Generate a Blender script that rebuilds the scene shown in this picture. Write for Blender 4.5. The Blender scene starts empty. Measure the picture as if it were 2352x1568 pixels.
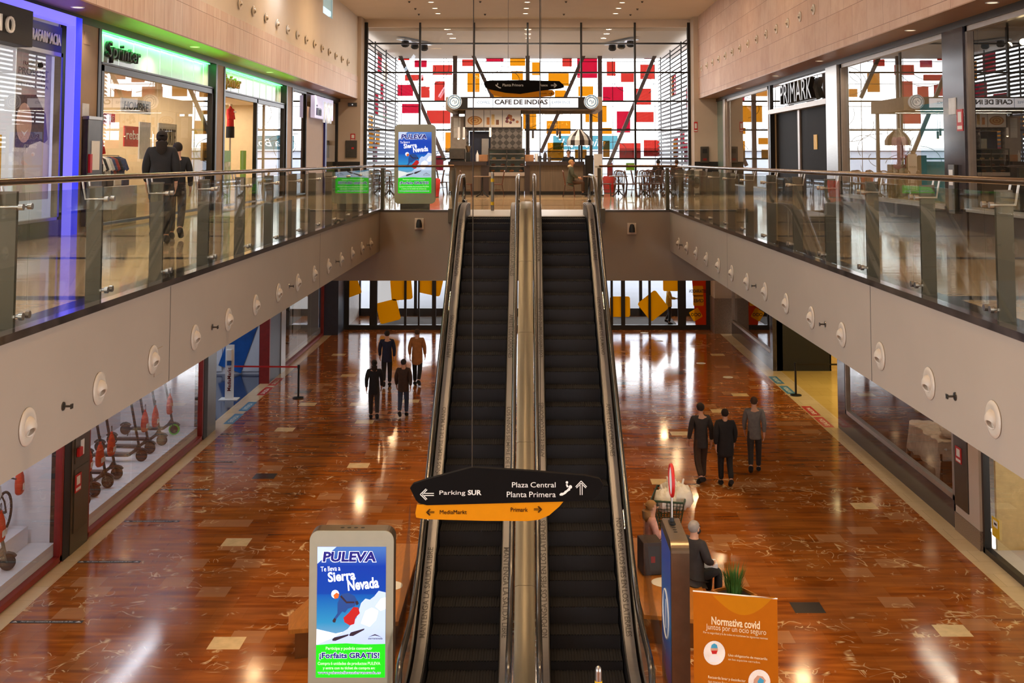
import bpy, bmesh, math, random
from mathutils import Vector, Matrix
random.seed(7)
S = bpy.context.scene
COL = S.collection
PI = math.pi
# ---------------------------------------------------------------- camera (image taken as 2352 x 1568)
FPX, CXP, VHP, PITCH = 2620.0, 1213.0, 366.0, math.radians(3.843)
CYP = VHP - FPX * math.tan(PITCH)
CZ = 7.2                                  # eye height above the lower floor
cd = bpy.data.cameras.new('camera')
cam = bpy.data.objects.new('camera', cd); COL.objects.link(cam)
cam.location = (0, 0, CZ); cam.rotation_euler = (PI / 2 + PITCH, 0, 0)
cd.sensor_fit = 'HORIZONTAL'; cd.sensor_width = 36.0; cd.lens = FPX / 2352 * 36.0
cd.shift_x = -(CXP - 1176.0) / 2352; cd.shift_y = -(784.0 - CYP) / 2352
cd.clip_start = 0.1; cd.clip_end = 300
S.camera = cam
# ---------------------------------------------------------------- view and sampling
S.view_settings.view_transform = 'Standard'; S.view_settings.look = 'None'
S.view_settings.exposure = 0.0; S.view_settings.gamma = 1.0
S.view_settings.use_curve_mapping = False
cy = S.cycles
cy.use_denoising = True
cy.max_bounces = 7; cy.diffuse_bounces = 3; cy.glossy_bounces = 3; cy.transmission_bounces = 3
cy.use_adaptive_sampling = True; cy.adaptive_threshold = 0.045; cy.transparent_max_bounces = 28; cy.sample_clamp_indirect = 4.0; cy.caustics_reflective = False; cy.caustics_refractive = False
cy.use_light_tree = True; cy.blur_glossy = 0.3
# ---------------------------------------------------------------- world: bright overcast sky
W = bpy.data.worlds.new('overcast_sky'); S.world = W; W.use_nodes = True
wn = W.node_tree; bgn = wn.nodes['Background']
bgn.inputs['Color'].default_value = (0.95, 0.97, 1.0, 1); bgn.inputs['Strength'].default_value = 6.5
# ---------------------------------------------------------------- lights of the place
def light(name, kind, loc, energy, color, size=0.3, rot=(0, 0, 0), size_y=None, spot=None, blend=0.6, spread=None):
    d = bpy.data.lights.new(name, kind); d.energy = energy; d.color = color
    if kind == 'AREA':
        d.size = size
        if spread: d.spread = math.radians(spread)
        if size_y: d.shape = 'RECTANGLE'; d.size_y = size_y
        else: d.shape = 'DISK'
    else:
        d.shadow_soft_size = size
        if kind == 'SPOT': d.spot_size = spot or 2.0; d.spot_blend = blend
    o = bpy.data.objects.new(name, d); COL.objects.link(o); o.location = loc; o.rotation_euler = rot
    return o
WARM = (1.0, 0.66, 0.34); SOFT = (1.0, 0.8, 0.6); DAY = (0.72, 0.86, 1.0)
# daylight portal at the stained facade
pt = light('sky_portal', 'AREA', (0, 65.9, 9.6), 1, (1, 1, 1), 15, (-PI / 2, 0, 0), 7.6); pt.data.cycles.is_portal = True
# slit windows high in the left wall: daylight
for k, yy in enumerate((6.9, 15.9, 24.9, 33.9)):
    light('slit_window_daylight', 'AREA', (-7.45, yy, 12.7), 260, DAY, 2.0, (0, math.radians(-58), 0), 1.5)
# added cool fill under the closed ceiling behind the viewer, no roof opening
light('cool_fill_light', 'AREA', (-5.0, -2.5, 13.2), 190, DAY, 4.0, (0, math.radians(-38), 0), 6.0)
# recessed warm downlights of the high ceiling, in pairs
for xx in (-5.2, -2.3, 2.3, 5.2):
    for yy in (3, 9, 15, 21, 27, 33, 39):
        light('ceiling_downlight_lamp', 'AREA', (xx, yy, 13.45), 66 if abs(xx) < 3 else (50 if xx > 0 else 105), WARM, 0.6, spread=62 if abs(xx) < 3 else 170)
for xx in (-3.9, 0, 3.9):
    for yy in (44.5, 46.5, 48.5):
        light('recessed_and_fill_lamp', 'AREA', (xx, yy, 13.45), 75, SOFT, 0.3)
for xx in (-2.4, 0, 2.4):
    light('recessed_and_fill_lamp', 'AREA', (xx, 40.6, 13.45), 95, SOFT, 0.3, spread=120)  # extra row added to brighten the bar front and landing
# lamps under the galleries and in the far passage
for xx in (-6.3, 6.3):
    for yy in (9, 13.5, 18, 22.5, 27):
        light('gallery_soffit_lamp', 'AREA', (xx, yy, 4.7), 24, WARM, 0.4)
for xx in (-5.5, -2, 2, 5.5):
    for yy in (33, 38, 43, 47):
        light('passage_ceiling_lamp', 'AREA', (xx, yy, 3.93), 24, WARM, 0.3)
# lamps in the shop soffits of the upper floor
for xx in (-8.0, 8.0):
    for yy in (12, 16.5, 21, 25.5, 30, 34.5, 39, 43.5, 48):
        light('soffit_spot_lamp', 'SPOT', (xx, yy, 9.84), 60, SOFT, 0.08, spot=2.2)
# ---------------------------------------------------------------- helpers
UF = 5.85                                  # upper floor level
_c, _s = math.cos(PITCH), math.sin(PITCH)
def ray(px, py):
    a = (px - CXP) / FPX; b = (CYP - py) / FPX
    return Vector((a, _c - b * _s, _s + b * _c))
def atY(px, py, Y):
    d = ray(px, py); return Vector((0, 0, CZ)) + d * (Y / d.y)
def atX(px, py, X):
    d = ray(px, py); return Vector((0, 0, CZ)) + d * (X / d.x)
def atZ(px, py, Z):
    d = ray(px, py); return Vector((0, 0, CZ)) + d * ((Z - CZ) / d.z)
def proj(v):
    D = v[1] * _c + (v[2] - CZ) * _s
    return CXP + FPX * v[0] / D, CYP - FPX * (-v[1] * _s + (v[2] - CZ) * _c) / D

class MB:
    """collects shapes, then becomes one mesh object"""
    def __init__(s): s.bm = bmesh.new()
    def verts(s, pts): return [s.bm.verts.new(p) for p in pts]
    def poly(s, pts): return s.bm.faces.new(s.verts(pts))
    def box(s, x0, x1, y0, y1, z0, z1, bev=0):
        v = s.verts([(x, y, z) for z in (z0, z1) for y in (y0, y1) for x in (x0, x1)])
        fs = [s.bm.faces.new([v[i] for i in q]) for q in ((0, 2, 3, 1), (4, 5, 7, 6), (0, 1, 5, 4), (2, 6, 7, 3), (0, 4, 6, 2), (1, 3, 7, 5))]
        if bev:
            es = list({e for f in fs for e in f.edges})
            bmesh.ops.bevel(s.bm, geom=es, offset=bev, segments=2, affect='EDGES', profile=0.5)
        return s
    def obox(s, c, ux, uy, uz, hx, hy, hz):
        c, ux, uy, uz = Vector(c), Vector(ux).normalized(), Vector(uy).normalized(), Vector(uz).normalized()
        v = s.verts([c + ux * hx * i + uy * hy * j + uz * hz * k for k in (-1, 1) for j in (-1, 1) for i in (-1, 1)])
        for q in ((0, 2, 3, 1), (4, 5, 7, 6), (0, 1, 5, 4), (2, 6, 7, 3), (0, 4, 6, 2), (1, 3, 7, 5)): s.bm.faces.new([v[i] for i in q])
        return s
    def bar(s, p, q, w, t, up=(0, 0, 1)):
        p, q = Vector(p), Vector(q); d = (q - p)
        L = d.length; d = d / L; u = Vector(up)
        if abs(d.dot(u)) > 0.99: u = Vector((0, 1, 0))
        x = d.cross(u).normalized(); z = x.cross(d)
        return s.obox((p + q) / 2, x, d, z, w / 2, L / 2, t / 2)
    def ring(s, c, x, z, r, n):
        return s.verts([c + x * (r * math.cos(2 * PI * i / n)) + z * (r * math.sin(2 * PI * i / n)) for i in range(n)])
    def tube(s, path, r, n=8, cap=True, closed=False, up=(0, 0, 1)):
        P = [Vector(p) for p in path]; R = r if isinstance(r, (list, tuple)) else [r] * len(P)
        rings = []; m = len(P)
        for i, p in enumerate(P):
            a = P[(i - 1) % m] if (i or closed) else P[i]
            b = P[(i + 1) % m] if (i < m - 1 or closed) else P[i]
            d = (b - a).normalized(); u = Vector(up)
            if abs(d.dot(u)) > 0.985: u = Vector((0, 1, 0)) if abs(d.y) < 0.9 else Vector((1, 0, 0))
            x = d.cross(u).normalized(); z = x.cross(d)
            rings.append(s.ring(p, x, z, R[i], n))
        pr = list(zip(rings, rings[1:])) + ([(rings[-1], rings[0])] if closed else [])
        for A, B in pr:
            for i in range(n): s.bm.faces.new((A[i], A[(i + 1) % n], B[(i + 1) % n], B[i]))
        if cap and not closed:
            s.bm.faces.new(rings[0][::-1]); s.bm.faces.new(rings[-1])
        return s
    def cyl(s, p, q, r, n=12, r2=None): return s.tube([p, q], [r, r if r2 is None else r2], n)
    def lathe(s, prof, c=(0, 0, 0), axis=(0, 0, 1), n=20):
        c, a = Vector(c), Vector(axis).normalized(); u = Vector((1, 0, 0)) if abs(a.x) < 0.9 else Vector((0, 1, 0))
        x = a.cross(u).normalized(); z = a.cross(x); rings = []
        for r, h in prof:
            rings.append(s.verts([c + a * h]) if r < 1e-6 else s.ring(c + a * h, x, z, r, n))
        for A, B in zip(rings, rings[1:]):
            for i in range(n):
                q = ([A[i], A[(i + 1) % n]] if len(A) > 1 else [A[0]]) + ([B[(i + 1) % n], B[i]] if len(B) > 1 else [B[0]])
                if len(q) > 2: s.bm.faces.new(q)
        return s
    def prism(s, pts, d):
        """closed outline pts (3-D, planar) pushed along d"""
        d = Vector(d); A = s.verts(pts); B = s.verts([Vector(p) + d for p in pts]); n = len(A)
        s.bm.faces.new(A[::-1]); s.bm.faces.new(B)
        for i in range(n): s.bm.faces.new((A[i], A[(i + 1) % n], B[(i + 1) % n], B[i]))
        return s
    def sphere(s, c, r, seg=14, sq=(1, 1, 1)):
        m = Matrix.Translation(Vector(c)) @ Matrix.Diagonal((r * sq[0], r * sq[1], r * sq[2], 1))
        bmesh.ops.create_uvsphere(s.bm, u_segments=seg, v_segments=max(6, seg * 2 // 3), radius=1, matrix=m); return s
    def mat(s, i, start):
        for f in list(s.bm.faces)[start:]: f.material_index = i
    def build(s, name, mats, parent=None, smooth=False, kind=None):
        bmesh.ops.recalc_face_normals(s.bm, faces=s.bm.faces)
        me = bpy.data.meshes.new(name); s.bm.to_mesh(me); s.bm.free()
        if smooth:
            for p in me.polygons: p.use_smooth = True
        return link(name, me, mats, parent, kind, smooth)
def link(name, me, mats, parent=None, kind=None, smooth=False):
    for m in (mats if isinstance(mats, (list, tuple)) else [mats]): me.materials.append(m)
    o = bpy.data.objects.new(name, me); COL.objects.link(o)
    if smooth and hasattr(me, 'set_sharp_from_angle'): me.set_sharp_from_angle(angle=math.radians(50))
    if parent: o.parent = parent
    if kind: o['kind'] = kind
    return o
def struct(name, mb, mats, smooth=False): return mb.build(name, mats, None, smooth, 'structure')
def tag(o, label, cat, group=None):
    o['label'] = label; o['category'] = cat
    if group: o['group'] = group
    return o
def thing(name, label, cat, loc=(0, 0, 0), rz=0, group=None):
    o = bpy.data.objects.new(name, None); COL.objects.link(o); o.empty_display_size = 0.1
    o.location = loc; o.rotation_euler = (0, 0, rz); return tag(o, label, cat, group)
def sroot(name):
    o = bpy.data.objects.new(name, None); COL.objects.link(o); o['kind'] = 'structure'; return o
def kids(o): return [c for c in COL.objects if c.parent == o]
def dup(root, loc, rz=0, label=None, group=None, tree=None):
    r = root.copy(); COL.objects.link(r); r.location = loc; r.rotation_euler = (0, 0, rz)
    if label: r['label'] = label
    if group: r['group'] = group
    def rec(o, n):
        for ch in TREE.get(o.name, ()):
            c = ch.copy(); COL.objects.link(c); c.parent = n
            rec(ch, c)
    rec(root, r); return r
TREE = {}
def proto(root):
    """notes the children of a source thing for dup()"""
    def rec(o):
        TREE[o.name] = kids(o)
        for c in TREE[o.name]: rec(c)
    rec(root); return root
ORD = ['first', 'second', 'third', 'fourth', 'fifth', 'sixth', 'seventh', 'eighth', 'ninth', 'tenth', 'eleventh', 'twelfth', 'thirteenth', 'fourteenth', 'fifteenth', 'sixteenth', 'seventeenth', 'eighteenth']
def curve_text(s, bold=0.0, shear=0.0, spacing=1.0):
    cu = bpy.data.curves.new('lettering', 'FONT'); cu.body = s; cu.size = 1; cu.offset = bold; cu.shear = shear; cu.space_character = spacing; cu.space_word = 0.8
    cu.resolution_u = 3
    ob = bpy.data.objects.new('lettering', cu); COL.objects.link(ob)
    dg = bpy.context.evaluated_depsgraph_get()
    me = bpy.data.meshes.new_from_object(ob.evaluated_get(dg))
    bpy.data.objects.remove(ob); bpy.data.curves.remove(cu)
    return me
def fitted(s, w, h, **k):
    """text mesh scaled so that it is w wide (and h tall), lower-left corner at the origin"""
    me = curve_text(s, **k); vs = me.vertices
    x0 = min(v.co.x for v in vs); x1 = max(v.co.x for v in vs); y0 = min(v.co.y for v in vs); y1 = max(v.co.y for v in vs)
    fx = w / (x1 - x0); fy = h / (y1 - y0) if h else fx
    for v in vs: v.co = ((v.co.x - x0) * fx, (v.co.y - y0) * fy, 0)
    return me
def text(s, o, right, up, w, h, m, parent, depth=0.004, name='lettering', **k):
    """letters with their lower-left corner at o, running along right"""
    me = fitted(s, w, h, **k); o, r, u = Vector(o), Vector(right).normalized(), Vector(up).normalized(); nrm = r.cross(u)
    bm = bmesh.new(); bm.from_mesh(me); bpy.data.meshes.remove(me)
    if depth:
        g = bmesh.ops.extrude_face_region(bm, geom=bm.faces[:])
        for e in g['geom']:
            if isinstance(e, bmesh.types.BMVert): e.co.z += depth
    for v in bm.verts: v.co = o + r * v.co.x + u * v.co.y + nrm * v.co.z
    bmesh.ops.recalc_face_normals(bm, faces=bm.faces)
    me = bpy.data.meshes.new(name); bm.to_mesh(me); bm.free()
    return link(name, me, m, parent)
# ---------------------------------------------------------------- materials
def srgb(r, g, b):
    f = lambda c: (c / 255 / 12.92) if c <= 10 else ((c / 255 + 0.055) / 1.055) ** 2.4
    return (f(r), f(g), f(b))
class NT:
    def __init__(s, name):
        s.m = bpy.data.materials.new(name); s.m.use_nodes = True; s.t = s.m.node_tree; s.t.nodes.clear()
        s.out = s.n('ShaderNodeOutputMaterial')
    def n(s, kind, **kw):
        nd = s.t.nodes.new(kind)
        for k, v in kw.items(): setattr(nd, k, v)
        return nd
    def l(s, a, b): s.t.links.new(a, b)
    def coord(s, scale=(1, 1, 1), kind='Object', loc=(0, 0, 0)):
        tc = s.n('ShaderNodeTexCoord'); mp = s.n('ShaderNodeMapping')
        mp.inputs['Scale'].default_value = scale; mp.inputs['Location'].default_value = loc
        s.l(tc.outputs[kind], mp.inputs['Vector']); return mp.outputs[0]
    def noise(s, vec, scale, detail=4, rough=0.55, dist=0):
        nd = s.n('ShaderNodeTexNoise'); nd.inputs['Scale'].default_value = scale; nd.inputs['Detail'].default_value = detail
        nd.inputs['Roughness'].default_value = rough; nd.inputs['Distortion'].default_value = dist
        s.l(vec, nd.inputs['Vector']); return nd.outputs['Fac']
    def ramp(s, fac, stops, interp='LINEAR'):
        r = s.n('ShaderNodeValToRGB'); r.color_ramp.interpolation = interp
        e = r.color_ramp.elements
        while len(e) < len(stops): e.new(0.5)
        for el, (p, c) in zip(e, stops): el.position = p; el.color = (*c, 1) if len(c) == 3 else c
        s.l(fac, r.inputs[0]); return r.outputs[0]
    def mix(s, fac, a, b, blend='MIX'):
        m = s.n('ShaderNodeMix', data_type='RGBA', blend_type=blend)
        for sock, v in ((m.inputs[0], fac), (m.inputs[6], a), (m.inputs[7], b)):
            if hasattr(v, 'is_output'): s.l(v, sock)
            else: sock.default_value = v if not isinstance(v, tuple) else (*v, 1)
        return m.outputs[2]
    def math(s, op, a, b=None, c=None):
        m = s.n('ShaderNodeMath', operation=op)
        for i, v in enumerate((a, b, c)):
            if v is None: continue
            if hasattr(v, 'is_output'): s.l(v, m.inputs[i])
            else: m.inputs[i].default_value = v
        return m.outputs[0]
    def bsdf(s, col, rough=0.5, metal=0.0, spec=0.5, emit=None, es=0.0, bump=None, bstr=0.1, bdist=0.02, coat=0):
        b = s.n('ShaderNodeBsdfPrincipled')
        for key, v in (('Base Color', col), ('Roughness', rough), ('Metallic', metal), ('Specular IOR Level', spec), ('Coat Weight', coat)):
            if hasattr(v, 'is_output'): s.l(v, b.inputs[key])
            else: b.inputs[key].default_value = (*v, 1) if isinstance(v, tuple) else v
        if emit is not None:
            if hasattr(emit, 'is_output'): s.l(emit, b.inputs['Emission Color'])
            else: b.inputs['Emission Color'].default_value = (*emit, 1)
            b.inputs['Emission Strength'].default_value = es
        if bump is not None:
            bp = s.n('ShaderNodeBump'); bp.inputs['Strength'].default_value = bstr; bp.inputs['Distance'].default_value = bdist
            s.l(bump, bp.inputs['Height']); s.l(bp.outputs[0], b.inputs['Normal'])
        s.l(b.outputs[0], s.out.inputs[0]); return s.m
def pm(name, col, rough=0.5, metal=0.0, var=0.12, scale=6.0, stretch=(1, 1, 1), bstr=0.0, spec=0.5, coat=0, emit=None, es=0):
    """plain procedural surface: a colour with soft noise variation"""
    t = NT(name); v = t.coord(stretch); f = t.noise(v, scale)
    lo = tuple(max(0, c * (1 - var)) for c in col); hi = tuple(min(1, c * (1 + var)) for c in col)
    c = t.ramp(f, [(0.3, lo), (0.7, hi)])
    return t.bsdf(c, rough, metal, spec, emit, es, f if bstr else None, bstr, coat=coat)
def glow(name, col, strength, var=0.0):
    return pm(name, tuple(min(1, c) for c in col), 0.5, var=var, emit=col, es=strength)
def glass(name, tint=(0.9, 0.95, 0.92), k=1.0, base=0.0, rough=0.0):
    """thin clear pane: see-through with a tint, mirror-like towards grazing views"""
    t = NT(name); tr = t.n('ShaderNodeBsdfTransparent'); tr.inputs[0].default_value = (*tint, 1)
    gl = t.n('ShaderNodeBsdfGlossy'); gl.inputs['Roughness'].default_value = rough
    lw = t.n('ShaderNodeLayerWeight'); lw.inputs['Blend'].default_value = 0.5
    f = t.math('POWER', lw.outputs['Facing'], 4.0)
    f = t.math('MINIMUM', t.math('MULTIPLY_ADD', f, 0.9 * k, 0.05 * k + base), 0.95)
    mx = t.n('ShaderNodeMixShader'); t.l(f, mx.inputs[0]); t.l(tr.outputs[0], mx.inputs[1]); t.l(gl.outputs[0], mx.inputs[2])
    t.l(mx.outputs[0], t.out.inputs[0]); return t.m
# ---------------------------------------------------------------- surfaces of the building
XL, XR = -8.43, 8.43          # shop planes
VL, VR = -3.93, 3.76          # void edges
YF = 30.46                    # far edge of the void
def marble():
    t = NT('red_marble'); v = t.coord()
    br = t.n('ShaderNodeTexBrick', offset=0.5, offset_frequency=2, squash=1.0)
    for k, q in (('Scale', 1.0), ('Brick Width', 0.5), ('Row Height', 0.45), ('Mortar Size', 0.0015), ('Mortar Smooth', 0.3), ('Bias', 0.0)): br.inputs[k].default_value = q
    br.inputs['Color1'].default_value = (0, 0, 0, 1); br.inputs['Color2'].default_value = (1, 1, 1, 1); br.inputs['Mortar'].default_value = (0.3, 0.3, 0.3, 1)
    t.l(v, br.inputs['Vector'])
    tone = t.math('MULTIPLY', br.outputs['Color'], 1.0)
    grain = t.noise(t.coord((0.8, 5.0, 1.0)), 1.1, 4, 0.5, 0.3)
    base = t.ramp(grain, [(0.22, srgb(98, 42, 12)), (0.5, srgb(150, 78, 22)), (0.8, srgb(200, 116, 38))])
    base = t.mix(t.math('MULTIPLY', tone, 0.5), base, srgb(172, 110, 58), 'MIX')
    off = t.n('ShaderNodeVectorMath', operation='SCALE'); t.l(br.outputs['Color'], off.inputs[0]); off.inputs['Scale'].default_value = 37.0
    def vco(sc, loc=(0, 0, 0)):
        ad = t.n('ShaderNodeVectorMath', operation='ADD'); t.l(t.coord(sc, loc=loc), ad.inputs[0]); t.l(off.outputs[0], ad.inputs[1]); return ad.outputs[0]
    base = t.mix(t.math('MULTIPLY', t.math('GREATER_THAN', tone, 0.93), 0.4), base, srgb(196, 150, 110))
    # pale veins, stronger in some rows
    vn = t.noise(vco((0.7, 1.0, 1)), 1.25, 2, 0.45, 0.9)
    a = t.math('ABSOLUTE', t.math('SUBTRACT', vn, 0.5))
    vein = t.math('SUBTRACT', 1.0, t.math('MINIMUM', t.math('DIVIDE', a, 0.014), 1.0))
    vn2 = t.noise(vco((1.3, 0.8, 1), (5, 9, 0)), 1.7, 1.5, 0.45, 1.2)
    a2 = t.math('ABSOLUTE', t.math('SUBTRACT', vn2, 0.52))
    vein2 = t.math('SUBTRACT', 1.0, t.math('MINIMUM', t.math('DIVIDE', a2, 0.016), 1.0))
    msk = t.math('MULTIPLY_ADD', t.noise(t.coord((0.18, 0.4, 1), loc=(3, 1, 0)), 1.3, 1), 0.45, t.math('MULTIPLY', t.noise(t.coord((1, 1, 1), loc=(7, 2, 0)), 2.6, 1), 0.55))
    msk = t.math('MINIMUM', t.math('MAXIMUM', t.math('MULTIPLY', t.math('SUBTRACT', msk, 0.515), 14.0), 0.0), 1.0)
    vein = t.math('MULTIPLY', t.math('MAXIMUM', vein, vein2), msk)
    col = t.mix(t.math('MULTIPLY', vein, 0.85), base, srgb(240, 208, 156))
    mort = br.outputs['Fac']
    col = t.mix(t.math('MULTIPLY', mort, 0.5), col, srgb(90, 45, 25))
    wav = t.noise(t.coord((1.0, 0.5, 1)), 2.2, 2)
    rg = t.ramp(t.noise(v, 0.7, 3), [(0.3, (0.07, 0.07, 0.07)), (0.7, (0.16, 0.16, 0.16))])
    return t.bsdf(col, rg, 0, 0.5, bump=wav, bstr=0.05, bdist=0.02)
def cream_floor(name, a, b, dark=False, rough=0.07):
    t = NT(name); v = t.coord()
    br = t.n('ShaderNodeTexBrick', offset=0.5); br.inputs['Scale'].default_value = 1.0
    for k, q in (('Brick Width', 0.9), ('Row Height', 0.6), ('Mortar Size', 0.003)): br.inputs[k].default_value = q
    br.inputs['Color1'].default_value = (*a, 1); br.inputs['Color2'].default_value = (*b, 1); br.inputs['Mortar'].default_value = (*tuple(c * 0.45 for c in a), 1)
    t.l(v, br.inputs['Vector'])
    f = t.noise(t.coord((1, 3, 1)), 3.0, 5)
    col = t.mix(t.math('MULTIPLY', f, 0.35), br.outputs['Color'], tuple(c * 0.62 for c in a))
    if dark:   # dark stone bands across the gallery
        sp = t.n('ShaderNodeSeparateXYZ'); t.l(v, sp.inputs[0])
        md = t.math('MODULO', t.math('ADD', sp.outputs[1], 20.4), 4.5)
        col = t.mix(t.math('LESS_THAN', md, 0.32), col, srgb(62, 60, 58))
    w = t.noise(t.coord((0.7, 1.6, 1)), 1.8, 2)
    return t.bsdf(col, rough, 0, 0.5, bump=w, bstr=0.05, bdist=0.03)
def stone(name, cols, bw, rh, off=0.5, loc=(0, 0, 0), ns=(1, 3.5, 0.5)):
    """wall slabs on an x = const plane"""
    t = NT(name); v = t.coord(loc=loc); sp = t.n('ShaderNodeSeparateXYZ'); t.l(v, sp.inputs[0])
    cb = t.n('ShaderNodeCombineXYZ'); t.l(sp.outputs[1], cb.inputs[0]); t.l(sp.outputs[2], cb.inputs[1])
    br = t.n('ShaderNodeTexBrick', offset=off); br.inputs['Scale'].default_value = 1
    for k, q in (('Brick Width', bw), ('Row Height', rh), ('Mortar Size', 0.006), ('Mortar Smooth', 0.2)): br.inputs[k].default_value = q
    br.inputs['Color1'].default_value = (*cols[0], 1); br.inputs['Color2'].default_value = (*cols[1], 1); br.inputs['Mortar'].default_value = (*cols[2], 1)
    t.l(cb.outputs[0], br.inputs['Vector'])
    f = t.noise(t.coord(ns), 1.6, 5, 0.65)
    c = t.mix(t.ramp(f, [(0.42, (0, 0, 0)), (0.75, (0.55, 0.55, 0.55))]), br.outputs['Color'], cols[3])
    return t.bsdf(c, 0.55, 0, 0.35, bump=br.outputs['Fac'], bstr=0.25, bdist=-0.01)
M = {}
M['marble'] = marble()
M['cream'] = cream_floor('cream_stone', srgb(226, 200, 158), srgb(234, 210, 172), rough=0.14)
M['inlay'] = pm('cream_inlay', srgb(232, 204, 154), 0.12)
M['inlay_grey'] = pm('grey_inlay', srgb(70, 66, 62), 0.12)
M['gallery'] = cream_floor('gallery_stone', srgb(196, 166, 128), srgb(206, 178, 140), True)
M['blue_floor'] = pm('blue_floor', srgb(52, 66, 96), 0.1, var=0.2, scale=2)
M['yellow_floor'] = cream_floor('yellow_stone', srgb(214, 180, 104), srgb(222, 188, 112), rough=0.15)
M['paint'] = pm('beige_paint', srgb(196, 178, 160), 0.7, var=0.03, scale=1.5, spec=0.2)
M['fascia'] = pm('fascia_paint', srgb(142, 128, 114), 0.75, var=0.03, scale=1.2, spec=0.2)
M['white_paint'] = pm('white_paint', srgb(226, 214, 200), 0.7, var=0.02, scale=1.5, spec=0.2)
M['ceil'] = pm('ceiling_paint', srgb(222, 206, 190), 0.75, var=0.02, scale=1, spec=0.2)
M['soffit'] = pm('soffit_paint', srgb(150, 104, 66), 0.4, var=0.08, scale=1.5)
M['stone_l'] = stone('pale_slabs', (srgb(232, 212, 198), srgb(222, 196, 180), srgb(140, 108, 92), srgb(190, 146, 124)), 0.62, 0.72, 0.0, (0, 0, -9.18 - 0.0))
M['stone_r'] = stone('tan_slabs', (srgb(206, 176, 154), srgb(194, 158, 134), srgb(112, 82, 66), srgb(170, 122, 96)), 1.15, 0.72, 0.37, (0, 0, -9.35), (1, 1, 1))
M['black'] = pm('black_metal', srgb(30, 28, 27), 0.35, 0.2)
M['blackmat'] = pm('black_matt', srgb(22, 21, 21), 0.6)
M['dark_stone'] = pm('dark_polished_stone', srgb(58, 54, 60), 0.12, var=0.3, scale=5)
M['kerb'] = pm('dark_marble_kerb', srgb(54, 46, 42), 0.1, var=0.5, scale=4)
M['steel'] = pm('brushed_steel', srgb(176, 172, 166), 0.28, 0.95, var=0.06, scale=3, stretch=(1, 1, 20))
M['steel_dark'] = pm('dark_steel', srgb(92, 88, 82), 0.3, 0.9, var=0.08)
M['bronze'] = pm('bronze_steel', srgb(84, 76, 62), 0.34, 0.6, var=0.08, scale=4)
M['granite'] = pm('brown_granite', srgb(128, 108, 92), 0.3, var=0.55, scale=60)
M['glass'] = glass('balustrade_glass', (0.91, 0.94, 0.91), 0.8)
M['shopglass'] = glass('shop_glass', (0.95, 0.97, 0.97), 1.6, 0.0); M['shopclear'] = glass('shop_glass_clear', (0.97, 0.98, 0.98), 0.85)
M['clear'] = glass('clear_glass', (0.97, 0.98, 0.98), 0.5)
M['tinted'] = glass('tinted_sky_glass', (0.48, 0.62, 0.68), 0.5)
M['white'] = pm('white_plain', srgb(236, 236, 236), 0.45, var=0.02)
M['wtxt'] = pm('white_lettering', srgb(230, 228, 222), 0.5, var=0.01)
M['ktxt'] = pm('black_lettering', srgb(24, 22, 24), 0.5, var=0.01)
M['red'] = pm('signal_red', srgb(190, 26, 24), 0.45)
M['wine'] = pm('dark_red', srgb(128, 24, 20), 0.45)
M['navy'] = pm('navy_panel', srgb(44, 50, 72), 0.4)
M['green'] = pm('leaf_green', srgb(112, 160, 30), 0.5)
M['yellow'] = pm('signal_yellow', srgb(230, 186, 30), 0.5)
# ---------------------------------------------------------------- lower floor with borders and inlays
mb = MB(); mats = [M['marble'], M['cream'], M['inlay'], M['inlay_grey'], M['yellow_floor'], M['blue_floor']]
def slab(i, x0, x1, y0, y1, z0, z1):
    n = len(mb.bm.faces); mb.box(x0, x1, y0, y1, z0, z1)
    mb.bm.faces.ensure_lookup_table()
    for f in mb.bm.faces[n:]: f.material_index = i
slab(0, -8.08, 7.95, -8, 56, -0.2, 0)
slab(1, XL - 0.2, -8.08, -8, 48.4, -0.2, 0); slab(1, 7.95, XR + 0.2, -8, 48.4, -0.2, 0)
slab(5, -15, XL - 0.2, 31, 39, -0.2, 0); slab(4, XR + 0.2, 15, 31.3, 39.5, -0.2, 0)
slab(0, -15, -8.08, 48.4, 56, -0.2, 0); slab(0, 7.95, 15, 48.4, 56, -0.2, 0)
for px, py, k in ((560, 1237, 2), (525, 1490, 2), (635, 984, 2), (820, 1064, 2), (803, 930, 2), (716, 926, 2), (805, 860, 2), (785, 813, 2), (823, 965, 2), (930, 922, 2),
                  (1648, 815, 2), (1684, 907, 2), (1653, 944, 2), (1555, 997, 2), (1498, 1108, 2), (2010, 1160, 2), (2218, 1445, 2), (1428, 835, 2),
                  (605, 1088, 3), (690, 898, 3), (1863, 1395, 3), (1561, 857, 3), (1445, 882, 3)):
    p = atZ(px, py, 0); x = round(p.x / 0.5) * 0.5; y = round(p.y / 0.45) * 0.45
    slab(k, x - 0.245, x + 0.245, y - 0.22, y + 0.22, -0.01, 0.0012)
struct('floor', mb, mats)
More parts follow.
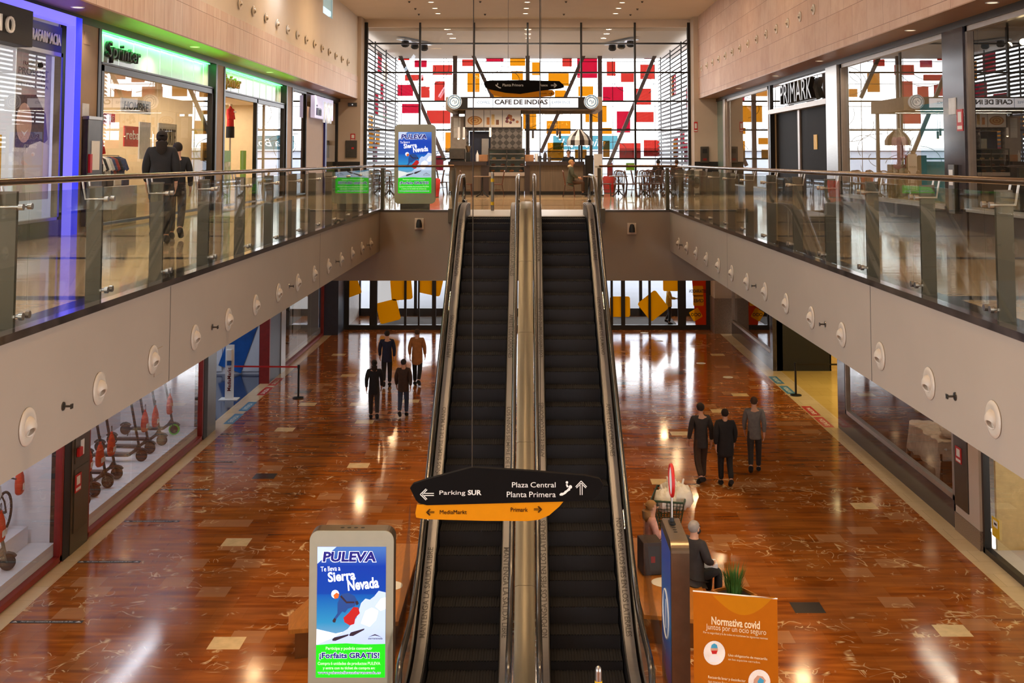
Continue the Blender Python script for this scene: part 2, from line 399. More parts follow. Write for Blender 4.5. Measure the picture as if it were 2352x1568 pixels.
# ---------------------------------------------------------------- galleries
def gallery(name, x0, x1, y0, y1, z0=4.78):
    struct('floor_' + name, MB().box(x0, x1, y0, y1, UF - 0.03, UF), M['gallery'])
    struct('slab_' + name, MB().box(x0, x1, y0, y1, z0, UF - 0.03), M['fascia'])
gallery('upper_left', -13.5, VL, -8, YF); gallery('upper_right', VR, 13.5, -8, YF)
gallery('upper_far', -13.5, 13.5, YF, 52.2, 4.0)
for nm, x in (('left', VL), ('right', VR)):
    s = 1 if x < 0 else -1
    mb = MB(); mb.box(min(x + 0.012 * s, x - 0.3 * s), max(x + 0.012 * s, x - 0.3 * s), -8, YF - 0.0, UF - 0.03, UF + 0.035)
    struct('trim_kerb_' + nm, mb, M['kerb'])
    mb = MB()
    for yy in (3.66, 12.66, 21.7): mb.box(min(x - 0.002 * s, x + 0.001 * s), max(x - 0.002 * s, x + 0.001 * s), yy, yy + 0.014, 4.78, UF - 0.04)
    struct('trim_joint_' + nm, mb, M['blackmat'])
mb = MB(); mb.box(VL, -1.9, YF - 0.012, YF + 0.16, UF - 0.03, UF + 0.012); mb.box(1.85, VR, YF - 0.012, YF + 0.16, UF - 0.03, UF + 0.012)
struct('trim_kerb_far', mb, M['steel_dark'])
# the bridge on which the viewer stands (behind the frame)
struct('floor_bridge', MB().box(VL, VR, -8, 0.3, 4.78, UF), M['gallery'])
# ---------------------------------------------------------------- upper walls, ceiling
ZS, ZB, ZC = 9.9, 10.86, 13.55
XWL, XWR = -7.56, 7.56
struct('trim_stone_band', MB().box(XWL - 0.06, XWL, -8, 50.5, ZS, ZB), M['stone_l'])
mb = MB(); mb.box(XWL - 0.9, XWL - 0.06, -8, 50.5, ZS + 0.02, ZB); mb.box(XWL - 0.9, XWL - 0.03, -8, 51.6, ZB, 12.62)
wins = [(6, 8), (15, 17), (24, 26), (33, 35), (41.95, 44.05)]
y = -8
for a, b in wins: mb.box(XWL - 0.1, XWL - 0.03, y, a, 12.62, ZC); y = b
mb.box(XWL - 0.1, XWL - 0.03, y, 51.6, 12.62, ZC)
struct('wall_left', mb, M['white_paint'])
for k, (a, b) in enumerate(wins):
    struct('window_%d' % (k + 3), MB().box(XWL - 0.08, XWL - 0.06, a - 0.02, b + 0.02, 12.6, ZC), M['tinted'])
struct('wall_right', MB().box(XWR, XWR + 0.9, -8, 50.5, ZS, ZC), M['stone_r'])
struct('ceiling_soffit_left', MB().box(-9.0, XWL - 0.001, -8, 50.5, ZS - 0.02, ZS + 0.02), M['soffit'])
struct('ceiling_soffit_right', MB().box(XWR + 0.001, 9.0, -8, 50.5, ZS - 0.02, ZS), M['soffit'])
struct('ceiling', MB().box(-8.5, 8.5, -8, 51.6, ZC, ZC + 0.3), M['ceil'])
struct('wall_back', MB().box(-13.5, 13.5, -8.3, -8, 0, ZC), M['paint'])
# end walls beside the glass
for nm, x0, x1 in (('left', -9.3, -7.42), ('right', 7.35, 9.3)):
    struct('wall_end_' + nm, MB().box(x0, x1, 50.5, 51.7, UF, ZC), M['paint'])
    struct('baseboard_end_' + nm, MB().box(x0, x1, 50.47, 50.5, UF, UF + 1.25), M['blackmat'])
struct('ceiling_beam_far', MB().box(-7.42, 7.35, 51.55, 51.95, 13.2, 13.6), M['ceil'])
# ---------------------------------------------------------------- inner glass wall (window_1)
w1 = sroot('window_1')
YG = 51.6
mb = MB()
mb.box(-7.5, -7.27, YG - 0.12, YG + 0.12, UF, 13.4); mb.box(7.22, 7.45, YG - 0.12, YG + 0.12, UF, 13.4)
mb.build('frame', M['black'], w1)
for px in (964.5, 1088.5, 1212, 1335, 1458.5):
    x = atY(px, 200, YG).x; MB().box(x - 0.045, x + 0.045, YG - 0.1, YG + 0.08, UF, 13.4).build('mullion', M['black'], w1)
for py in (100, 166.5, 232.5, 298.5, 364.5):
    z = atY(1213, py, YG).z; MB().box(-7.27, 7.22, YG - 0.05, YG + 0.05, z - 0.035, z + 0.035).build('transom', M['black'], w1)
mb = MB(); mb.poly([(-7.3, YG + 0.01, UF), (7.25, YG + 0.01, UF), (7.25, YG + 0.01, 13.4), (-7.3, YG + 0.01, 13.4)]); mb.build('pane', M['clear'], w1)
# the glazed box in front of the street: floor, ceiling, louvred sides
struct('floor_terrace', MB().box(-8.2, 8.2, 52.2, 66.2, UF - 0.3, UF), M['gallery'])
struct('ceiling_terrace', MB().box(-8.4, 8.4, 51.9, 66.4, 13.06, 13.3), M['white_paint'])
M['slat'] = pm('louvre_slat', srgb(26, 22, 22), 0.6)
def pane_mat(name, col): return glass(name, col, 0.3)
M['pr'] = pane_mat('red_pane_glass', (0.357, 0.088, 0.075)); M['prd'] = pane_mat('crimson_pane_glass', (0.34, 0.036, 0.083))
M['po'] = pane_mat('orange_pane_glass', (0.395, 0.228, 0.03)); M['pg'] = pane_mat('lime_pane_glass', (0.3, 0.36, 0.07))
w2 = sroot('window_2')
for s in (-1, 1):
    mb = MB(); z = UF + 0.1
    while z < 13.0:
        mb.obox((s * 7.5, 58.9, z), (s * 0.62, 0, 0.78), (0, 1, 0), (-s * 0.78, 0, 0.62), 0.085, 6.9, 0.008); z += 0.215
    mb.build('louvre', M['slat'], w2)
    mb = MB()
    for yy in (52.2, 56.6, 61, 65.4): mb.box(s * 7.62 - 0.03, s * 7.62 + 0.03, yy - 0.03, yy + 0.03, UF, 13.06)
    mb.build('louvre_post', M['slat'], w2)
    rr = random.Random(3 + s)
    for k in range(11):
        y0 = 52.5 + rr.random() * 11; z0 = UF + 0.2 + rr.random() * 5.8; mb = MB()
        mb.box(s * 8.0 - 0.01, s * 8.0 + 0.01, y0, y0 + 1.7, z0, z0 + 1.1)
        mb.build('side_pane', M['prd'] if k % 3 else M['po'], w2)
YP = 66.0
RED = [(337,358,413,408),(447,407,530,455),(570,438,703,506),(382,504,508,545),(332,572,438,648),(475,585,550,660),(582,548,652,678),(362,700,475,765),(530,745,690,835),(768,400,845,447),(932,360,1048,417),(1260,362,1380,392),(1445,362,1510,450),(1545,385,1682,527),(1745,418,1805,512),(1790,364,1955,382),(1998,365,2060,398),(1970,435,2068,535),(1840,495,1930,555),(1718,585,1858,680),(1927,597,2045,707),(1945,755,2063,825),(1812,750,1905,895),(1830,965,1975,1068),(1995,945,2103,1055),(590,1050,640,1150),(1748,1100,1785,1240),(640,362,700,380)]
ORG = [(1092,370,1195,445),(1240,420,1295,508),(803,495,887,622),(1103,480,1180,540),(1350,487,1490,580),(955,600,1030,655),(1395,610,1470,655),(1552,582,1655,650),(1600,712,1745,825),(1180,770,1270,880),(1338,815,1500,905),(1323,745,1450,772),(1715,862,1780,905),(1345,962,1455,1085),(655,893,690,1030),(1720,950,1765,1060),(1530,1010,1610,1070),(1548,930,1630,975)]
for nm, L, m in (('red_pane', RED, 'pr'), ('orange_pane', ORG, 'po'), ('lime_pane', [(1875, 1100, 1935, 1150)], 'pg')):
    for k, (a, b, c, d) in enumerate(L):
        p = atY(800 + a / 2.94, b / 2.94, YP); q = atY(800 + c / 2.94, d / 2.94, YP)
        MB().box(p.x, q.x, YP - 0.012, YP + 0.012, q.z, p.z).build(nm, M['prd'] if (m == 'pr' and k % 3 == 1) else M[m], w2)
M['strut'] = pm('brown_strut', srgb(74, 56, 50), 0.6)
YS = 64.6
for a, b, c, d in ((345, 362, 652, 1085), (838, 362, 975, 660), (1592, 370, 1300, 1030), (2072, 370, 1755, 1120)):
    p = atY(800 + a / 2.94, b / 2.94, YS); q = atY(800 + c / 2.94, d / 2.94, YS)
    MB().bar(p, q, 0.2, 0.2, (0, 1, 0)).build('strut', M['strut'], w2)
for px in (1045, 1212, 1378):
    x = atY(px, 200, YS).x; MB().box(x - 0.12, x + 0.12, YS - 0.12, YS + 0.12, UF, 13.06).build('post', M['strut'], w2)
rr = random.Random(11)
for k in range(26):
    cx, cz = -6.8 + 13.6 * rr.random(), 6.6 + 6 * rr.random(); r = 0.5 + rr.random() * 0.9; a0 = rr.random() * 6.3; sp = 1.6 + 2.4 * rr.random()
    MB().tube([(cx + r * math.cos(a0 + sp * i / 12) * (1 + 0.3 * i / 12), YP - 0.05, cz + r * 0.8 * math.sin(a0 + sp * i / 12)) for i in range(13)], 0.016, 5).build('curved_rod', M['slat'], w2)
# thin grid that carries the panes
mb = MB()
for i in range(7): mb.box(-7.35 + 2.45 * i - 0.015, -7.35 + 2.45 * i + 0.015, YP + 0.03, YP + 0.06, UF, 13.06)
for i in range(6): mb.box(-7.5, 7.5, YP + 0.03, YP + 0.06, UF + 0.5 + 1.3 * i, UF + 0.53 + 1.3 * i)
mb.build('support_grid', M['strut'], w2)
# ---------------------------------------------------------------- outside
struct('street', MB().box(-40, 40, 56, 140, -0.25, -0.05), pm('street_paving', srgb(88, 92, 104), 0.6, var=0.1, scale=0.5))
M['poster_blue'] = pm('far_window', srgb(120, 140, 160), 0.3)
b1 = thing('building', 'pale low building across the street with a teal shop fascia', 'building', (0, 92, 0))
MB().box(-34, 30, 0, 10, -0.05, 7.9).build('wall', pm('far_wall', srgb(176, 182, 194), 0.7, scale=0.3), b1)
MB().box(2.0, 7.2, -0.3, 0, 8.0, 9.1).build('shop_fascia', pm('teal_fascia', srgb(24, 92, 104), 0.6), b1)
MB().box(-34, 30, -0.25, 10.2, 7.9, 8.1).build('parapet', M['white'], b1)
MB().box(-34, 30, -0.06, 0, -0.05, 4.6).build('ground_floor', pm('far_ground_floor', srgb(98, 104, 120), 0.6, scale=0.5), b1)
text('La Bonita', (2.6, -0.32, 8.25), (1, 0, 0), (0, 0, 1), 3.6, 0.6, M['wtxt'], b1, 0.01, shear=0.35)
for i in range(9): MB().box(-32 + 6.6 * i, -28 + 6.6 * i, -0.1, 0.05, 0, 3.2).build('shop_window', M['poster_blue'], b1)
# ---------------------------------------------------------------- escalators
TAN = 0.594
def zs(Y):
    a0, a1, b0, b1 = 15.75, 17.15, 25.6, 27.0
    def ramp(a, b): # integral of a slope that grows from 0 to TAN over a..b
        if Y <= a: return 0.0
        if Y >= b: return TAN * (Y - (a + b) / 2)
        return TAN * (Y - a) ** 2 / (2 * (b - a))
    return min(UF, (ramp(a0, a1) - ramp(b0, b1)) * UF / (TAN * 9.85))
M['step'] = pm('step_metal', srgb(25, 24, 26), 0.85, 0.0, var=0.2, scale=3, stretch=(60, 0.2, 1), spec=0.15)
M['riser'] = pm('riser_lightened', srgb(43, 42, 45), 0.7, 0.0, var=0.1, scale=3, stretch=(60, 1, 1), spec=0.2)  # coloured lighter than the treads to cancel the shade on the risers
M['rubber'] = pm('handrail_rubber', srgb(34, 31, 28), 0.22, 0.0, spec=0.7)
M['skirt'] = pm('skirt_black', srgb(20, 20, 24), 0.4, 0.3)
M['deck'] = pm('deck_aluminium', srgb(104, 102, 104), 0.42, 0.6, var=0.08, scale=2, stretch=(1, 0.1, 1))
M['cover'] = pm('cover_steel', srgb(126, 118, 102), 0.4, 0.6, var=0.1, scale=2, stretch=(8, 0.3, 1))
M['plate'] = pm('landing_plate', srgb(150, 146, 140), 0.35, 0.8, var=0.1, scale=20)
YS_ = [14.6 + 0.1 * i for i in range(137)]          # 14.6 .. 28.2
def strip(mb, prof, ya=14.6, yb=28.2, close=True):
    """prof: list of (x, dz) swept along the escalator"""
    n = max(2, int((yb - ya) / 0.1) + 1); rows = []
    for i in range(n):
        Y = ya + (yb - ya) * i / (n - 1); z = zs(Y)
        rows.append(mb.verts([(x, Y, max(z + d, 0.0)) for x, d in prof]))
    m = len(prof)
    for A, B in zip(rows, rows[1:]):
        for j in range(m if close else m - 1):
            mb.bm.faces.new((A[j], A[(j + 1) % m], B[(j + 1) % m], B[j]))
    if close: mb.bm.faces.new(rows[0]); mb.bm.faces.new(rows[-1][::-1])
    return mb
DZ = 0.28
TXT = {'M': 'MANTENGA LA SALIDA LIBRE', 'N': 'LOS NIÑOS SIEMPRE DE LA MANO', 'A': 'APRIETE LOS CORDONES', 'P': 'NO PONGA LOS PIES EN LOS LATERALES'}
def deckY(X, py):
    lo, hi = 14.7, 28.1
    for _ in range(40):
        m = (lo + hi) / 2
        if proj((X, m, zs(m) + DZ + 0.02))[1] > py: lo = m
        else: hi = m
    return lo
def deck_text(s, xc, sgn, ya, yb, deck):
    """sgn +1: read while going up (letter tops to the left); -1: read while coming down"""
    h = 0.082; me = fitted(s, yb - ya, h, bold=0.012); nm = me.vertices
    for v in nm:
        if sgn > 0: Y = ya + v.co.x; X = xc + h / 2 - v.co.y
        else: Y = yb - v.co.x; X = xc - h / 2 + v.co.y
        v.co = (X, Y, zs(Y) + DZ + 0.0245)
    iv = sorted((min(nm[i].co.y for i in p.vertices), max(nm[i].co.y for i in p.vertices), p.index) for p in me.polygons); words_, hi = [[]], None
    for a, b, k in iv:                            # one mesh per word
        if hi is not None and a - hi > h * 0.3: words_.append([])
        words_[-1].append(k); hi = b if hi is None else max(hi, b)
    for ps in words_:
        ids = sorted({i for k in ps for i in me.polygons[k].vertices}); mp = {i: j for j, i in enumerate(ids)}
        m2 = bpy.data.meshes.new('lettering'); m2.from_pydata([tuple(nm[i].co) for i in ids], [], [[mp[i] for i in me.polygons[k].vertices] for k in ps])
        link('lettering', m2, M['ktxt'], deck)
    bpy.data.meshes.remove(me)
def escalator(name, label, x0, x1, out, sets):
    t = thing(name, label, 'escalator')
    src = None; Y = 15.7; k = 0
    while Y < 27.05:
        z = zs(Y + 0.2)
        if src is None:
            mb = MB(); n = 24; w = (x1 - x0 - 0.02)
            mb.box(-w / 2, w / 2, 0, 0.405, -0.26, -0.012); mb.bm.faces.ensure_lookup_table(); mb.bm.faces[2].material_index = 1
            for i in range(n):   # ribbed tread
                xa = -w / 2 + w * i / n; mb.box(xa + 0.006, xa + w / n - 0.006, 0, 0.405, -0.012, 0)
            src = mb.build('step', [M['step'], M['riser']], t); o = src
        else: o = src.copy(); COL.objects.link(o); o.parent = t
        o.location = ((x0 + x1) / 2, Y, z); Y += 0.4; k += 1
    for s, xe in ((-1, x0), (1, x1)):
        outer = (s == out); dw = 0.13 if outer else 0.1
        strip(MB(), [(xe + s * 0.005, -0.3), (xe + s * 0.02, -0.3), (xe + s * 0.02, DZ), (xe + s * 0.005, DZ)]).build('skirt', M['skirt'], t)
        xa, xb = xe + s * 0.022, xe + s * (0.03 + dw)
        dk = strip(MB(), [(xa, DZ - 0.02), (xb, DZ + 0.0), (xb, DZ + 0.022), (xa, DZ + 0.02)], 14.7, 27.9).build('deck', M['deck'], t)
        for code, sgn, pa, pb in sets[s]:
            xc = (xa + xb) / 2
            deck_text(TXT[code], xc, sgn, deckY(xc, pa), deckY(xc, pb), dk)
        xh = xe + s * (0.185 if outer else 0.165)
        g = MB(); rows = []
        strip(g, [(xh - 0.006, DZ - 0.05), (xh + 0.006, DZ - 0.05), (xh + 0.006, 0.93), (xh - 0.006, 0.93)], 14.75, 28.25)
        g.build('glass_panel', M['clear'], t)
        pts = []; R = 0.32
        for a in range(-90, 91, 15): pts.append((xh, 14.75 - R * math.cos(math.radians(a)), 0.64 + R * math.sin(math.radians(a))))
        pts += [(xh, 14.9 + 0.2 * i, zs(14.9 + 0.2 * i) + 0.96) for i in range(67)]
        for a in range(90, -91, -15): pts.append((xh, 28.3 + R * math.cos(math.radians(a)), UF + 0.64 + R * math.sin(math.radians(a))))
        pts = [(p[0], p[1], p[2]) for p in pts]
        MB().tube(pts, 0.042, 10, up=(1, 0, 0)).build('handrail', M['rubber'], t, True)
        MB().tube([(p[0], p[1], p[2] - 0.035) for p in pts[13:80]], 0.02, 6, up=(1, 0, 0)).build('handrail_guide', M['steel'], t, True)
        # end housings of the deck
        MB().box(min(xe + s * 0.0, xe + s * 0.2), max(xe + s * 0.0, xe + s * 0.2), 27.9, 28.12, UF - 0.02, UF + 0.3, 0.03).build('deck_end', M['steel'], t)
    MB().box(x0 - 0.02, x1 + 0.02, 27.0, 27.5, UF - 0.02, UF + 0.012).build('comb_plate', M['cover'], t)
    MB().box(x0 - 0.02, x1 + 0.02, 15.4, 15.8, -0.02, 0.012).build('comb_plate', M['cover'], t)
    MB().box(x0 - 0.15, x1 + 0.15, 27.5, YF + 0.3, UF - 0.02, UF + 0.008).build('landing_plate', M['plate'], t)
    MB().box(x0 - 0.15, x1 + 0.15, 13.7, 15.4, 0.0, 0.008).build('landing_plate', M['plate'], t)
    xa, xb = (x0 - 0.22, x1 + 0.14) if out < 0 else (x0 - 0.14, x1 + 0.22)
    mb = MB(); strip(mb, [(xa, -0.95), (xb, -0.95), (xb, -0.32), (xa, -0.32)], 15.6, YF)
    mb.build('truss', M['steel_dark'], t)
    xo = x0 - 0.22 if out < 0 else x1 + 0.22
    strip(MB(), [(xo - 0.012, -0.95), (xo + 0.012, -0.95), (xo + 0.012, DZ), (xo - 0.012, DZ)], 14.7, YF - 0.02).build('side_panel', M['deck'], t)
    return t
escalator('escalator', 'dark escalator on the left, beside the lit kiosk on the lower floor', -1.41, -0.41, -1,
          {-1: [('M', 1, 1465, 1257), ('N', 1, 1130, 935), ('A', 1, 822, 724), ('P', 1, 634, 503)],
           1: [('M', -1, 1465, 1257), ('N', -1, 1130, 935), ('A', -1, 822, 722), ('P', -1, 634, 503)]})
escalator('escalator', 'dark escalator on the right, beside the wooden bench with seated people', 0.31, 1.34, 1,
          {-1: [('P', 1, 1465, 1195), ('A', 1, 1050, 925), ('N', 1, 820, 685), ('M', 1, 600, 500)],
           1: [('P', -1, 1462, 1190), ('A', -1, 1048, 927), ('N', -1, 815, 683), ('M', -1, 598, 503)]})
t = thing('divider_cover', 'brushed steel cover strip running between the two escalators', 'cover strip')
prof = [(-0.2, DZ - 0.06), (0.1, DZ - 0.06), (0.1, DZ + 0.02), (0.05, DZ + 0.045), (-0.15, DZ + 0.045), (-0.2, DZ + 0.02)]
ys = [14.9, 17.4, 19.9, 22.4, 24.4, 26.3, 28.1]
for a, b in zip(ys, ys[1:]): strip(MB(), prof, a + 0.008, b).build('cover_plate', M['cover'], t, True)
# clear side fins beside the escalators at the lower end
for lab, x in (('left', -1.78), ('right', 1.74)):
    t = thing('glass_guard', 'clear guard fin with steel clamps outside the %s escalator' % lab, 'guard panel')
    mb = MB(); pr = [(x - 0.006, 14.9, 0.05), (x - 0.006, 17.6, 0.05), (x - 0.006, 17.6, 2.05), (x - 0.006, 17.35, 1.75), (x - 0.006, 16.2, 1.1), (x - 0.006, 14.9, 1.02)]
    mb.prism(pr, (0.012, 0, 0)); mb.build('pane', M['clear'], t)
    for yy in (15.2, 16.4, 17.3):
        MB().box(x - 0.03, x + 0.03, yy - 0.05, yy + 0.05, 0, 0.14).build('clamp', M['steel'], t)
# ---------------------------------------------------------------- balustrades
M['rail'] = pm('polished_dark_rail', srgb(96, 72, 54), 0.16, 0.8, var=0.1)
def balustrade(name, label, xe, s, ys, far):
    """xe: void edge, s: +1 when the gallery lies on the +x side"""
    t = thing(name, label, 'balustrade')
    xg = xe + s * 0.03; xp0, xp1 = xe + s * 0.07, xe + s * 0.21; xh = xe + s * 0.24
    src = {}
    for k, y in enumerate(ys):
        if not src:
            src['post'] = MB().box(min(xp0, xp1), max(xp0, xp1), -0.02, 0.02, 0, 1.1).build('post', M['bronze'], t)
            mb = MB(); mb.cyl((xp0, 0, 0.13), (xg - s * 0.03, 0, 0.13), 0.012, 8); mb.cyl((xg, 0, 0.13), (xg - s * 0.03, 0, 0.13), 0.03, 10)
            mb.cyl((xp0, 0.12, 0.13), (xg - s * 0.03, 0.12, 0.13), 0.012, 8); mb.cyl((xg, 0.12, 0.13), (xg - s * 0.03, 0.12, 0.13), 0.03, 10); mb.bar((xp0, -0.02, 0.13), (xp0, 0.14, 0.13), 0.02, 0.02)
            src['clamp'] = mb.build('clamp', M['steel'], t, True)
            mb = MB(); mb.tube([(xg - s * 0.03, 0.1, 0.98), (xp0, 0.1, 0.98), (xp1, 0.1, 0.98), (xh, 0.1, 1.14)], 0.011, 8)
            mb.tube([(xg - s * 0.03, -0.06, 0.98), (xp0, -0.06, 0.98), (xp1, -0.06, 0.98), (xh, -0.06, 1.14)], 0.011, 8); mb.cyl((xg - s * 0.035, 0.1, 0.98), (xg, 0.1, 0.98), 0.026, 10); mb.cyl((xg - s * 0.035, -0.06, 0.98), (xg, -0.06, 0.98), 0.026, 10)
            src['bracket'] = mb.build('bracket', M['steel'], t, True)
            for n in src: src[n].location = (0, y, UF)
        else:
            for n in src:
                o = src[n].copy(); COL.objects.link(o); o.parent = t; o.location = (0, y, UF)
    js = [ys[0] - 1.75] + [y + 0.12 for y in ys]
    if js[-1] < YF - 0.4: js.append(YF - 0.05)
    for a, b in zip(js, js[1:]):
        MB().box(xg - 0.006, xg + 0.006, a + 0.008, b - 0.008, UF + 0.06, UF + 1.09).build('glass_panel', M['glass'], t)
    MB().tube([(xh, ys[0] - 2.2, UF + 1.17), (xh, YF + 0.16, UF + 1.17), (far, YF + 0.16, UF + 1.17)], 0.031, 12).build('handrail', M['rail'], t, True)
    # short return along the far edge
    MB().box(min(xe, far), max(xe, far), YF + 0.03, YF + 0.042, UF + 0.04, UF + 1.06).build('glass_panel', M['glass'], t)
    for x in (xe + s * 0.0 - s * 0.04, far):
        MB().box(x - 0.045, x + 0.045, YF + 0.06, YF + 0.2, UF, UF + 1.12).build('post', M['bronze'], t)
    MB().box(far - 0.14, far + 0.14, YF - 0.12, YF - 0.02, UF - 0.32, UF + 0.05).build('end_bracket', M['bronze'], t)
    return t
balustrade('balustrade', 'glass balustrade with dark handrail along the left gallery edge', VL, -1, [7.18 + 1.8 * i for i in range(13)], -1.98)
balustrade('balustrade', 'glass balustrade with dark handrail along the right gallery edge', VR, 1, [7.6 + 1.8 * i for i in range(13)], 1.9)
# ---------------------------------------------------------------- ball air nozzles and sprinklers
def nozzle(sx, nm='nozzle'):
    t = thing('air_nozzle', 'x', 'air nozzle')
    a = Vector((sx, 0, 0))
    MB().lathe([(0, 0), (0.146, 0), (0.15, 0.008), (0.145, 0.016), (0.11, 0.024), (0.1, 0.02), (0, 0.02)], axis=a, n=28).build('flange', M[nm], t, True)
    d = Vector((sx, -0.45, -0.62)).normalized(); R = 0.088; c = a * -0.012
    prof = [(R * math.sin(math.radians(q)), R * math.cos(math.radians(q))) for q in range(150, 29, -10)]
    MB().lathe(prof + [(0.036, R * 0.8), (0.034, 0.02)], c, d, 22).build('ball', M[nm], t, True)
    MB().lathe([(0, 0.021), (0.035, 0.021)], c, d, 16).build('throat', M['blackmat'], t)
    return proto(t)
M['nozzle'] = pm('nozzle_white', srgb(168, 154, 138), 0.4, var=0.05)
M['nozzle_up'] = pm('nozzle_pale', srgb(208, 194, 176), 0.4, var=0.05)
def nozzle_row(sx, spots, where):
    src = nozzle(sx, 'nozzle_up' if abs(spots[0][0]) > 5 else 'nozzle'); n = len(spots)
    for i, p in enumerate(spots):
        lab = 'round white ball nozzle on the %s, %s from the end near the %s' % (where[0], ORD[i], where[1]) if i < 18 else ''
        o = src if i == 0 else dup(src, p)
        o.location = p; o['label'] = lab; o['group'] = 'air nozzles on the ' + where[0]
nozzle_row(1, [(VL, 28.6 - 1.5 * i, 5.11) for i in range(14)], ('left gallery fascia', 'doors'))
nozzle_row(-1, [(VR, 28.6 - 1.48 * i, 5.11) for i in range(14)], ('right gallery fascia', 'doors'))
nozzle_row(1, [(XWL, 47.7 - 1.5 * i, 11.27) for i in range(13)], ('upper left wall', 'window'))
nozzle_row(-1, [(XWR, 49.5 - 1.5 * i, 11.16) for i in range(14)], ('tan stone wall', 'window'))
def sprinkler(sx):
    t = thing('sprinkler', 'x', 'sprinkler'); a = Vector((sx, 0, 0))
    MB().lathe([(0, 0), (0.038, 0), (0.036, 0.008), (0, 0.01)], axis=a).build('rosette', M['steel_dark'], t, True)
    mb = MB(); mb.cyl((0, 0, 0), (sx * 0.075, 0, 0), 0.01, 8); mb.box(min(sx * 0.068, sx * 0.08), max(sx * 0.068, sx * 0.08), -0.02, 0.02, -0.02, 0.02); mb.build('head', M['steel_dark'], t); return proto(t)
for sx, X, ys, nm in ((1, VL, (28.0, 23.5, 18.95, 14.35, 9.8), 'left'), (-1, VR, (28.0, 19.0, 14.6, 10.2), 'right')):
    src = sprinkler(sx)
    for i, yy in enumerate(ys):
        o = src if i == 0 else dup(src, (X, yy, 5.12)); o.location = (X, yy, 5.12)
        o['label'] = 'small dark sprinkler on the %s gallery fascia, %s from the doors end' % (nm, ORD[i]); o['group'] = 'sprinklers on the %s fascia' % nm
# dark wedge speakers on the far fascia
for px, py, nm in ((963, 513, 'left'), (1451, 524, 'right')):
    p = atY(px, py, YF)
    t = thing('wall_speaker', 'small black wedge device on a beige plate, %s of the escalators on the far fascia' % nm, 'speaker', (p.x, YF, p.z))
    MB().box(-0.12, 0.12, -0.03, 0, -0.16, 0.14, 0.01).build('plate', M['paint'], t)
    mb = MB(); mb.lathe([(0, 0.12), (0.05, 0.1), (0.075, 0.0), (0.08, -0.1), (0, -0.1)], (0, -0.09, 0)); mb.build('body', M['blackmat'], t, True)
    MB().cyl((0, -0.09, 0), (0, 0, 0), 0.03).build('bracket', M['blackmat'], t)
# intercom plate on the left fascia
o = MB().box(VL, VL + 0.012, 12.15, 12.42, 4.92, 5.2, 0.004).build('wall_plate', M['fascia']); tag(o, 'flat painted cover plate on the left fascia beside the panel seam', 'cover plate')
# crossing posts at the two ends of the escalators
def bollard(lab, x, y, z, h):
    t = thing('bollard', lab, 'bollard', (x, y, z))
    MB().cyl((0, 0, 0), (0, 0, h), 0.042, 14).build('post', M['steel'], t, True)
    for zz in (0.14, h - 0.2): MB().cyl((0, 0, zz), (0, 0, zz + 0.09), 0.046, 14).build('band', M['yellow'], t, True)
    MB().sphere((0, 0, h), 0.042, 14, (1, 1, 1.6)).build('tip', M['steel'], t, True)
p = atZ(1131, 484, UF); bollard('grey bollard with two yellow bands at the top of the left escalator', p.x, p.y, UF + 0.008, 0.95)
bollard('steel bollard with a yellow band at the bottom of the right escalator', 0.86, 14.4, 0.008, 0.95)
# ---------------------------------------------------------------- upper shops
def shop_room(name, s, depth, y0, y1, z0, z1, wall, ceilm=None):
    """back wall, side walls and ceiling of a shop behind the plane x = s*8.43"""
    xa, xb = s * 8.62, s * (8.62 + depth); lo, hi = min(xa, xb), max(xa, xb); t = 0.08
    mb = MB(); mb.box(xb - t / 2, xb + t / 2, y0, y1, z0, z1); mb.box(lo, hi, y0, y0 + t, z0, z1); mb.box(lo, hi, y1 - t, y1, z0, z1)
    struct('wall_shop_' + name, mb, wall)
    struct('ceiling_shop_' + name, MB().box(lo, hi, y0, y1, z1, z1 + 0.05), ceilm or M['white_paint'])
def window(n, s, y0, y1, z0, z1, frame, fw=0.09, joints=(), head=True, gm='shopglass', open_first=False):
    """shop window on the plane x = s*8.43: frame and panes"""
    w = sroot('window_%d' % n); x = s * 8.43
    mb = MB()
    for a, b in ((y0, y0 + fw), (y1 - fw, y1)): mb.box(x - 0.06, x + 0.06, a, b, z0, z1)
    mb.box(x - 0.06, x + 0.06, y0, y1, z0, z0 + 0.05)
    if head: mb.box(x - 0.06, x + 0.06, y0, y1, z1 - fw, z1)
    mb.build('frame', frame, w)
    js = [y0 + fw] + list(joints) + [y1 - fw]
    for a, b in list(zip(js, js[1:]))[1 if open_first else 0:]:
        p = MB(); p.poly([(x, a + 0.006, z0), (x, b - 0.006, z0), (x, b - 0.006, z1), (x, a + 0.006, z1)]); p.build('pane', M[gm], w)
    return w
def facing(s):
    """right and up vectors for writing on a wall plane that faces the void"""
    return ((0, 1, 0), (0, 0, 1)) if s < 0 else ((0, -1, 0), (0, 0, 1))
M['alu'] = pm('pale_frame_metal', srgb(172, 160, 150), 0.35, 0.6, var=0.05)
M['shopwall'] = pm('shop_wall_beige', srgb(206, 182, 142), 0.6, var=0.04)
M['shopdark'] = pm('shop_wall_dark', srgb(66, 58, 50), 0.6)
M['pillar'] = pm('tan_pillar_paint', srgb(158, 132, 106), 0.6, var=0.03)
M['gloss_white'] = pm('gloss_white_lamella', srgb(226, 232, 228), 0.12, var=0.02)
M['led_green'] = glow('led_green', (0.1, 1.0, 0.25), 5)
M['blue_face'] = glow('blue_lit_face', (0.17, 0.15, 1.0), 1.15)
M['blue_side'] = glow('blue_lit_side', (0.005, 0.015, 0.75), 1.0)
M['lit_white'] = glow('lit_white_panel', (0.86, 0.9, 0.95), 0.5)
M['poster_grey'] = pm('poster_grey', srgb(206, 204, 200), 0.4)
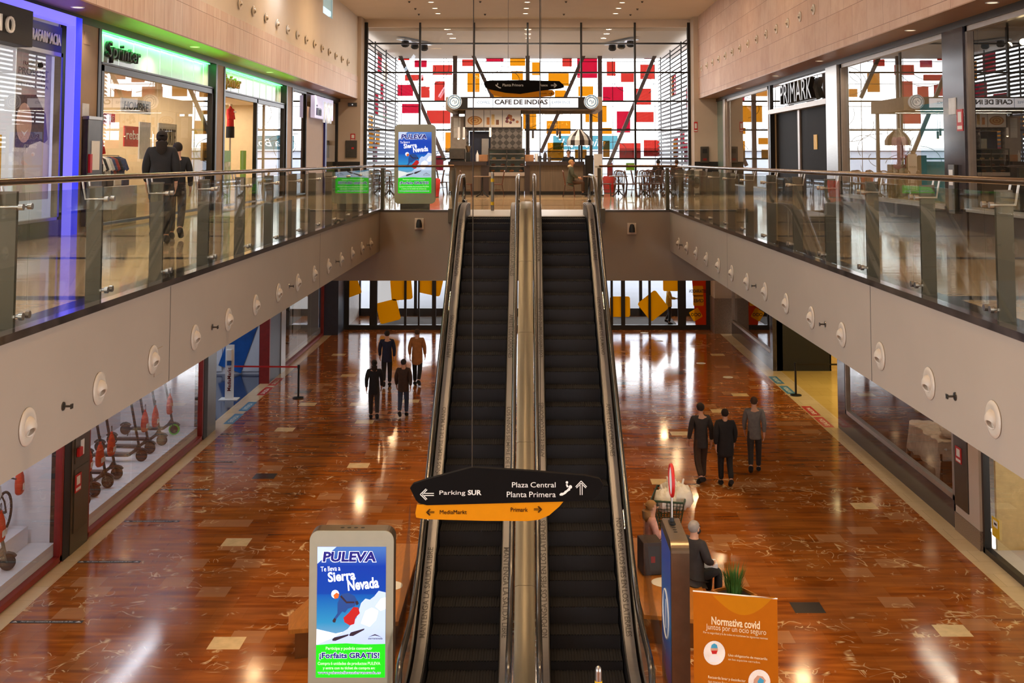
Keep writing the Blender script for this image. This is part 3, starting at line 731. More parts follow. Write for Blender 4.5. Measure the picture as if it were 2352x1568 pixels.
M['skin_print'] = pm('printed_skin', srgb(206, 170, 148), 0.4)
M['hair_print'] = pm('printed_hair', srgb(92, 74, 62), 0.5, var=0.4, scale=20)
M['tube'] = glow('shop_light_tube', (1.0, 0.95, 0.86), 9)
ZT = 9.74
for s, nm in ((-1, 'left'), (1, 'right')):
    x = s * 8.43
    struct('trim_transom_' + nm, MB().box(x - 0.1, x + 0.1, -8, 50.5, ZT, ZS - 0.02), M['black'])
struct('trim_plinth_left', MB().box(-8.5, -8.36, -8, 20.6, UF, UF + 0.28), M['dark_stone'])
# pillars between the units
for a, b in ((20.95, 22.1), (30.42, 31.25), (39.35, 40.3)):
    struct('trim_pillar_left', MB().box(-8.7, -8.34, a, b, UF, ZT), M['pillar'])
    for q in (a, b): struct('trim_edge_left', MB().box(-8.6, -8.32, q - 0.07, q + 0.07, UF, ZT), M['black'])
# --- pharmacy and hairdresser
t = thing('portal_light', 'glowing blue portal frame around the pharmacy window', 'light frame', (-8.33, 20.5, UF))
mb = MB(); mb.box(0, 0.16, 0, 0.29, 0, 3.92); mb.build('post', M['blue_side'], t)
MB().box(0.0, 0.16, -0.02, 0, 0, 3.92).build('post_front', M['blue_face'], t)
MB().box(0, 0.16, -9, -0.02, 3.75, 3.92).build('lintel', M['blue_face'], t)
light('blue_frame_glow', 'AREA', (-8.1, 20.4, 7.8), 20, (0.1, 0.12, 1.0), 0.3, (0, math.radians(-90), 0), 3.4)
shop_room('pharmacy', -1, 3.0, 9, 20.9, UF, ZT, M['white'])
light('pharmacy_lamp', 'AREA', (-10, 17.5, 9.6), 150, (0.9, 0.95, 1.0), 2.0)
window(10, -1, 12, 20.45, UF + 0.28, 9.1, M['steel'], 0.07, (15.3, 18.75, 18.95), True, 'shopclear')
t = thing('shop_sign', 'dark fascia board reading PARAFARMACIA in white letters', 'sign', (-8.43, 18.0, 9.1))
MB().box(-0.05, 0.05, -6, 2.4, 0, 0.46).build('board', M['navy'], t)
p = atX(132, 92, -8.36)
text('PARAFARMACIA', (0.055, 0.9, 0.12), (0, 1, 0), (0, 0, 1), 1.42, 0.2, M['wtxt'], t, 0.02, bold=0.015)
t = thing('projecting_sign', 'dark projecting sign box with pale numerals before the pharmacy fascia', 'sign', (-8.35, 18.2, 9.0))
MB().box(0.07, 0.36, -4, 0.1, 0, 0.58).build('box', M['blackmat'], t)
text('10', (0.365, -1.1, 0.14), (0, 1, 0), (0, 0, 1), 0.5, 0.26, M['wtxt'], t, 0.03)
def poster(name, lab, cat, s, y0, y1, z0, z1, base, x=None):
    t = thing(name, lab, cat, ((x if x else s * 8.43), (y0 + y1) / 2, z0)); w = (y1 - y0) / 2
    MB().box(-0.01, 0.01, -w, w, 0, z1 - z0).build('sheet', base, t); return t
t = poster('window_poster', 'tall hairdresser poster with a smiling face in the window beside the blue frame', 'poster', -1, 19.0, 20.4, 6.5, 9.1, M['poster_grey'], -8.56)
R, U = (0, 1, 0), (0, 0, 1)
text('FRANCK', (0.012, -0.45, 2.3), R, U, 0.5, 0.07, M['steel_dark'], t, 0.002)
text('PROVOST', (0.012, -0.62, 2.14), R, U, 1.2, 0.12, M['steel_dark'], t, 0.002)
text('PARIS', (0.012, 0.28, 2.06), R, U, 0.3, 0.045, M['steel_dark'], t, 0.002)
text('PELUQUERÍA', (0.012, -0.62, 1.93), R, U, 1.2, 0.08, M['steel_dark'], t, 0.002)
def flat(parent, pts, m, x, name='print'):
    """flat printed shape on a poster plane (y, z outline)"""
    mb = MB(); mb.poly([(x, a, b) for a, b in pts]); return mb.build(name, m, parent)
oval = lambda cy, cz, ry, rz, n=20: [(cy + ry * math.cos(2 * PI * i / n), cz + rz * math.sin(2 * PI * i / n)) for i in range(n)]
flat(t, [(-0.68, 0.9), (-0.68, 1.78), (0.1, 1.82), (0.5, 1.5), (0.62, 1.05), (0.3, 0.9)], M['hair_print'], 0.0115, 'printed_hair'); flat(t, oval(-0.35, 1.32, 0.3, 0.34), M['skin_print'], 0.012, 'printed_face')
flat(t, [(-0.48, 1.2), (-0.33, 1.15), (-0.18, 1.22), (-0.33, 1.1)], M['white'], 0.0125, 'printed_smile')
flat(t, [(-0.2, 0), (0.68, 0), (0.68, 0.95), (0.3, 1.02), (-0.1, 0.95), (-0.35, 0.8)], M['white'], 0.0122, 'printed_blouse')
t = poster('window_poster', 'bright yellow and pink product poster in the pharmacy window', 'poster', -1, 17.2, 18.55, 6.5, 7.6, M['yellow'], -8.56)
flat(t, oval(0.25, 0.65, 0.32, 0.3), M['wtxt'], 0.0115, 'printed_disc'); flat(t, oval(0.25, 0.65, 0.24, 0.22), M['yellow'], 0.012, 'printed_lemon')
flat(t, [(-0.67, 0), (0.67, 0), (0.67, 0.25), (-0.67, 0.25)], pm('pink_print', srgb(226, 120, 170), 0.5), 0.0115, 'printed_band')
t = thing('security_camera', 'white ball camera behind the hairdresser window', 'camera', (-8.56, 19.7, 8.82))
MB().sphere((0.06, 0, 0), 0.1, 14).build('ball', M['white'], t, True); MB().cyl((0.12, -0.06, 0), (0.16, -0.08, 0), 0.045).build('lens', M['blackmat'], t); MB().cyl((-0.05, 0, 0.05), (0.03, 0, 0.02), 0.03).build('mount', M['white'], t)
# fire point on the tan pillar
t = thing('fire_cabinet', 'grey hydrant cabinet with papers on the tan pillar by the blue frame', 'fire cabinet', (-8.31, 21.6, UF + 0.1))
MB().box(0, 0.1, -0.3, 0.34, 0, 2.0, 0.01).build('body', M['steel_dark'], t); MB().box(0.1, 0.106, -0.12, 0.28, 1.05, 1.6).build('paper', M['white'], t)
MB().box(0.1, 0.14, -0.26, -0.16, 1.0, 1.35).build('extinguisher_box', M['red'], t); MB().box(0.1, 0.13, -0.15, 0.05, 0.45, 0.6).build('alarm_button', M['red'], t)
MB().box(0, 0.12, -0.32, 0.36, 2.0, 2.06).build('top_cap', M['steel'], t)
o = MB().box(-8.34, -8.325, 21.3, 21.6, 9.36, 9.6, 0.005).build('emergency_light', M['pillar']); tag(o, 'small square emergency light high on the tan pillar by the blue frame', 'emergency light')
o = MB().box(-8.34, -8.326, 21.3, 21.62, 8.0, 8.25).build('notice', M['poster_grey']); tag(o, 'small metallic notice on the tan pillar by the blue frame', 'notice')
# --- two sport shop fronts with lamella fascias
for k, (y0, y1, lab) in enumerate(((22.35, 30.3, 'wide lamella fascia lit green, lettered Sprinter, nearer the blue frame'), (31.35, 39.25, 'bright lamella fascia with yellow edged Sprinter lettering, farther along'))):
    t = thing('shop_sign', lab, 'sign', (-8.43, (y0 + y1) / 2, 9.08)); w = (y1 - y0) / 2
    mb = MB(); n = 18
    for i in range(n): mb.box(-0.12, -0.1 + 0.012 * (i % 2), -w + 2 * w * i / n + 0.01, -w + 2 * w * (i + 1) / n - 0.01, 0.03, 0.66)
    mb.build('lamella_panel', M['gloss_white'], t)
    MB().box(-0.06, 0.06, -w, w, 0, 0.035).build('bottom_rail', M['black'], t)
    MB().box(-0.07, -0.03, -w + 0.05, w - 0.05, 0.642, 0.655).build('led_strip', M['led_green'], t)
    pa, pb = (252, 329) if k == 0 else (520, 559)
    ya, yb = atX(pa, 120, -8.38).y, atX(pb, 120, -8.38).y; cyy = (y0 + y1) / 2
    text('Sprinter', (-0.06, ya - cyy, 0.07), (0, 1, 0), (0, 0, 1), yb - ya, 0.44, M['ktxt'] if k == 0 else M['yellow'], t, 0.07, shear=0.15, bold=0.015)  # farther letters: yellow reflection put into the colour of black letters
    light('fascia_led', 'AREA', (-8.42, cyy, 9.72), 46 if k == 0 else 9, (0.1, 1.0, 0.22), 0.04, (0, math.radians(22), 0), 7.6)
    light('soffit_led', 'AREA', (-8.0, cyy, 9.5), 26 if k == 0 else 16, (0.12, 1.0, 0.05), 0.25, (PI, 0, 0), 7.4)
    shop_room('sport', -1, 4.2, y0 - 0.05, y1 + 0.05, UF, 9.06, M['shopwall'])
    for xx in (-10, -11.8): light('sport_shop_lamp', 'AREA', (xx, cyy, 9.0), 150, (1.0, 0.9, 0.76), 0.4, (0, 0, 0), 6.5)
    for j in range(3):
        o = MB().box(-10.4, -10.3, y0 + 1.0 + j * 2.4, y0 + 2.4 + j * 2.4, 8.98, 9.04).build('strip_light', M['tube'])
        tag(o, 'white strip light, %s inside the %s sport shop' % (ORD[j], 'green lit' if k == 0 else 'farther'), 'light')
window(11, -1, 22.35, 30.3, UF + 0.05, 9.06, M['black'], 0.12, (26.7, 27.15), True, 'shopclear')
window(12, -1, 31.35, 39.25, UF + 0.05, 9.06, M['black'], 0.12, (35.2, 35.35), True, 'shopglass', True)
MB().box(-8.49, -8.37, 35.2, 35.35, UF, 9.06).build('mullion', M['black'], bpy.data.objects['window_12'])
# contents of the first sport shop
def board(name, lab, cat, x, y0, y1, z0, z1, m, words=None, mt=None, sh=0, th=0.03):
    t = thing(name, lab, cat, (x, (y0 + y1) / 2, z0)); w = (y1 - y0) / 2; h = z1 - z0
    MB().box(-th / 2, th / 2, -w, w, 0, h).build('panel', m, t)
    if words: text(words, (th / 2 + 0.002, -w * 0.86, h * 0.2), (0, 1, 0), (0, 0, 1), w * 1.72, h * 0.6, mt, t, 0.004, shear=sh, bold=0.01)
    return t
def onX(px0, py0, px1, py1, X):
    a, b = atX(px0, py0, X), atX(px1, py1, X); return a.y, b.y, min(a.z, b.z), max(a.z, b.z)
y0, y1, z0, z1 = onX(277, 256, 345, 234, -8.75); board('hanging_sign', 'white hanging sign reading HOMBRE in the green lit sport shop', 'sign', -8.75, y0, y1, z0, z1, M['white'], 'HOMBRE', M['ktxt'], 0.25)
y0, y1, z0, z1 = onX(226, 284, 263, 262, -9.0); board('price_board', 'small red board reading 9,99€ near the tan pillar', 'sign', -9.0, y0 + 0.1, y1, z0, z1, M['red'], '9,99€', M['wtxt'])
y0, y1, z0, z1 = onX(284, 336, 338, 293, -9.9); board('wall_board', 'large red board lettered rebajas behind the headless red torso', 'sign', -9.9, y0, y1, z0, z1, M['red'], 'rebajas', M['wtxt'])
y0, y1, z0, z1 = onX(362, 345, 405, 286, -9.2); board('floor_sign', 'pale green board lettered DEPORTE inside the green lit sport shop', 'sign', -9.2, y0, y1, z0, z1, M['poster_grey'], 'DEPORTE', M['ktxt'])
y0, y1, z0, z1 = onX(318, 365, 345, 282, -9.1); board('floor_sign', 'narrow grey leaning board beside the red torso', 'sign', -9.1, y0, y1, z0, z1, M['poster_grey'])
t = thing('window_sticker', 'tall yellow oval sale sticker on the sport shop glass reading 70', 'sticker', (-8.46, atX(448, 330, -8.46).y, 0))
zc = atX(448, 330, -8.46).z; rz = 0.36
mb = MB(); mb.poly([(0.008, a, b) for a, b in oval(0, zc, 0.27, rz, 28)]); mb.build('oval', pm('sale_yellow', srgb(226, 214, 90), 0.5), t)
text('70', (0.012, -0.16, zc - 0.09), (0, 1, 0), (0, 0, 1), 0.32, 0.2, M['ktxt'], t, 0.002)
M['garment'] = [pm('garment_%d' % i, c, 0.85) for i, c in enumerate((srgb(60, 60, 66), srgb(150, 148, 142), srgb(196, 190, 180), srgb(120, 40, 36), srgb(46, 56, 84), srgb(28, 28, 30)))]
def rack(lab, x, y, n, L, seed):
    t = thing('clothes_rack', lab, 'clothes rack', (x, y, UF)); r = random.Random(seed)
    mb = MB(); mb.tube([(0, -L / 2, 0), (0, -L / 2, 1.45), (0, L / 2, 1.45), (0, L / 2, 0)], 0.016, 8); mb.bar((-0.25, -L / 2, 0.02), (0.25, -L / 2, 0.02), 0.03, 0.03); mb.bar((-0.25, L / 2, 0.02), (0.25, L / 2, 0.02), 0.03, 0.03); mb.build('stand', M['steel'], t)
    for i in range(n):
        yy = -L / 2 + 0.1 + (L - 0.2) * i / (n - 1); mb = MB(); h = 0.7 + 0.25 * r.random()
        mb.prism([(-0.2, yy, 1.42 - h), (0.2, yy, 1.42 - h), (0.18, yy, 1.2), (0.24, yy, 1.05), (0.3, yy, 1.1), (0.2, yy, 1.36), (0.06, yy, 1.42), (-0.06, yy, 1.42), (-0.2, yy, 1.36), (-0.3, yy, 1.1), (-0.24, yy, 1.05), (-0.18, yy, 1.2)], (0, 0.045, 0))
        mb.build('garment', M['garment'][r.randrange(6)], t)
    return t
rack('long rack of grey garments along the back of the green lit sport shop', -10.9, 25.2, 12, 2.4, 1)
rack('rack of dark garments near the far end of the green lit sport shop', -10.6, 28.6, 10, 2.0, 2)
rack('rack of mixed garments in the farther sport shop', -10.2, 33.4, 12, 2.2, 3)
t = thing('display_table', 'low grey display table of folded clothes in the green lit sport shop', 'table', (-9.6, 26.0, UF))
MB().box(-0.45, 0.45, -0.8, 0.8, 0, 0.75, 0.01).build('plinth', M['garment'][1], t)
for i in range(3): MB().box(-0.3, 0.3, -0.7 + i * 0.5, -0.3 + i * 0.5, 0.75, 0.9, 0.02).build('folded_clothes', M['garment'][(i * 2) % 6], t)
# contents of the second sport shop
y0, y1, z0, z1 = onX(505, 396, 531, 346, -8.6); board('floor_sign', 'green sign reading CLICK & COLLECT in the farther sport shop window', 'sign', -8.62, y0, y1, UF + 0.05, z1, M['green'], 'CLICK & COLLECT', M['wtxt'])
y0, y1, z0, z1 = onX(554, 396, 566, 346, -8.6); board('floor_sign', 'narrow green sign behind the window mullion of the farther sport shop', 'sign', -8.62, y0, y1, UF + 0.05, z1, M['green'])
# --- last unit on the left
shop_room('toys', -1, 3.0, 40.3, 50.4, UF, ZT, M['shopwall'])
window(13, -1, 40.35, 43.1, UF + 0.05, ZT, M['black'], 0.08)
struct('wall_left_panel', MB().box(-8.6, -8.36, 43.1, 46.6, UF, 9.2), M['pillar'])
window(14, -1, 46.9, 50.3, UF + 0.05, ZT, M['black'], 0.1)
o = MB().box(-8.5, -8.28, 46.6, 46.95, UF, 9.3).build('trim_blue_post', pm('deep_blue', srgb(24, 28, 120), 0.4), kind='structure')
t = thing('shop_sign', 'lavender projecting sign with outlined white POP letters', 'sign', (-8.3, 44.4, 8.7))
MB().box(0, 0.16, -0.9, 3.2, 0.1, 0.95).build('panel', glow('lavender_lit', (0.62, 0.6, 0.85), 0.5), t)
text('POP', (0.165, 0.8, -0.05), (0, 1, 0), (0, 0, 1), 2.0, 0.85, M['lit_white'], t, 0.06, bold=0.05)
text('im', (0.165, -0.6, 0.2), (0, 1, 0), (0, 0, 1), 0.9, 0.4, M['navy'], t, 0.04)
for nm, z0 in (('upper', 8.0), ('middle', 7.1), ('lower', 6.2)):
    o = MB().box(-8.46, -8.44, 47.3, 49.9, z0, z0 + 0.7).build('window_graphic', M['poster_grey'] if nm != 'lower' else M['green']); tag(o, 'printed %s graphic in the last left shop window' % nm, 'graphic')
# --- fixtures on the end walls
def fire_sign(lab, loc, w, h, axis):
    t = thing('fire_sign', lab, 'sign', loc)
    if axis == 'y':
        MB().box(-w / 2, w / 2, -0.012, 0, 0, h).build('plate', M['red'], t); MB().box(-w * 0.28, w * 0.3, -0.015, -0.012, h * 0.35, h * 0.85).build('pictogram', M['wtxt'], t); MB().box(-w * 0.4, w * 0.4, -0.015, -0.012, h * 0.08, h * 0.2).build('caption', M['wtxt'], t)
    else:
        s = axis; MB().box(min(0, -s * 0.012), max(0, -s * 0.012), -w / 2, w / 2, 0, h).build('plate', M['red'], t); MB().box(min(-s * 0.012, -s * 0.015), max(-s * 0.012, -s * 0.015), -w * 0.28, w * 0.28, h * 0.4, h * 0.88).build('pictogram', M['wtxt'], t); MB().box(min(-s * 0.012, -s * 0.015), max(-s * 0.012, -s * 0.015), -w * 0.38, w * 0.38, h * 0.08, h * 0.24).build('caption', M['wtxt'], t)
    return t
p = atY(810, 323, 50.46); fire_sign('red fire hose sign above the cabinet on the left end wall', (p.x, 50.5, p.z), 0.21, 0.31, 'y')
p = atY(1596, 303, 50.46); fire_sign('red fire equipment sign on the right end wall', (7.42, 50.5, p.z), 0.16, 0.45, 'y')
p = atY(806, 362, 50.4); t = thing('hose_cabinet', 'grey fire hose cabinet on the left end wall', 'fire cabinet', (p.x, 50.5, p.z)); MB().box(-0.25, 0.25, -0.08, 0, 0, 0.76, 0.01).build('door', M['steel_dark'], t); MB().box(0.02, 0.12, -0.09, -0.08, 0.38, 0.46).build('handle', M['red'], t)
p = atY(809, 240, 50.4); t = thing('emergency_light', 'grey emergency light above the left fire cabinet', 'light', (p.x, 50.5, p.z)); MB().box(-0.2, 0.2, -0.05, 0, -0.08, 0.08, 0.01).build('body', M['steel_dark'], t); MB().sphere((0, -0.05, 0), 0.03, 10).build('lamp', M['lit_white'], t)
p = atY(1619, 382, 50.4); t = thing('ticket_machine', 'grey wall machine with a dark screen on the right end wall', 'machine', (p.x, 50.5, UF + 1.2)); MB().box(-0.18, 0.18, -0.12, 0, 0, 0.72, 0.02).build('body', M['steel_dark'], t); MB().box(-0.1, 0.1, -0.125, -0.12, 0.42, 0.62).build('screen', M['blackmat'], t); MB().box(-0.08, 0.08, -0.125, -0.12, 0.1, 0.2).build('slot', M['wine'], t)
# ---------------------------------------------------------------- right hand shops
M['frost'] = pm('frosted_green_glass', srgb(116, 138, 132), 0.25, var=0.08)
struct('wall_right_panel', MB().box(8.38, 8.5, 48.6, 50.5, UF, ZT), M['frost'])
struct('trim_post_right', MB().box(8.3, 8.5, 48.1, 48.6, UF, ZT), M['alu'])
shop_room('fashion_far', 1, 4, 39.5, 48.6, UF, ZT, M['shopwall'])
window(15, 1, 39.75, 48.1, UF + 0.3, ZT, M['alu'], 0.1, (43.9,))
struct('baseboard_right_far', MB().box(8.34, 8.5, 39.5, 48.1, UF, UF + 0.3), M['dark_stone'])
# closed entrance between the windows
d = sroot('door_2')
M['leaf'] = pm('closed_black_door', srgb(20, 16, 13), 0.6, spec=0.06)
MB().box(8.55, 8.6, 36.0, 39.3, UF, 8.75).build('leaf', M['leaf'], d); MB().box(8.55, 8.6, 31.9, 35.75, UF, 8.75).build('leaf', M['leaf'], d)
MB().box(8.5, 8.62, 35.75, 36.0, UF, 8.75).build('centre_post', M['alu'], d); MB().box(8.3, 8.62, 31.8, 39.5, 8.75, 8.9).build('lintel', M['alu'], d)
MB().box(8.34, 8.5, 31.7, 31.86, UF, ZT).build('jamb', M['alu'], d); MB().box(8.34, 8.5, 39.3, 39.5, UF, ZT).build('jamb', M['black'], d)
struct('wall_entrance_back', MB().box(8.66, 8.75, 31.7, 39.5, UF, ZT), M['shopdark'])
w = sroot('window_16'); mb = MB(); mb.poly([(8.4, 31.86, 8.9), (8.4, 39.3, 8.9), (8.4, 39.3, ZT), (8.4, 31.86, ZT)]); mb.build('pane', M['shopglass'], w)
t = thing('shop_sign', 'dark metal PRIMARK letters above the closed black doors', 'sign', (8.36, 36.3, 9.0))
ya, yb = atX(1798, 200, 8.3).y, atX(1871, 200, 8.3).y; n = 7; step = (ya - yb) / n
text('PRIMARK', (-0.02, ya - 36.3, -0.02), (0, -1, 0), (0, 0, 1), ya - yb, 0.62, M['steel_dark'], t, 0.14, spacing=1.05)
MB().box(-0.01, 0.01, yb - 36.3, ya - 36.3, -0.06, -0.03).build('rail', M['steel_dark'], t)
p = atX(1873, 326, 8.54); o = MB().box(8.535, 8.55, p.y - 0.2, p.y + 0.2, p.z - 0.22, p.z + 0.22).build('notice', M['yellow']); tag(o, 'yellow notice plate on the closed black door', 'notice')
struct('trim_metal_pillar', MB().box(8.28, 8.6, 30.55, 31.7, UF, ZT), M['steel'])
shop_room('fashion', 1, 4.2, 22.8, 30.6, UF, ZT, M['shopwall'], M['shopdark'])
window(17, 1, 22.85, 30.5, UF + 0.4, ZT, M['alu'], 0.1)
struct('baseboard_right_mid', MB().box(8.34, 8.5, 22.85, 30.5, UF, UF + 0.36), M['dark_stone']); struct('trim_sill_mid', MB().box(8.3, 8.5, 22.85, 30.5, UF + 0.36, UF + 0.42), M['alu'])
struct('floor_display_mid', MB().box(8.5, 12.5, 22.9, 30.5, UF, UF + 0.4), M['yellow_floor'])
light('fashion_lamp', 'AREA', (9.6, 26.5, 9.5), 50, SOFT, 0.5, (0, 0, 0), 5)
struct('trim_pillar_right', MB().box(8.32, 8.7, 21.75, 22.85, UF, ZT), M['dark_stone'])
shop_room('grill', 1, 4.2, 9, 21.8, UF, ZT, M['shopdark'], M['shopdark'])
window(18, 1, 12, 21.75, UF + 0.4, ZT, M['alu'], 0.1, (17.6,))
struct('baseboard_right_near', MB().box(8.34, 8.5, -8, 21.75, UF, UF + 0.36), M['dark_stone']); struct('trim_sill_near', MB().box(8.3, 8.5, -8, 21.75, UF + 0.36, UF + 0.42), M['alu'])
M['teal'] = pm('teal_panel', srgb(20, 128, 140), 0.5)
y0, y1, z0, z1 = onX(2120, 480, 2186, 240, 9.4); board('display_wall', 'tall teal display panel in the fashion window beside the mannequin', 'panel', 9.4, y1, y0, UF + 0.4, 8.5, M['teal'])
o = MB().box(10.4, 10.45, 23.6, 26.5, UF + 0.4, 7.6).build('display_wall', M['shopwall']); tag(o, 'low beige display wall behind the pink coated mannequin', 'panel')
# three bright spots on a track in the near right shop
t = thing('spot_track', 'ceiling track with three glaring spotlights behind the near right window', 'spotlight')
MB().box(9.2, 9.24, 15, 20.5, 9.3, 9.34).build('track', M['black'], t)
for px, py in ((2285, 118), (2317, 104), (2350, 96)):
    p = atX(px, py, 9.2); d = Vector((-0.4, -0.8, -0.35)).normalized()
    MB().lathe([(0, -0.16), (0.05, -0.15), (0.07, 0), (0.065, 0), (0, -0.02)], p, d, 16).build('spotlight', M['black'], t, True)
    MB().lathe([(0, 0.0), (0.062, 0.0)], p, d, 16).build('lamp_face', glow('spot_face', (1.0, 0.78, 0.42), 30), t)
    MB().cyl(p - d * 0.1, (9.22, p.y + 0.08, 9.31), 0.012).build('arm', M['black'], t)
p = atX(2204, 265, 8.31); fire_sign('red fire hose sign on the dark stone pillar by the mannequin window', (8.32, p.y, p.z - 0.3), 0.3, 0.42, 1)
o = MB().box(8.3, 8.32, 22.15, 22.5, 8.08, 8.4).build('notice', M['poster_grey']); tag(o, 'small picture notice above the fire sign on the dark pillar', 'notice')
t = thing('hydrant_box', 'slim grey box low on the dark stone pillar', 'box', (8.32, 22.3, UF + 0.3)); MB().box(-0.08, 0, -0.16, 0.16, 0, 0.95, 0.01).build('body', M['steel_dark'], t); MB().box(-0.085, -0.08, -0.1, 0.1, 0.55, 0.85).build('label_plate', M['white'], t)
# round downlights in the soffits
for s, ys in ((-1, (20.0, 27.1, 35.0, 44.0)), (1, (19.4, 23.6, 31.0, 36.5, 43.0))):
    for i, yy in enumerate(ys):
        t = thing('soffit_light', 'round recessed light in the %s soffit, %s from the near end' % ('left' if s < 0 else 'right', ORD[i]), 'light', (s * 7.95, yy, ZS - 0.02), 0, 'soffit lights')
        MB().lathe([(0.0, -0.004), (0.09, -0.004), (0.11, -0.012), (0.12, 0)], n=20).build('ring', M['white'], t, True); MB().lathe([(0, -0.006), (0.085, -0.006)], n=20).build('lens', glow('soffit_lens', (1, 0.8, 0.55), 1.2) if i == 0 and s < 0 else bpy.data.materials['soffit_lens'], t)
# ceiling lights near the glass and small ceiling devices
for px, py in ((990, 5), (999, 19), (1006, 31), (1211, 5), (1209, 19), (1207, 31), (1429, 6), (1421, 19), (1414, 31)):
    p = atZ(px, py, ZC); q = ORD[{5: 0, 6: 0, 19: 1, 31: 2}[py]]; side = 'left' if px < 1100 else 'right' if px > 1300 else 'middle'
    t = thing('ceiling_light', 'recessed ceiling light of the %s file, %s row towards the glass' % (side, q), 'light', p, 0, 'recessed lights before the glass wall')
    MB().lathe([(0.1, -0.003), (0.14, -0.012), (0.15, 0)], n=20).build('ring', M['white'], t, True); MB().lathe([(0, -0.002), (0.105, -0.002)], n=20).build('lens', glow('downlight_lens', (1, 0.75, 0.45), 6) if 'downlight_lens' not in bpy.data.materials else bpy.data.materials['downlight_lens'], t)
for i, (px, py) in enumerate(((954, 19), (962, 32), (940, 3), (1114, 32), (1103, 3), (1295, 32), (1300, 3), (1464, 20), (1448, 33), (1475, 3))):
    p = atZ(px, py, ZC); t = thing('smoke_detector', 'small dark ceiling detector near the glass, %s counted from the left' % ORD[i], 'detector', p, 0, 'ceiling detectors')
    MB().lathe([(0, -0.07), (0.03, -0.06), (0.05, -0.01), (0.06, 0)], n=14).build('dome', M['steel_dark'], t, True)
# three-lamp floodlights of the terrace ceiling
for px, py, dx, lab in ((953, 92, 1, 'left'), (1427, 92, -1, 'right')):
    p = atZ(px, py, 13.04); t = thing('floodlight_tray', 'tilted three lamp floodlight tray under the terrace ceiling, %s side' % lab, 'floodlight', p)
    MB().obox((0, 0, -0.1), (dx * 0.55, 1.4, 0), (dx * -1.4, 0.55, 0), (0, 0, 1), 1.5, 0.22, 0.02).build('tray', M['steel'], t)
    for k in (-1, 0, 1):
        c = Vector((dx * 0.37 * k, 0.95 * k, -0.14)); MB().lathe([(0, 0), (0.17, 0.0), (0.2, -0.22), (0.12, -0.3), (0, -0.32)], c, (0, 0, 1), 14).build('lamp', M['blackmat'], t, True)
# ---------------------------------------------------------------- lower shops, left side
ZL = 4.0
def trimbox(name, x0, x1, y0, y1, z0, z1, m): struct(name, MB().box(x0, x1, y0, y1, z0, z1), m)
M['display'] = pm('display_white', srgb(232, 232, 240), 0.4, var=0.02)
def window_low(n, s, y0, y1, z0, z1, frame, fw, joints=()):
    w = sroot('window_%d' % n); x = s * 8.43; mb = MB()
    for a, b in ((y0, y0 + fw), (y1 - fw, y1)): mb.box(x - 0.06, x + 0.06, a, b, 0, z1)
    mb.box(x - 0.06, x + 0.06, y0, y1, z0 - 0.1, z0); mb.build('frame', frame, w)
    js = [y0 + fw] + list(joints) + [y1 - fw]
    for a, b in zip(js, js[1:]):
        p = MB(); p.poly([(x, a + 0.005, z0), (x, b - 0.005, z0), (x, b - 0.005, z1), (x, a + 0.005, z1)]); p.build('pane', M['shopglass'], w)
# display windows: platform, backdrop, red frames
for k, (y0, y1) in enumerate(((12.0, 21.0), (22.15, 29.9), (39.75, 47.3))):
    window_low(20 + k, -1, y0, y1, 0.12, 4.75, M['wine'], 0.09, [y0 + (y1 - y0) * f for f in (0.33, 0.66)])
    mb = MB(); mb.box(-10.6, -10.5, y0, y1, 0, 4.75); mb.box(-10.6, -8.6, y0 - 0.06, y0, 0, 4.75); mb.box(-10.6, -8.6, y1, y1 + 0.06, 0, 4.75); struct('wall_display_left', mb, M['display'])
    struct('floor_display_left', MB().box(-10.5, -8.5, y0 + 0.02, y1 - 0.02, 0, 0.34), M['display'])
    struct('ceiling_display_left', MB().box(-10.6, -8.5, y0, y1, 4.72, 4.77), M['white_paint'])
    light('display_window_lamp', 'AREA', (-9.3, (y0 + y1) / 2, 4.65), 120 if k < 2 else 90, (0.86, 0.9, 1.0), 0.25, (0, 0, 0), (y1 - y0) * 0.9)
trimbox('trim_pilaster_black_1', -8.6, -8.36, 21.0, 21.3, 0, 4.78, M['blackmat'])
trimbox('trim_pilaster_black_2', -8.6, -8.36, 29.9, 30.25, 0, 4.78, M['blackmat'])
trimbox('trim_pilaster_metal', -8.6, -8.36, 30.25, 31.05, 0, 4.78, M['steel_dark'])
t = thing('hydrant_cabinet', 'tall brown metal hydrant cabinet between the two left display windows', 'fire cabinet', (-8.4, 21.72, 0))
MB().box(-0.2, 0.05, -0.42, 0.42, 0, 4.78).build('body', M['bronze'], t)
for z0, z1 in ((0.35, 1.5), (1.6, 3.2)): MB().box(0.05, 0.065, -0.3, 0.34, z0, z1, 0.005).build('door', M['bronze'], t)
fire_sign('red fire hose sign on the brown hydrant cabinet, upper one', (-8.34, 21.55, 2.35), 0.3, 0.36, -1); fire_sign('red fire button sign on the brown hydrant cabinet, lower one', (-8.33, 21.55, 1.08), 0.28, 0.32, -1)
t = thing('alarm_button', 'red alarm call point on the brown hydrant cabinet', 'alarm', (-8.335, 21.55, 1.72)); MB().box(0, 0.06, -0.08, 0.08, 0, 0.16, 0.01).build('housing', M['red'], t); MB().box(0, 0.01, 0.1, 0.26, -0.02, 0.26).build('card', M['white'], t)
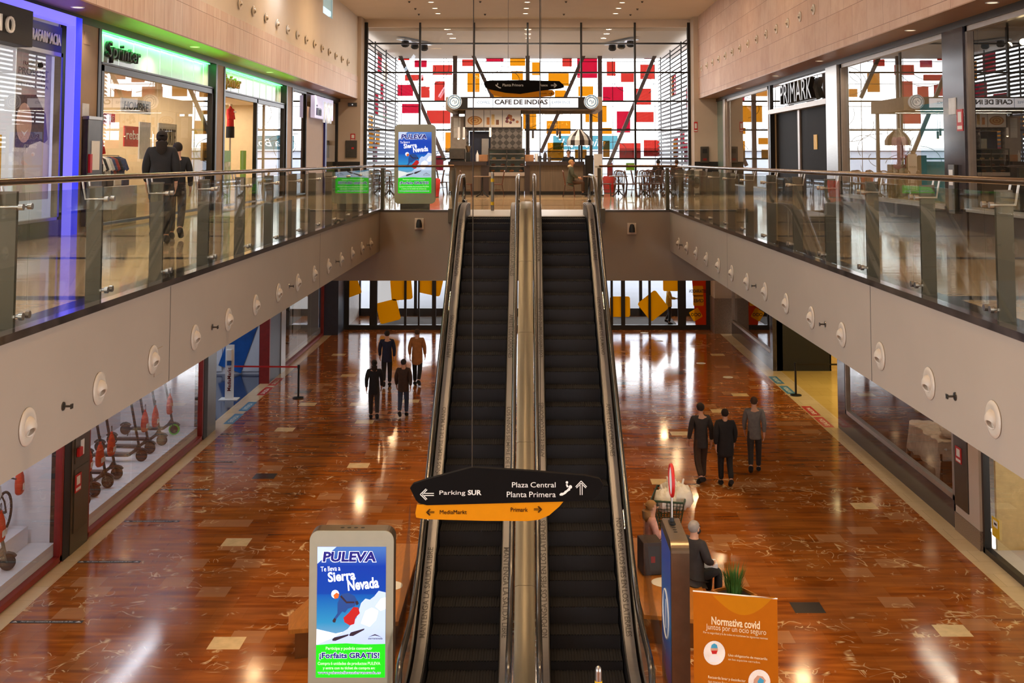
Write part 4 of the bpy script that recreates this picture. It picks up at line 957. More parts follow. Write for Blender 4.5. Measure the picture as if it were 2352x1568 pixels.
# entrance of the electronics shop
mb = MB(); mb.box(-13.1, -13.0, 31, 39, 0, 4.0); mb.box(-13, -8.7, 38.95, 39.1, 0, 4.0); mb.box(-13, -8.7, 30.9, 31.0, 0, 4.0); struct('wall_entrance_left', mb, M['display'])
struct('ceiling_entrance_left', MB().box(-13, -8.5, 31, 39, 4.0, 4.1), M['white_paint'])
light('entrance_lamp_left', 'AREA', (-11, 35, 3.9), 90, (0.82, 0.9, 1.0), 1.5, (0, 0, 0), 5)
trimbox('trim_pilaster_navy', -8.7, -8.36, 37.4, 39.0, 0, 4.78, M['navy']); trimbox('trim_red_edge', -8.66, -8.34, 37.28, 37.4, 0, 4.78, M['wine']); trimbox('trim_metal_edge', -8.6, -8.33, 39.0, 39.7, 0, 4.78, M['steel'])
trimbox('wall_corner_left', -8.6, -7.8, 47.4, 49.3, 0, 4.0, M['navy'])
M['screen_blue'] = pm('screen_blue', srgb(26, 92, 176), 0.25, var=0.4, scale=1.2)
for i, (a, b, lab) in enumerate(((31.9, 33.6, 'deepest inside the shop'), (34.3, 36.0, 'behind the hand gel stand'), (36.6, 38.3, 'nearest the navy pilaster'))):
    t = thing('wall_graphic', 'large blue phone advertisement on the entrance side wall, %s' % lab, 'advertisement', (-12.2 + 1.3 * i, 38.93, 0.1), -PI / 2)
    MB().box(0, 0.03, -0.6, 0.6, 0, 2.9).build('panel', M['display'], t)
    MB().obox((0.04, 0, 1.3), (0, 0.35, 1), (0, 1, -0.35), (1, 0, 0), 1.3, 0.4, 0.02).build('printed_phone', M['screen_blue'], t)
    MB().obox((0.065, 0.25, 2.05), (0, 0.35, 1), (0, 1, -0.35), (1, 0, 0), 0.26, 0.18, 0.008).build('printed_lens', M['blackmat'], t)
# hand gel stand
t = thing('gel_stand', 'white hand gel stand lettered MediaMarkt at the electronics entrance', 'gel stand', (-9.0, 34.9, 0))
MB().box(-0.28, 0.28, -0.2, 0.2, 0, 0.02, 0.005).build('base', M['white'], t); MB().box(-0.13, 0.13, -0.02, 0.02, 0.02, 1.62, 0.005).build('column', M['white'], t)
MB().box(-0.09, 0.09, -0.12, -0.02, 1.15, 1.5, 0.03).build('dispenser', M['white'], t); MB().box(-0.06, 0.06, -0.1, -0.03, 1.02, 1.14).build('bottle', M['screen_blue'], t)
text('MediaMarkt', (0.05, -0.024, 0.25), (0, 0, 1), (-1, 0, 0), 0.7, 0.11, M['wine'], t, 0.002, bold=0.02)
# belt barriers
def barrier(lab, x, y, bx, by, m):
    t = thing('barrier_post', lab, 'barrier post', (x, y, 0))
    MB().lathe([(0, 0.045), (0.06, 0.04), (0.165, 0.028), (0.175, 0.0), (0, 0)], n=28).build('base', M['black'], t, True)
    MB().cyl((0, 0, 0.03), (0, 0, 0.95), 0.032, 14).build('post', M['black'], t, True); MB().cyl((0, 0, 0.88), (0, 0, 0.99), 0.04, 14).build('head', M['blackmat'], t, True)
    MB().bar((0, 0, 0.93), (bx - x, by - y, 0.93), 0.006, 0.05).build('belt', m, t)
barrier('black barrier post with a red belt at the electronics entrance', -6.95, 35.06, -8.98, 35.16, M['red'])
p = atX(537, 836, -8.9)
barrier('black barrier post with a black belt at the yellow floored entrance', 8.19, 35.45, 10.5, 35.5, M['black'])
# floor stickers
def floor_quad(name, lab, cat, pts, m, words=None, group=None, mt=None):
    P = [atZ(x, y, 0.003) for x, y in pts]; c = sum(P, Vector()) / len(P); c.z = 0.0
    t = thing(name, lab, cat, c, 0, group); mb = MB(); mb.prism([(q.x - c.x, q.y - c.y, 0.0012) for q in P], (0, 0, 0.0012)); mb.build('sheet', m, t)
    if words:
        a, b, d = P[0], P[1], P[3]; r = (b - a); u = (d - a); L = r.length
        text(words, a - c + r * 0.14 + u * 0.25 + Vector((0, 0, 0.0005)), r, u, L * 0.72, u.length * 0.5, mt or M['wtxt'], t, 0, bold=0.01)
    return t
for i, (a, b, y) in enumerate(((24, 190, 1428), (179, 322, 1290), (286, 412, 1197), (369, 481, 1124), (438, 543, 1061), (511, 606, 997))):
    pL, pR = atZ(a, y, 0), atZ(b, y, 0)
    t = thing('distance_strip', 'black distance strip sticker with white lettering, %s from the near end' % ORD[i], 'floor sticker', ((pL.x + pR.x) / 2, pL.y, 0), 0, 'distance strips beside the left border')
    w = (pR.x - pL.x) / 2; MB().box(-w, w, -0.05, 0.05, 0.0006, 0.0024).build('sheet', M['blackmat'], t)
    text('Por favor, mantenga la distancia de 2m', (-w * 0.72, -0.022, 0.0026), (1, 0, 0), (0, 1, 0), w * 1.44, 0.05, M['wtxt'], t, 0, shear=0.2, bold=0.02)
    for q in (-0.88, 0.88): mb = MB(); mb.poly([(w * q - 0.05, -0.02, 0.0028), (w * q + 0.05, -0.02, 0.0028), (w * q, 0.03, 0.0028)]); mb.build('arrow', M['wtxt'], t)
M['dblue'] = pm('decal_blue', srgb(74, 132, 172), 0.4); M['dred'] = pm('decal_red', srgb(184, 44, 36), 0.4)
def decal(lab, Y, s, m, word):
    xa, xb = (-8.32, -8.06) if s < 0 else (7.98, 8.26)
    t = thing('floor_decal', lab, 'floor sticker', ((xa + xb) / 2, Y, 0), 0, 'entrance decals'); w = (xb - xa) / 2
    MB().box(-w, w, -0.62, 0.62, 0.0006, 0.0024).build('sheet', m, t)
    text(word, (0.07, -0.42, 0.0026), (0, 1, 0), (-1, 0, 0), 0.84, 0.13, M['wtxt'], t, 0, bold=0.02)
decal('blue entrance decal on the left border, nearer the scooters', 32.3, -1, M['dblue'], 'ENTRADA'); decal('blue entrance decal on the left border, second from the scooters', 33.9, -1, M['dblue'], 'ENTRADA')
decal('red exit decal on the left border, nearer the blue decals', 36.1, -1, M['dred'], 'SALIDA'); decal('red exit decal on the left border, by the navy pilaster', 37.6, -1, M['dred'], 'SALIDA')
decal('blue entrance decal on the right border, nearer the doors', 37.9, 1, M['dblue'], 'ENTRADA'); decal('blue entrance decal on the right border, beside the barrier post', 36.3, 1, M['dblue'], 'ENTRADA')
decal('red exit decal on the right border, closer to the barrier post', 33.3, 1, M['dred'], 'SALIDA'); decal('red exit decal on the right border, next to the dark pilaster', 31.9, 1, M['dred'], 'SALIDA')
for px, py, lab in ((1610, 834, 'nearer the blue decals'), (1672, 866, 'closest to the barrier'), (1514, 783, 'before the banner door'), (1480, 764, 'close to the far doors')):
    p = atZ(px, py, 0); t = thing('round_sticker', 'round white route sticker on the marble floor, %s' % lab, 'floor sticker', (p.x, p.y, 0), 0, 'round route stickers')
    MB().lathe([(0, 0.0024), (0.17, 0.0024), (0.17, 0.0004)], n=24).build('disc', M['wtxt'], t); MB().bar((-0.08, 0.06, 0.003), (0.08, -0.06, 0.003), 0.04, 0.0008).build('arrow', M['steel_dark'], t)
# ---------------------------------------------------------------- scooters and bags in the display window
M['tyre'] = pm('tyre_rubber', srgb(26, 25, 25), 0.7); M['scoot'] = pm('scooter_black', srgb(34, 34, 36), 0.4); M['bag'] = pm('bag_orange_red', srgb(206, 56, 22), 0.75, var=0.2, scale=8)
def wheel(c, r, w, ax=(0, 1, 0)):
    mb = MB(); mb.lathe([(r * 0.72, -w / 2), (r * 0.93, -w / 2), (r, -w / 4), (r, w / 4), (r * 0.93, w / 2), (r * 0.72, w / 2)], c, ax, 24); return mb
def scooter():
    t = thing('kick_scooter', 'x', 'scooter')
    r = 0.108
    mb = MB(); mb.box(-0.92, -0.22, -0.075, 0.075, 0.1, 0.15, 0.015); mb.build('deck', M['scoot'], t)
    mb = MB(); mb.tube([(-0.24, 0, 0.12), (-0.13, 0, 0.2), (-0.06, 0, 0.3)], 0.03, 8); mb.build('neck', M['scoot'], t, True)
    for x, nm in ((0, 'front'), (-1.02, 'rear')):
        o = wheel((x, 0, r), r, 0.05).build('wheel', M['tyre'], t, True); MB().lathe([(0, -0.028), (r * 0.73, -0.02), (r * 0.73, 0.02), (0, 0.028)], (x, 0, r), (0, 1, 0), 18).build('hub', M['scoot'], o, True)
        mb = MB(); mb.tube([(x + (r + 0.025) * math.cos(a), 0, r + (r + 0.025) * math.sin(a)) for a in (0.6, 1.0, 1.5, 2.0, 2.5)], 0.022, 6); mb.build('fender', M['scoot'], t, True)
    mb = MB()
    for q in (-0.045, 0.045): mb.tube([(0, q, r), (-0.04, q, 0.26)], 0.012, 6)
    mb.build('fork', M['scoot'], t); mb = MB(); mb.tube([(-0.04, 0, 0.24), (-0.14, 0, 0.7), (-0.22, 0, 1.1)], 0.024, 10); mb.build('stem', M['scoot'], t, True)
    hb = MB().tube([(-0.24, -0.24, 1.12), (-0.22, -0.12, 1.12), (-0.22, 0.12, 1.12), (-0.24, 0.24, 1.12)], 0.013, 8).build('handlebar', M['scoot'], t, True)
    for q in (-1, 1): MB().cyl((-0.235, q * 0.16, 1.12), (-0.243, q * 0.25, 1.12), 0.018, 10).build('grip', M['tyre'], hb, True)
    MB().box(-0.26, -0.2, -0.035, 0.035, 1.1, 1.15, 0.01).build('display', M['blackmat'], t); MB().bar((-0.93, -0.02, 0.1), (-0.93, -0.14, 0.0), 0.015, 0.015).build('kickstand', M['steel_dark'], t)
    return proto(t)
def drawstring():
    t = thing('drawstring_bag', 'x', 'bag')
    mb = MB(); mb.lathe([(0, -0.46), (0.1, -0.455), (0.135, -0.42), (0.15, -0.3), (0.13, -0.15), (0.07, -0.03), (0.035, 0.01), (0.05, 0.035), (0, 0.03)], n=18)
    for v in mb.bm.verts: v.co.y *= 1.05; v.co.x = v.co.x * 0.5 * (1 + 0.12 * math.sin(7 * math.atan2(v.co.y, v.co.x)))
    mb.build('sack', M['bag'], t, True); MB().tube([(0, -0.04, 0.0), (0, -0.02, 0.16), (0, 0.02, 0.16), (0, 0.04, 0.0)], 0.006, 6).build('cord', M['blackmat'], t)
    mb = MB(); mb.box(0.068, 0.08, -0.1, 0.1, -0.37, -0.27); mb.build('print_band', M['wtxt'], t); return proto(t)
s0, b0 = scooter(), drawstring(); first = True
gw = pm('scooter_green', srgb(96, 196, 60), 0.5)
for i, yy in enumerate((22.5, 23.13, 23.76, 24.4, 25.05, 26.5, 27.2, 27.95, 29.05)):
    lab = 'black electric scooter in the left display window, %s from the brown cabinet' % ORD[i]
    o = s0 if i == 0 else dup(s0, (0, 0, 0)); o.scale = (1.2, 1.2, 1.2); o.location = (-8.85 + 0.04 * (i % 2), yy, 0.34); o.rotation_euler = (0, 0, math.radians(-6 + 3 * (i % 3))); o['label'] = lab; o['group'] = 'scooters in the display window'
    if i in (5,): continue
    b = b0 if first else dup(b0, (0, 0, 0)); first = False
    b.location = (-8.96, yy - 0.06, 0.34 + 0.98 - 0.06 * (i % 2)); b.rotation_euler = (0, 0, 0.1 * (i % 3)); b['label'] = 'orange drawstring bag hung on the %s scooter from the brown cabinet' % ORD[i]; b['group'] = 'bags on the scooters'
o = MB().lathe([(0.1, -0.036), (0.131, -0.036), (0.131, 0.036), (0.1, 0.036)], (-8.85, 29.05, 0.47), (0, 1, 0), 24).build('wheel_band', gw); tag(o, 'green wheel ring on the last scooter by the red frame', 'wheel ring')
# bicycle and scooter in the first window
def bicycle(lab, loc, rz):
    t = thing('bicycle', lab, 'bicycle', loc, rz); r = 0.34
    for x in (-0.54, 0.54):
        o = MB().tube([(x + r * math.cos(a * PI / 16), 0, r + r * math.sin(a * PI / 16)) for a in range(32)], 0.024, 8, closed=True, up=(0, 1, 0)).build('wheel', M['tyre'], t, True)
        mb = MB()
        for a in range(16): mb.bar((x, 0.01 * (-1) ** a, r), (x + (r - 0.02) * math.cos(a * PI / 8), 0, r + (r - 0.02) * math.sin(a * PI / 8)), 0.004, 0.004, (0, 1, 0))
        mb.build('spokes', M['steel'], o); MB().cyl((x, -0.04, r), (x, 0.04, r), 0.025).build('hub', M['steel_dark'], o)
    mb = MB(); bb = (-0.1, 0, 0.3); st = (-0.24, 0, 0.82); hd = (0.36, 0, 0.84); hl = (0.4, 0, 0.7)
    for a, b, q in ((bb, st, 0.018), (st, hd, 0.024), (bb, hl, 0.026), (hd, hl, 0.022), (st, (-0.54, 0, r), 0.011), (bb, (-0.54, 0, r), 0.012)): mb.cyl(a, b, q, 10)
    mb.build('frame', M['white'], t, True)
    mb = MB(); mb.tube([hl, (0.46, 0.05, 0.55), (0.54, 0.05, r)], 0.016, 8); mb.tube([hl, (0.46, -0.05, 0.55), (0.54, -0.05, r)], 0.016, 8); mb.build('fork', M['scoot'], t, True)
    MB().tube([(0.3, -0.3, 0.98), (0.36, -0.1, 1.0), (0.35, 0, 0.96), (0.36, 0.1, 1.0), (0.3, 0.3, 0.98)], 0.014, 8).build('handlebar', M['scoot'], t, True)
    MB().sphere((-0.27, 0, 0.95), 0.1, 12, (1.3, 0.6, 0.35)).build('saddle', M['tyre'], t, True); MB().cyl((-0.24, 0, 0.82), (-0.265, 0, 0.93), 0.014).build('seat_post', M['steel'], t)
    MB().lathe([(0.05, 0), (0.095, 0), (0.095, 0.008), (0.05, 0.008)], (-0.1, -0.05, 0.3), (0, 1, 0)).build('chainring', M['steel_dark'], t); mb = MB(); mb.bar((-0.1, -0.06, 0.3), (0.02, -0.06, 0.18), 0.02, 0.02); mb.bar((-0.1, 0.06, 0.3), (-0.22, 0.06, 0.42), 0.02, 0.02); mb.build('crank', M['steel_dark'], t)
    return t
struct('floor_step_left', MB().box(-10.4, -8.95, 18.0, 20.9, 0.34, 0.66), M['display'])
bicycle('white framed bicycle on the raised step in the first left window', (-9.22, 20.0, 0.66), math.radians(92))
dup(s0, (-8.72, 19.6, 0.34), 0.25, 'black scooter in front of the white bicycle, first left window', 'scooters in the display window')
dup(b0, (-8.82, 19.52, 1.3), 0.1, 'orange bag hung on the scooter in front of the bicycle', 'bags on the scooters'); dup(b0, (-9.06, 20.75, 1.72), 0.3, 'orange bag hung on the handlebar of the white bicycle', 'bags on the scooters')
# machine and boxes in the last left window
t = thing('exercise_bike', 'black exercise bike in the last left window near the doors', 'exercise bike', (-9.2, 42.6, 0.34), math.radians(80))
mb = MB(); mb.bar((-0.5, -0.25, 0.03), (-0.5, 0.25, 0.03), 0.06, 0.06); mb.bar((0.5, -0.25, 0.03), (0.5, 0.25, 0.03), 0.06, 0.06); mb.bar((-0.5, 0, 0.05), (0.5, 0, 0.05), 0.07, 0.07); mb.bar((-0.2, 0, 0.05), (-0.35, 0, 0.95), 0.06, 0.06); mb.bar((0.3, 0, 0.05), (0.45, 0, 1.2), 0.06, 0.06); mb.build('frame', M['scoot'], t)
MB().lathe([(0, -0.03), (0.25, -0.03), (0.25, 0.03), (0, 0.03)], (0.15, 0, 0.35), (0, 1, 0)).build('flywheel', M['steel_dark'], t); MB().sphere((-0.37, 0, 1.0), 0.13, 12, (1.2, 0.8, 0.35)).build('saddle', M['tyre'], t, True); MB().tube([(0.4, -0.25, 1.2), (0.5, -0.15, 1.25), (0.5, 0.15, 1.25), (0.4, 0.25, 1.2)], 0.016, 8).build('handlebar', M['scoot'], t, True)
o = MB().box(-9.4, -9.0, 43.6, 44.1, 0.34, 0.5, 0.01).build('cardboard_box', pm('cardboard', srgb(150, 108, 70), 0.8)); tag(o, 'flat cardboard box beside the exercise bike', 'box')
o = MB().box(-9.3, -9.26, 45.0, 47.0, 0.34, 3.8).build('display_wall', M['display']); tag(o, 'tall white panel near the far red frame of the last left window', 'panel')
t = thing('kick_scooter_stand', 'slim black floor stand beside the white panel, last left window', 'stand', (-9.1, 44.6, 0.34)); MB().cyl((0, 0, 0), (0, 0, 1.35), 0.025).build('pole', M['scoot'], t); MB().box(-0.15, 0.15, -0.1, 0.1, 0, 0.03).build('base', M['scoot'], t); MB().box(-0.03, 0.03, -0.12, 0.12, 1.2, 1.5).build('screen', M['blackmat'], t)
# ---------------------------------------------------------------- far doors
d = sroot('door_1'); YD = 49.0
mb = MB(); mb.box(-7.8, 7.8, YD - 0.08, YD + 0.08, 3.85, 4.0); mb.box(-7.8, 7.8, YD - 0.08, YD + 0.08, 0, 0.2); mb.build('frame_rail', M['black'], d)
for px, w in ((795, 0.26), (858, 0.32), (931, 0.1), (962, 0.07), (997, 0.17), (1050, 0.1), (1110, 0.2), (1170, 0.1), (1230, 0.2), (1290, 0.1), (1350, 0.2), (1405, 0.1), (1431, 0.17), (1492, 0.1), (1566, 0.34), (1627, 0.2)):
    x = atY(px, 700, YD).x; MB().box(x - w / 2, x + w / 2, YD - 0.07, YD + 0.07, 0, 4.0).build('stile', M['black'], d)
mb = MB(); mb.poly([(-7.7, YD, 0.2), (7.7, YD, 0.2), (7.7, YD, 3.9), (-7.7, YD, 3.9)]); mb.build('pane', M['clear'], d)
def vinyl(name, col):
    t = NT(name); d = t.n('ShaderNodeBsdfDiffuse'); d.inputs[0].default_value = (*col, 1); tr = t.n('ShaderNodeBsdfTranslucent'); tr.inputs[0].default_value = (*col, 1)
    mx = t.n('ShaderNodeMixShader'); mx.inputs[0].default_value = 0.6; t.l(d.outputs[0], mx.inputs[1]); t.l(tr.outputs[0], mx.inputs[2]); t.l(mx.outputs[0], t.out.inputs[0]); return t.m
M['stk'] = pm('sticker_orange', srgb(246, 166, 16), 0.5, var=0.03); M['stkg'] = vinyl('orange_vinyl', srgb(255, 206, 30))
def rsq(cx, cz, r, rot, n=5):
    pts = []
    for q in range(4):
        a0 = math.radians(90 * q); ccx, ccz = [(r * 0.78, r * 0.78), (-r * 0.78, r * 0.78), (-r * 0.78, -r * 0.78), (r * 0.78, -r * 0.78)][q]
        for i in range(n): a = a0 + PI / 2 * i / (n - 1); pts.append((ccx + r * 0.22 * math.cos(a), ccz + r * 0.22 * math.sin(a)))
    c, s = math.cos(math.radians(rot)), math.sin(math.radians(rot)); return [(cx + x * c - z * s, cz + x * s + z * c) for x, z in pts]
for px, py, r, rot in ((806, 660, 20, 20), (892, 715, 24, 14), (922, 664, 24, 5), (990, 650, 26, -12), (1424, 704, 23, 0), (1500, 702, 26, 38), (1541, 650, 18, 0)):
    p = atY(px, py, YD); k = YD / FPX; mb = MB(); mb.prism([(x, YD - 0.012, z) for x, z in rsq(p.x, p.z, r * k, rot)], (0, 0.008, 0)); mb.build('sticker', M['stkg'], d)
p = atY(1583, 643, YD); q = atY(1619, 752, YD)
t = thing('door_banner', 'tall orange red vinyl on the last right door pane with mirrored words', 'banner', (0, YD - 0.02, 0))
mb = MB(); mb.prism([(p.x, 0, 3.85), (q.x + 0.2, 0, 3.85), (q.x + 0.2, 0, 0.2), (p.x + 0.25, 0, 0.2)], (0, 0.006, 0)); mb.build('sheet', vinyl('banner_vinyl', srgb(216, 84, 14)), t)
for wd, px, py, w in (('CINES', 1604, 690, 0.42), ('OCIO', 1598, 722, 0.42), ('RESTAURACION', 1603, 668, 0.75)):
    c = atY(px, py, YD); mb = MB(); mb.prism([(x, -0.008, z) for x, z in rsq(c.x, c.z, 0.22, 30 if wd == 'OCIO' else 0)], (0, 0.004, 0)); mb.build('printed_patch', M['stkg'], t)
    text(wd, (c.x + w / 2, -0.014, c.z - 0.07), (-1, 0, 0), (0, 0, 1), w, 0.14, M['ktxt'], t, 0.002, bold=0.02)
# vestibule behind the doors
d3 = sroot('door_3')
mb = MB()
for x in (-7.8, -5.2, -2.6, 0, 2.6, 5.2, 7.8): mb.box(x - 0.07, x + 0.07, 53.2, 53.35, 0, 4.0)
mb.box(-7.8, 7.8, 53.2, 53.35, 0, 0.35); mb.box(-7.8, 7.8, 53.2, 53.35, 3.8, 4.0); mb.build('frame', M['black'], d3)
struct('wall_vestibule', MB().box(-8.6, -7.8, 49.3, 53.4, 0, 4.0).box(7.8, 8.6, 49.3, 53.4, 0, 4.0), M['poster_grey'])
struct('floor_mat', MB().box(-6.5, 6.5, 49.6, 52.9, 0, 0.012), pm('door_mat', srgb(84, 80, 78), 0.9))
o = MB().box(-6.9, -5.9, 52.6, 52.64, 0.4, 3.9).build('light_box', M['lit_white']); tag(o, 'bright white notice panel behind the left far doors', 'panel')
# ---------------------------------------------------------------- lower shops, right side
trimbox('wall_corner_right', 7.75, 8.7, 47.85, 49.3, 1.45, 4.0, M['paint']); trimbox('wall_granite_right', 7.72, 8.72, 47.82, 49.35, 0, 1.45, M['granite'])
for k, (y0, y1, wl) in enumerate(((39.9, 47.4, 'shopdark'), (22.9, 30.6, 'shopdark'))):
    window_low(30 + k, 1, y0, y1, 0.62, 4.75, M['alu'], 0.08, [y0 + (y1 - y0) * 0.5])
    struct('baseboard_low_right', MB().box(8.36, 8.5, y0, y1, 0, 0.52), M['dark_stone'])
    mb = MB(); mb.box(12.2, 12.3, y0, y1, 0, 4.75); mb.box(8.6, 12.2, y0 - 0.06, y0, 0, 4.75); mb.box(8.6, 12.2, y1, y1 + 0.06, 0, 4.75); struct('wall_low_right', mb, M[wl])
    struct('floor_low_right', MB().box(8.5, 12.2, y0, y1, 0, 0.05), pm('brown_display_floor', srgb(84, 64, 46), 0.35)); struct('ceiling_low_right', MB().box(8.5, 12.2, y0, y1, 4.72, 4.77), M['shopdark'])
    light('window_lamp_right', 'AREA', (9.6, (y0 + y1) / 2, 4.6), 60, (1, 0.85, 0.65), 0.3, (0, 0, 0), 4)
trimbox('trim_pilaster_dark_1', 8.36, 8.7, 39.5, 39.9, 0, 4.78, M['dark_stone']); trimbox('trim_pilaster_dark_2', 8.36, 8.7, 30.6, 31.3, 0, 4.78, M['dark_stone'])
struct('wall_entrance_jamb', MB().box(8.5, 10.35, 39.5, 39.7, 0, 4.78), M['blackmat'])
mb = MB(); mb.box(13.4, 13.5, 31, 39.8, 0, 4.0); mb.box(8.7, 13.4, 31.2, 31.3, 0, 4.0); mb.box(10.3, 13.4, 39.5, 39.6, 0, 4.0); struct('wall_entrance_right', mb, pm('warm_wall', srgb(214, 186, 128), 0.6))
struct('ceiling_entrance_right', MB().box(8.5, 13.5, 31, 39.8, 4.0, 4.1), M['white_paint'])
light('entrance_lamp_right', 'AREA', (10.6, 35.2, 3.9), 190, (1.0, 0.78, 0.36), 1.5, (0, 0, 0), 5)
# cabinet and the yellow window at the near right
t = thing('hydrant_cabinet', 'beige hydrant cabinet with grey door panels on the right side', 'fire cabinet', (8.43, 22.2, 0))
MB().box(-0.08, 0.12, -0.62, 0.58, 0.35, 4.78).build('body', M['paint'], t); MB().box(-0.1, 0.12, -0.66, 0.6, 0, 0.35).build('plinth', M['granite'], t)
MB().box(-0.1, -0.08, -0.12, 0.56, 0.5, 2.05).build('door', M['steel_dark'], t); MB().box(-0.1, -0.08, -0.12, 0.56, 2.1, 3.4).build('door', M['steel_dark'], t)
fire_sign('red fire hose sign on the beige cabinet, lower one', (8.33, 22.5, 1.35), 0.3, 0.3, 1); fire_sign('red fire button sign on the beige cabinet, middle one', (8.33, 22.5, 2.1), 0.3, 0.24, 1); fire_sign('red hydrant sign on the beige cabinet, upper one', (8.33, 22.6, 2.65), 0.22, 0.34, 1)
o = MB().box(8.325, 8.335, 22.08, 22.42, 2.5, 3.1).build('notice', M['white']); tag(o, 'white evacuation plan on the beige cabinet', 'notice')
window_low(32, 1, 12, 21.5, 0.1, 4.75, M['black'], 0.08, (16.5,))
mb = MB(); mb.box(12.2, 12.3, 12, 21.5, 0, 4.75); mb.box(8.6, 12.2, 21.42, 21.5, 0, 4.75); struct('wall_low_right_near', mb, pm('warm_wall_near', srgb(222, 196, 140), 0.6)); struct('floor_low_right_near', MB().box(8.5, 12.2, 12, 21.5, 0, 0.06), M['display'])
light('window_lamp_right_near', 'AREA', (10.2, 18, 4.6), 80, (1, 0.84, 0.55), 2.2, (0, 0, 0), 6)
t = thing('window_sticker', 'yellow camera warning sticker low on the near right window', 'sticker', (8.41, 21.0, 0.42)); MB().box(-0.006, 0, -0.16, 0.16, 0, 0.34).build('sheet', M['yellow'], t); MB().box(-0.009, -0.006, -0.1, 0.1, 0.18, 0.3).build('pictogram', M['wtxt'], t); MB().box(-0.011, -0.009, -0.06, 0.05, 0.22, 0.26).build('camera_mark', M['ktxt'], t)
o = MB().box(9.0, 9.7, 20.3, 21.2, 0.06, 0.16, 0.01).build('low_plinth', M['display']); tag(o, 'low white plinth behind the near right window', 'plinth')
# bed in the home window
t = thing('bed', 'metal framed bed with pale crumpled bedding in the right display window', 'bed', (9.75, 26.5, 0.05), math.radians(-90)); t.scale = (1.1, 1.1, 1.6)
L, Wd = 1.95, 1.3
mb = MB()
for x, y in ((-0.95, -0.65), (-0.95, 0.65), (0.95, -0.65), (0.95, 0.65)): mb.box(x - 0.02, x + 0.02, y - 0.02, y + 0.02, 0, 0.45)
for y in (-0.65, 0.65): mb.box(-0.95, 0.95, y - 0.02, y + 0.02, 0.02, 0.06); mb.box(-0.95, 0.95, y - 0.02, y + 0.02, 0.3, 0.34)
for x in (-0.95, 0.95): mb.box(x - 0.02, x + 0.02, -0.65, 0.65, 0.02, 0.06)
mb.build('frame', M['blackmat'], t); MB().box(-0.93, 0.93, -0.63, 0.63, 0.34, 0.56, 0.05).build('mattress', M['white'], t, True)
M['linen'] = pm('pale_linen', srgb(206, 184, 160), 0.85, var=0.15, scale=9, bstr=0.6)
mb = MB(); n = 26; r = random.Random(4); rows = []
for i in range(n + 1):
    row = []
    for j in range(n + 1):
        u, v = i / n * 2 - 1, j / n * 2 - 1; x = u * 1.08; y = v * 0.98; z = 0.61 + 0.015 * math.sin(9 * u + 4 * v) + 0.02 * r.random()
        ex = max(0, abs(x) - 0.92); ey = max(0, abs(y) - 0.66); dr = ex * 1.6 + ey * 1.25
        if ex > 0: x = math.copysign(0.93 + ex * 0.25 + 0.02 * math.sin(14 * v), x)
        if ey > 0: y = math.copysign(0.67 + ey * 0.2 + 0.025 * math.sin(16 * u), y)
        row.append(mb.bm.verts.new((x, y, z - dr)))
    rows.append(row)
for a, b in zip(rows, rows[1:]):
    for j in range(n): mb.bm.faces.new((a[j], a[j + 1], b[j + 1], b[j]))
mb.build('blanket', M['linen'], t, True)
def pillow(lab, loc, rot, m):
    mb = MB(); mb.sphere((0, 0, 0), 1, 18)
    for v in mb.bm.verts:
        x, y, z = v.co; k = (abs(x) ** 4 + abs(y) ** 4 + 1e-9) ** 0.25; v.co = (x * 0.33 * (1 if k < .1 else (x * x + y * y) ** .5 / k), y * 0.25 * (1 if k < .1 else (x * x + y * y) ** .5 / k), z * 0.1)
    o = mb.build('pillow', m, None, True); o.location = loc; o.rotation_euler = rot; tag(o, lab, 'pillow'); return o
pillow('pale pillow leaning at the head of the bed, nearer the window', (9.5, 25.85, 1.2), (0.5, 0, 0), M['linen']); pillow('white pillow at the head of the bed, behind the pale one', (10.1, 25.85, 1.2), (0.5, 0, 0), M['white'])
t = thing('display_shelf', 'thin black metal shelf frame beside the bed', 'shelf', (9.3, 24.5, 0.05)); mb = MB()
for x in (-0.25, 0.25):
    for y in (-0.2, 0.2): mb.box(x - 0.012, x + 0.012, y - 0.012, y + 0.012, 0, 1.5)
for z in (0.02, 0.75, 1.49):
    for y in (-0.2, 0.2): mb.box(-0.25, 0.25, y - 0.012, y + 0.012, z - 0.012, z + 0.012)
    for x in (-0.25, 0.25): mb.box(x - 0.012, x + 0.012, -0.2, 0.2, z - 0.012, z + 0.012)
mb.build('frame', M['blackmat'], t); MB().box(-0.24, 0.24, -0.19, 0.19, 0.76, 0.78).build('shelf', M['linen'], t)
t = thing('side_table', 'small white table at the foot of the bed near the dark pilaster', 'table', (10.0, 29.2, 0.05)); MB().cyl((0, 0, 0.48), (0, 0, 0.5), 0.25, 20).build('top', M['white'], t)
for a in range(3): MB().cyl((0.2 * math.cos(a * 2.1), 0.2 * math.sin(a * 2.1), 0), (0.12 * math.cos(a * 2.1), 0.12 * math.sin(a * 2.1), 0.48), 0.015).build('leg', M['white'], t)
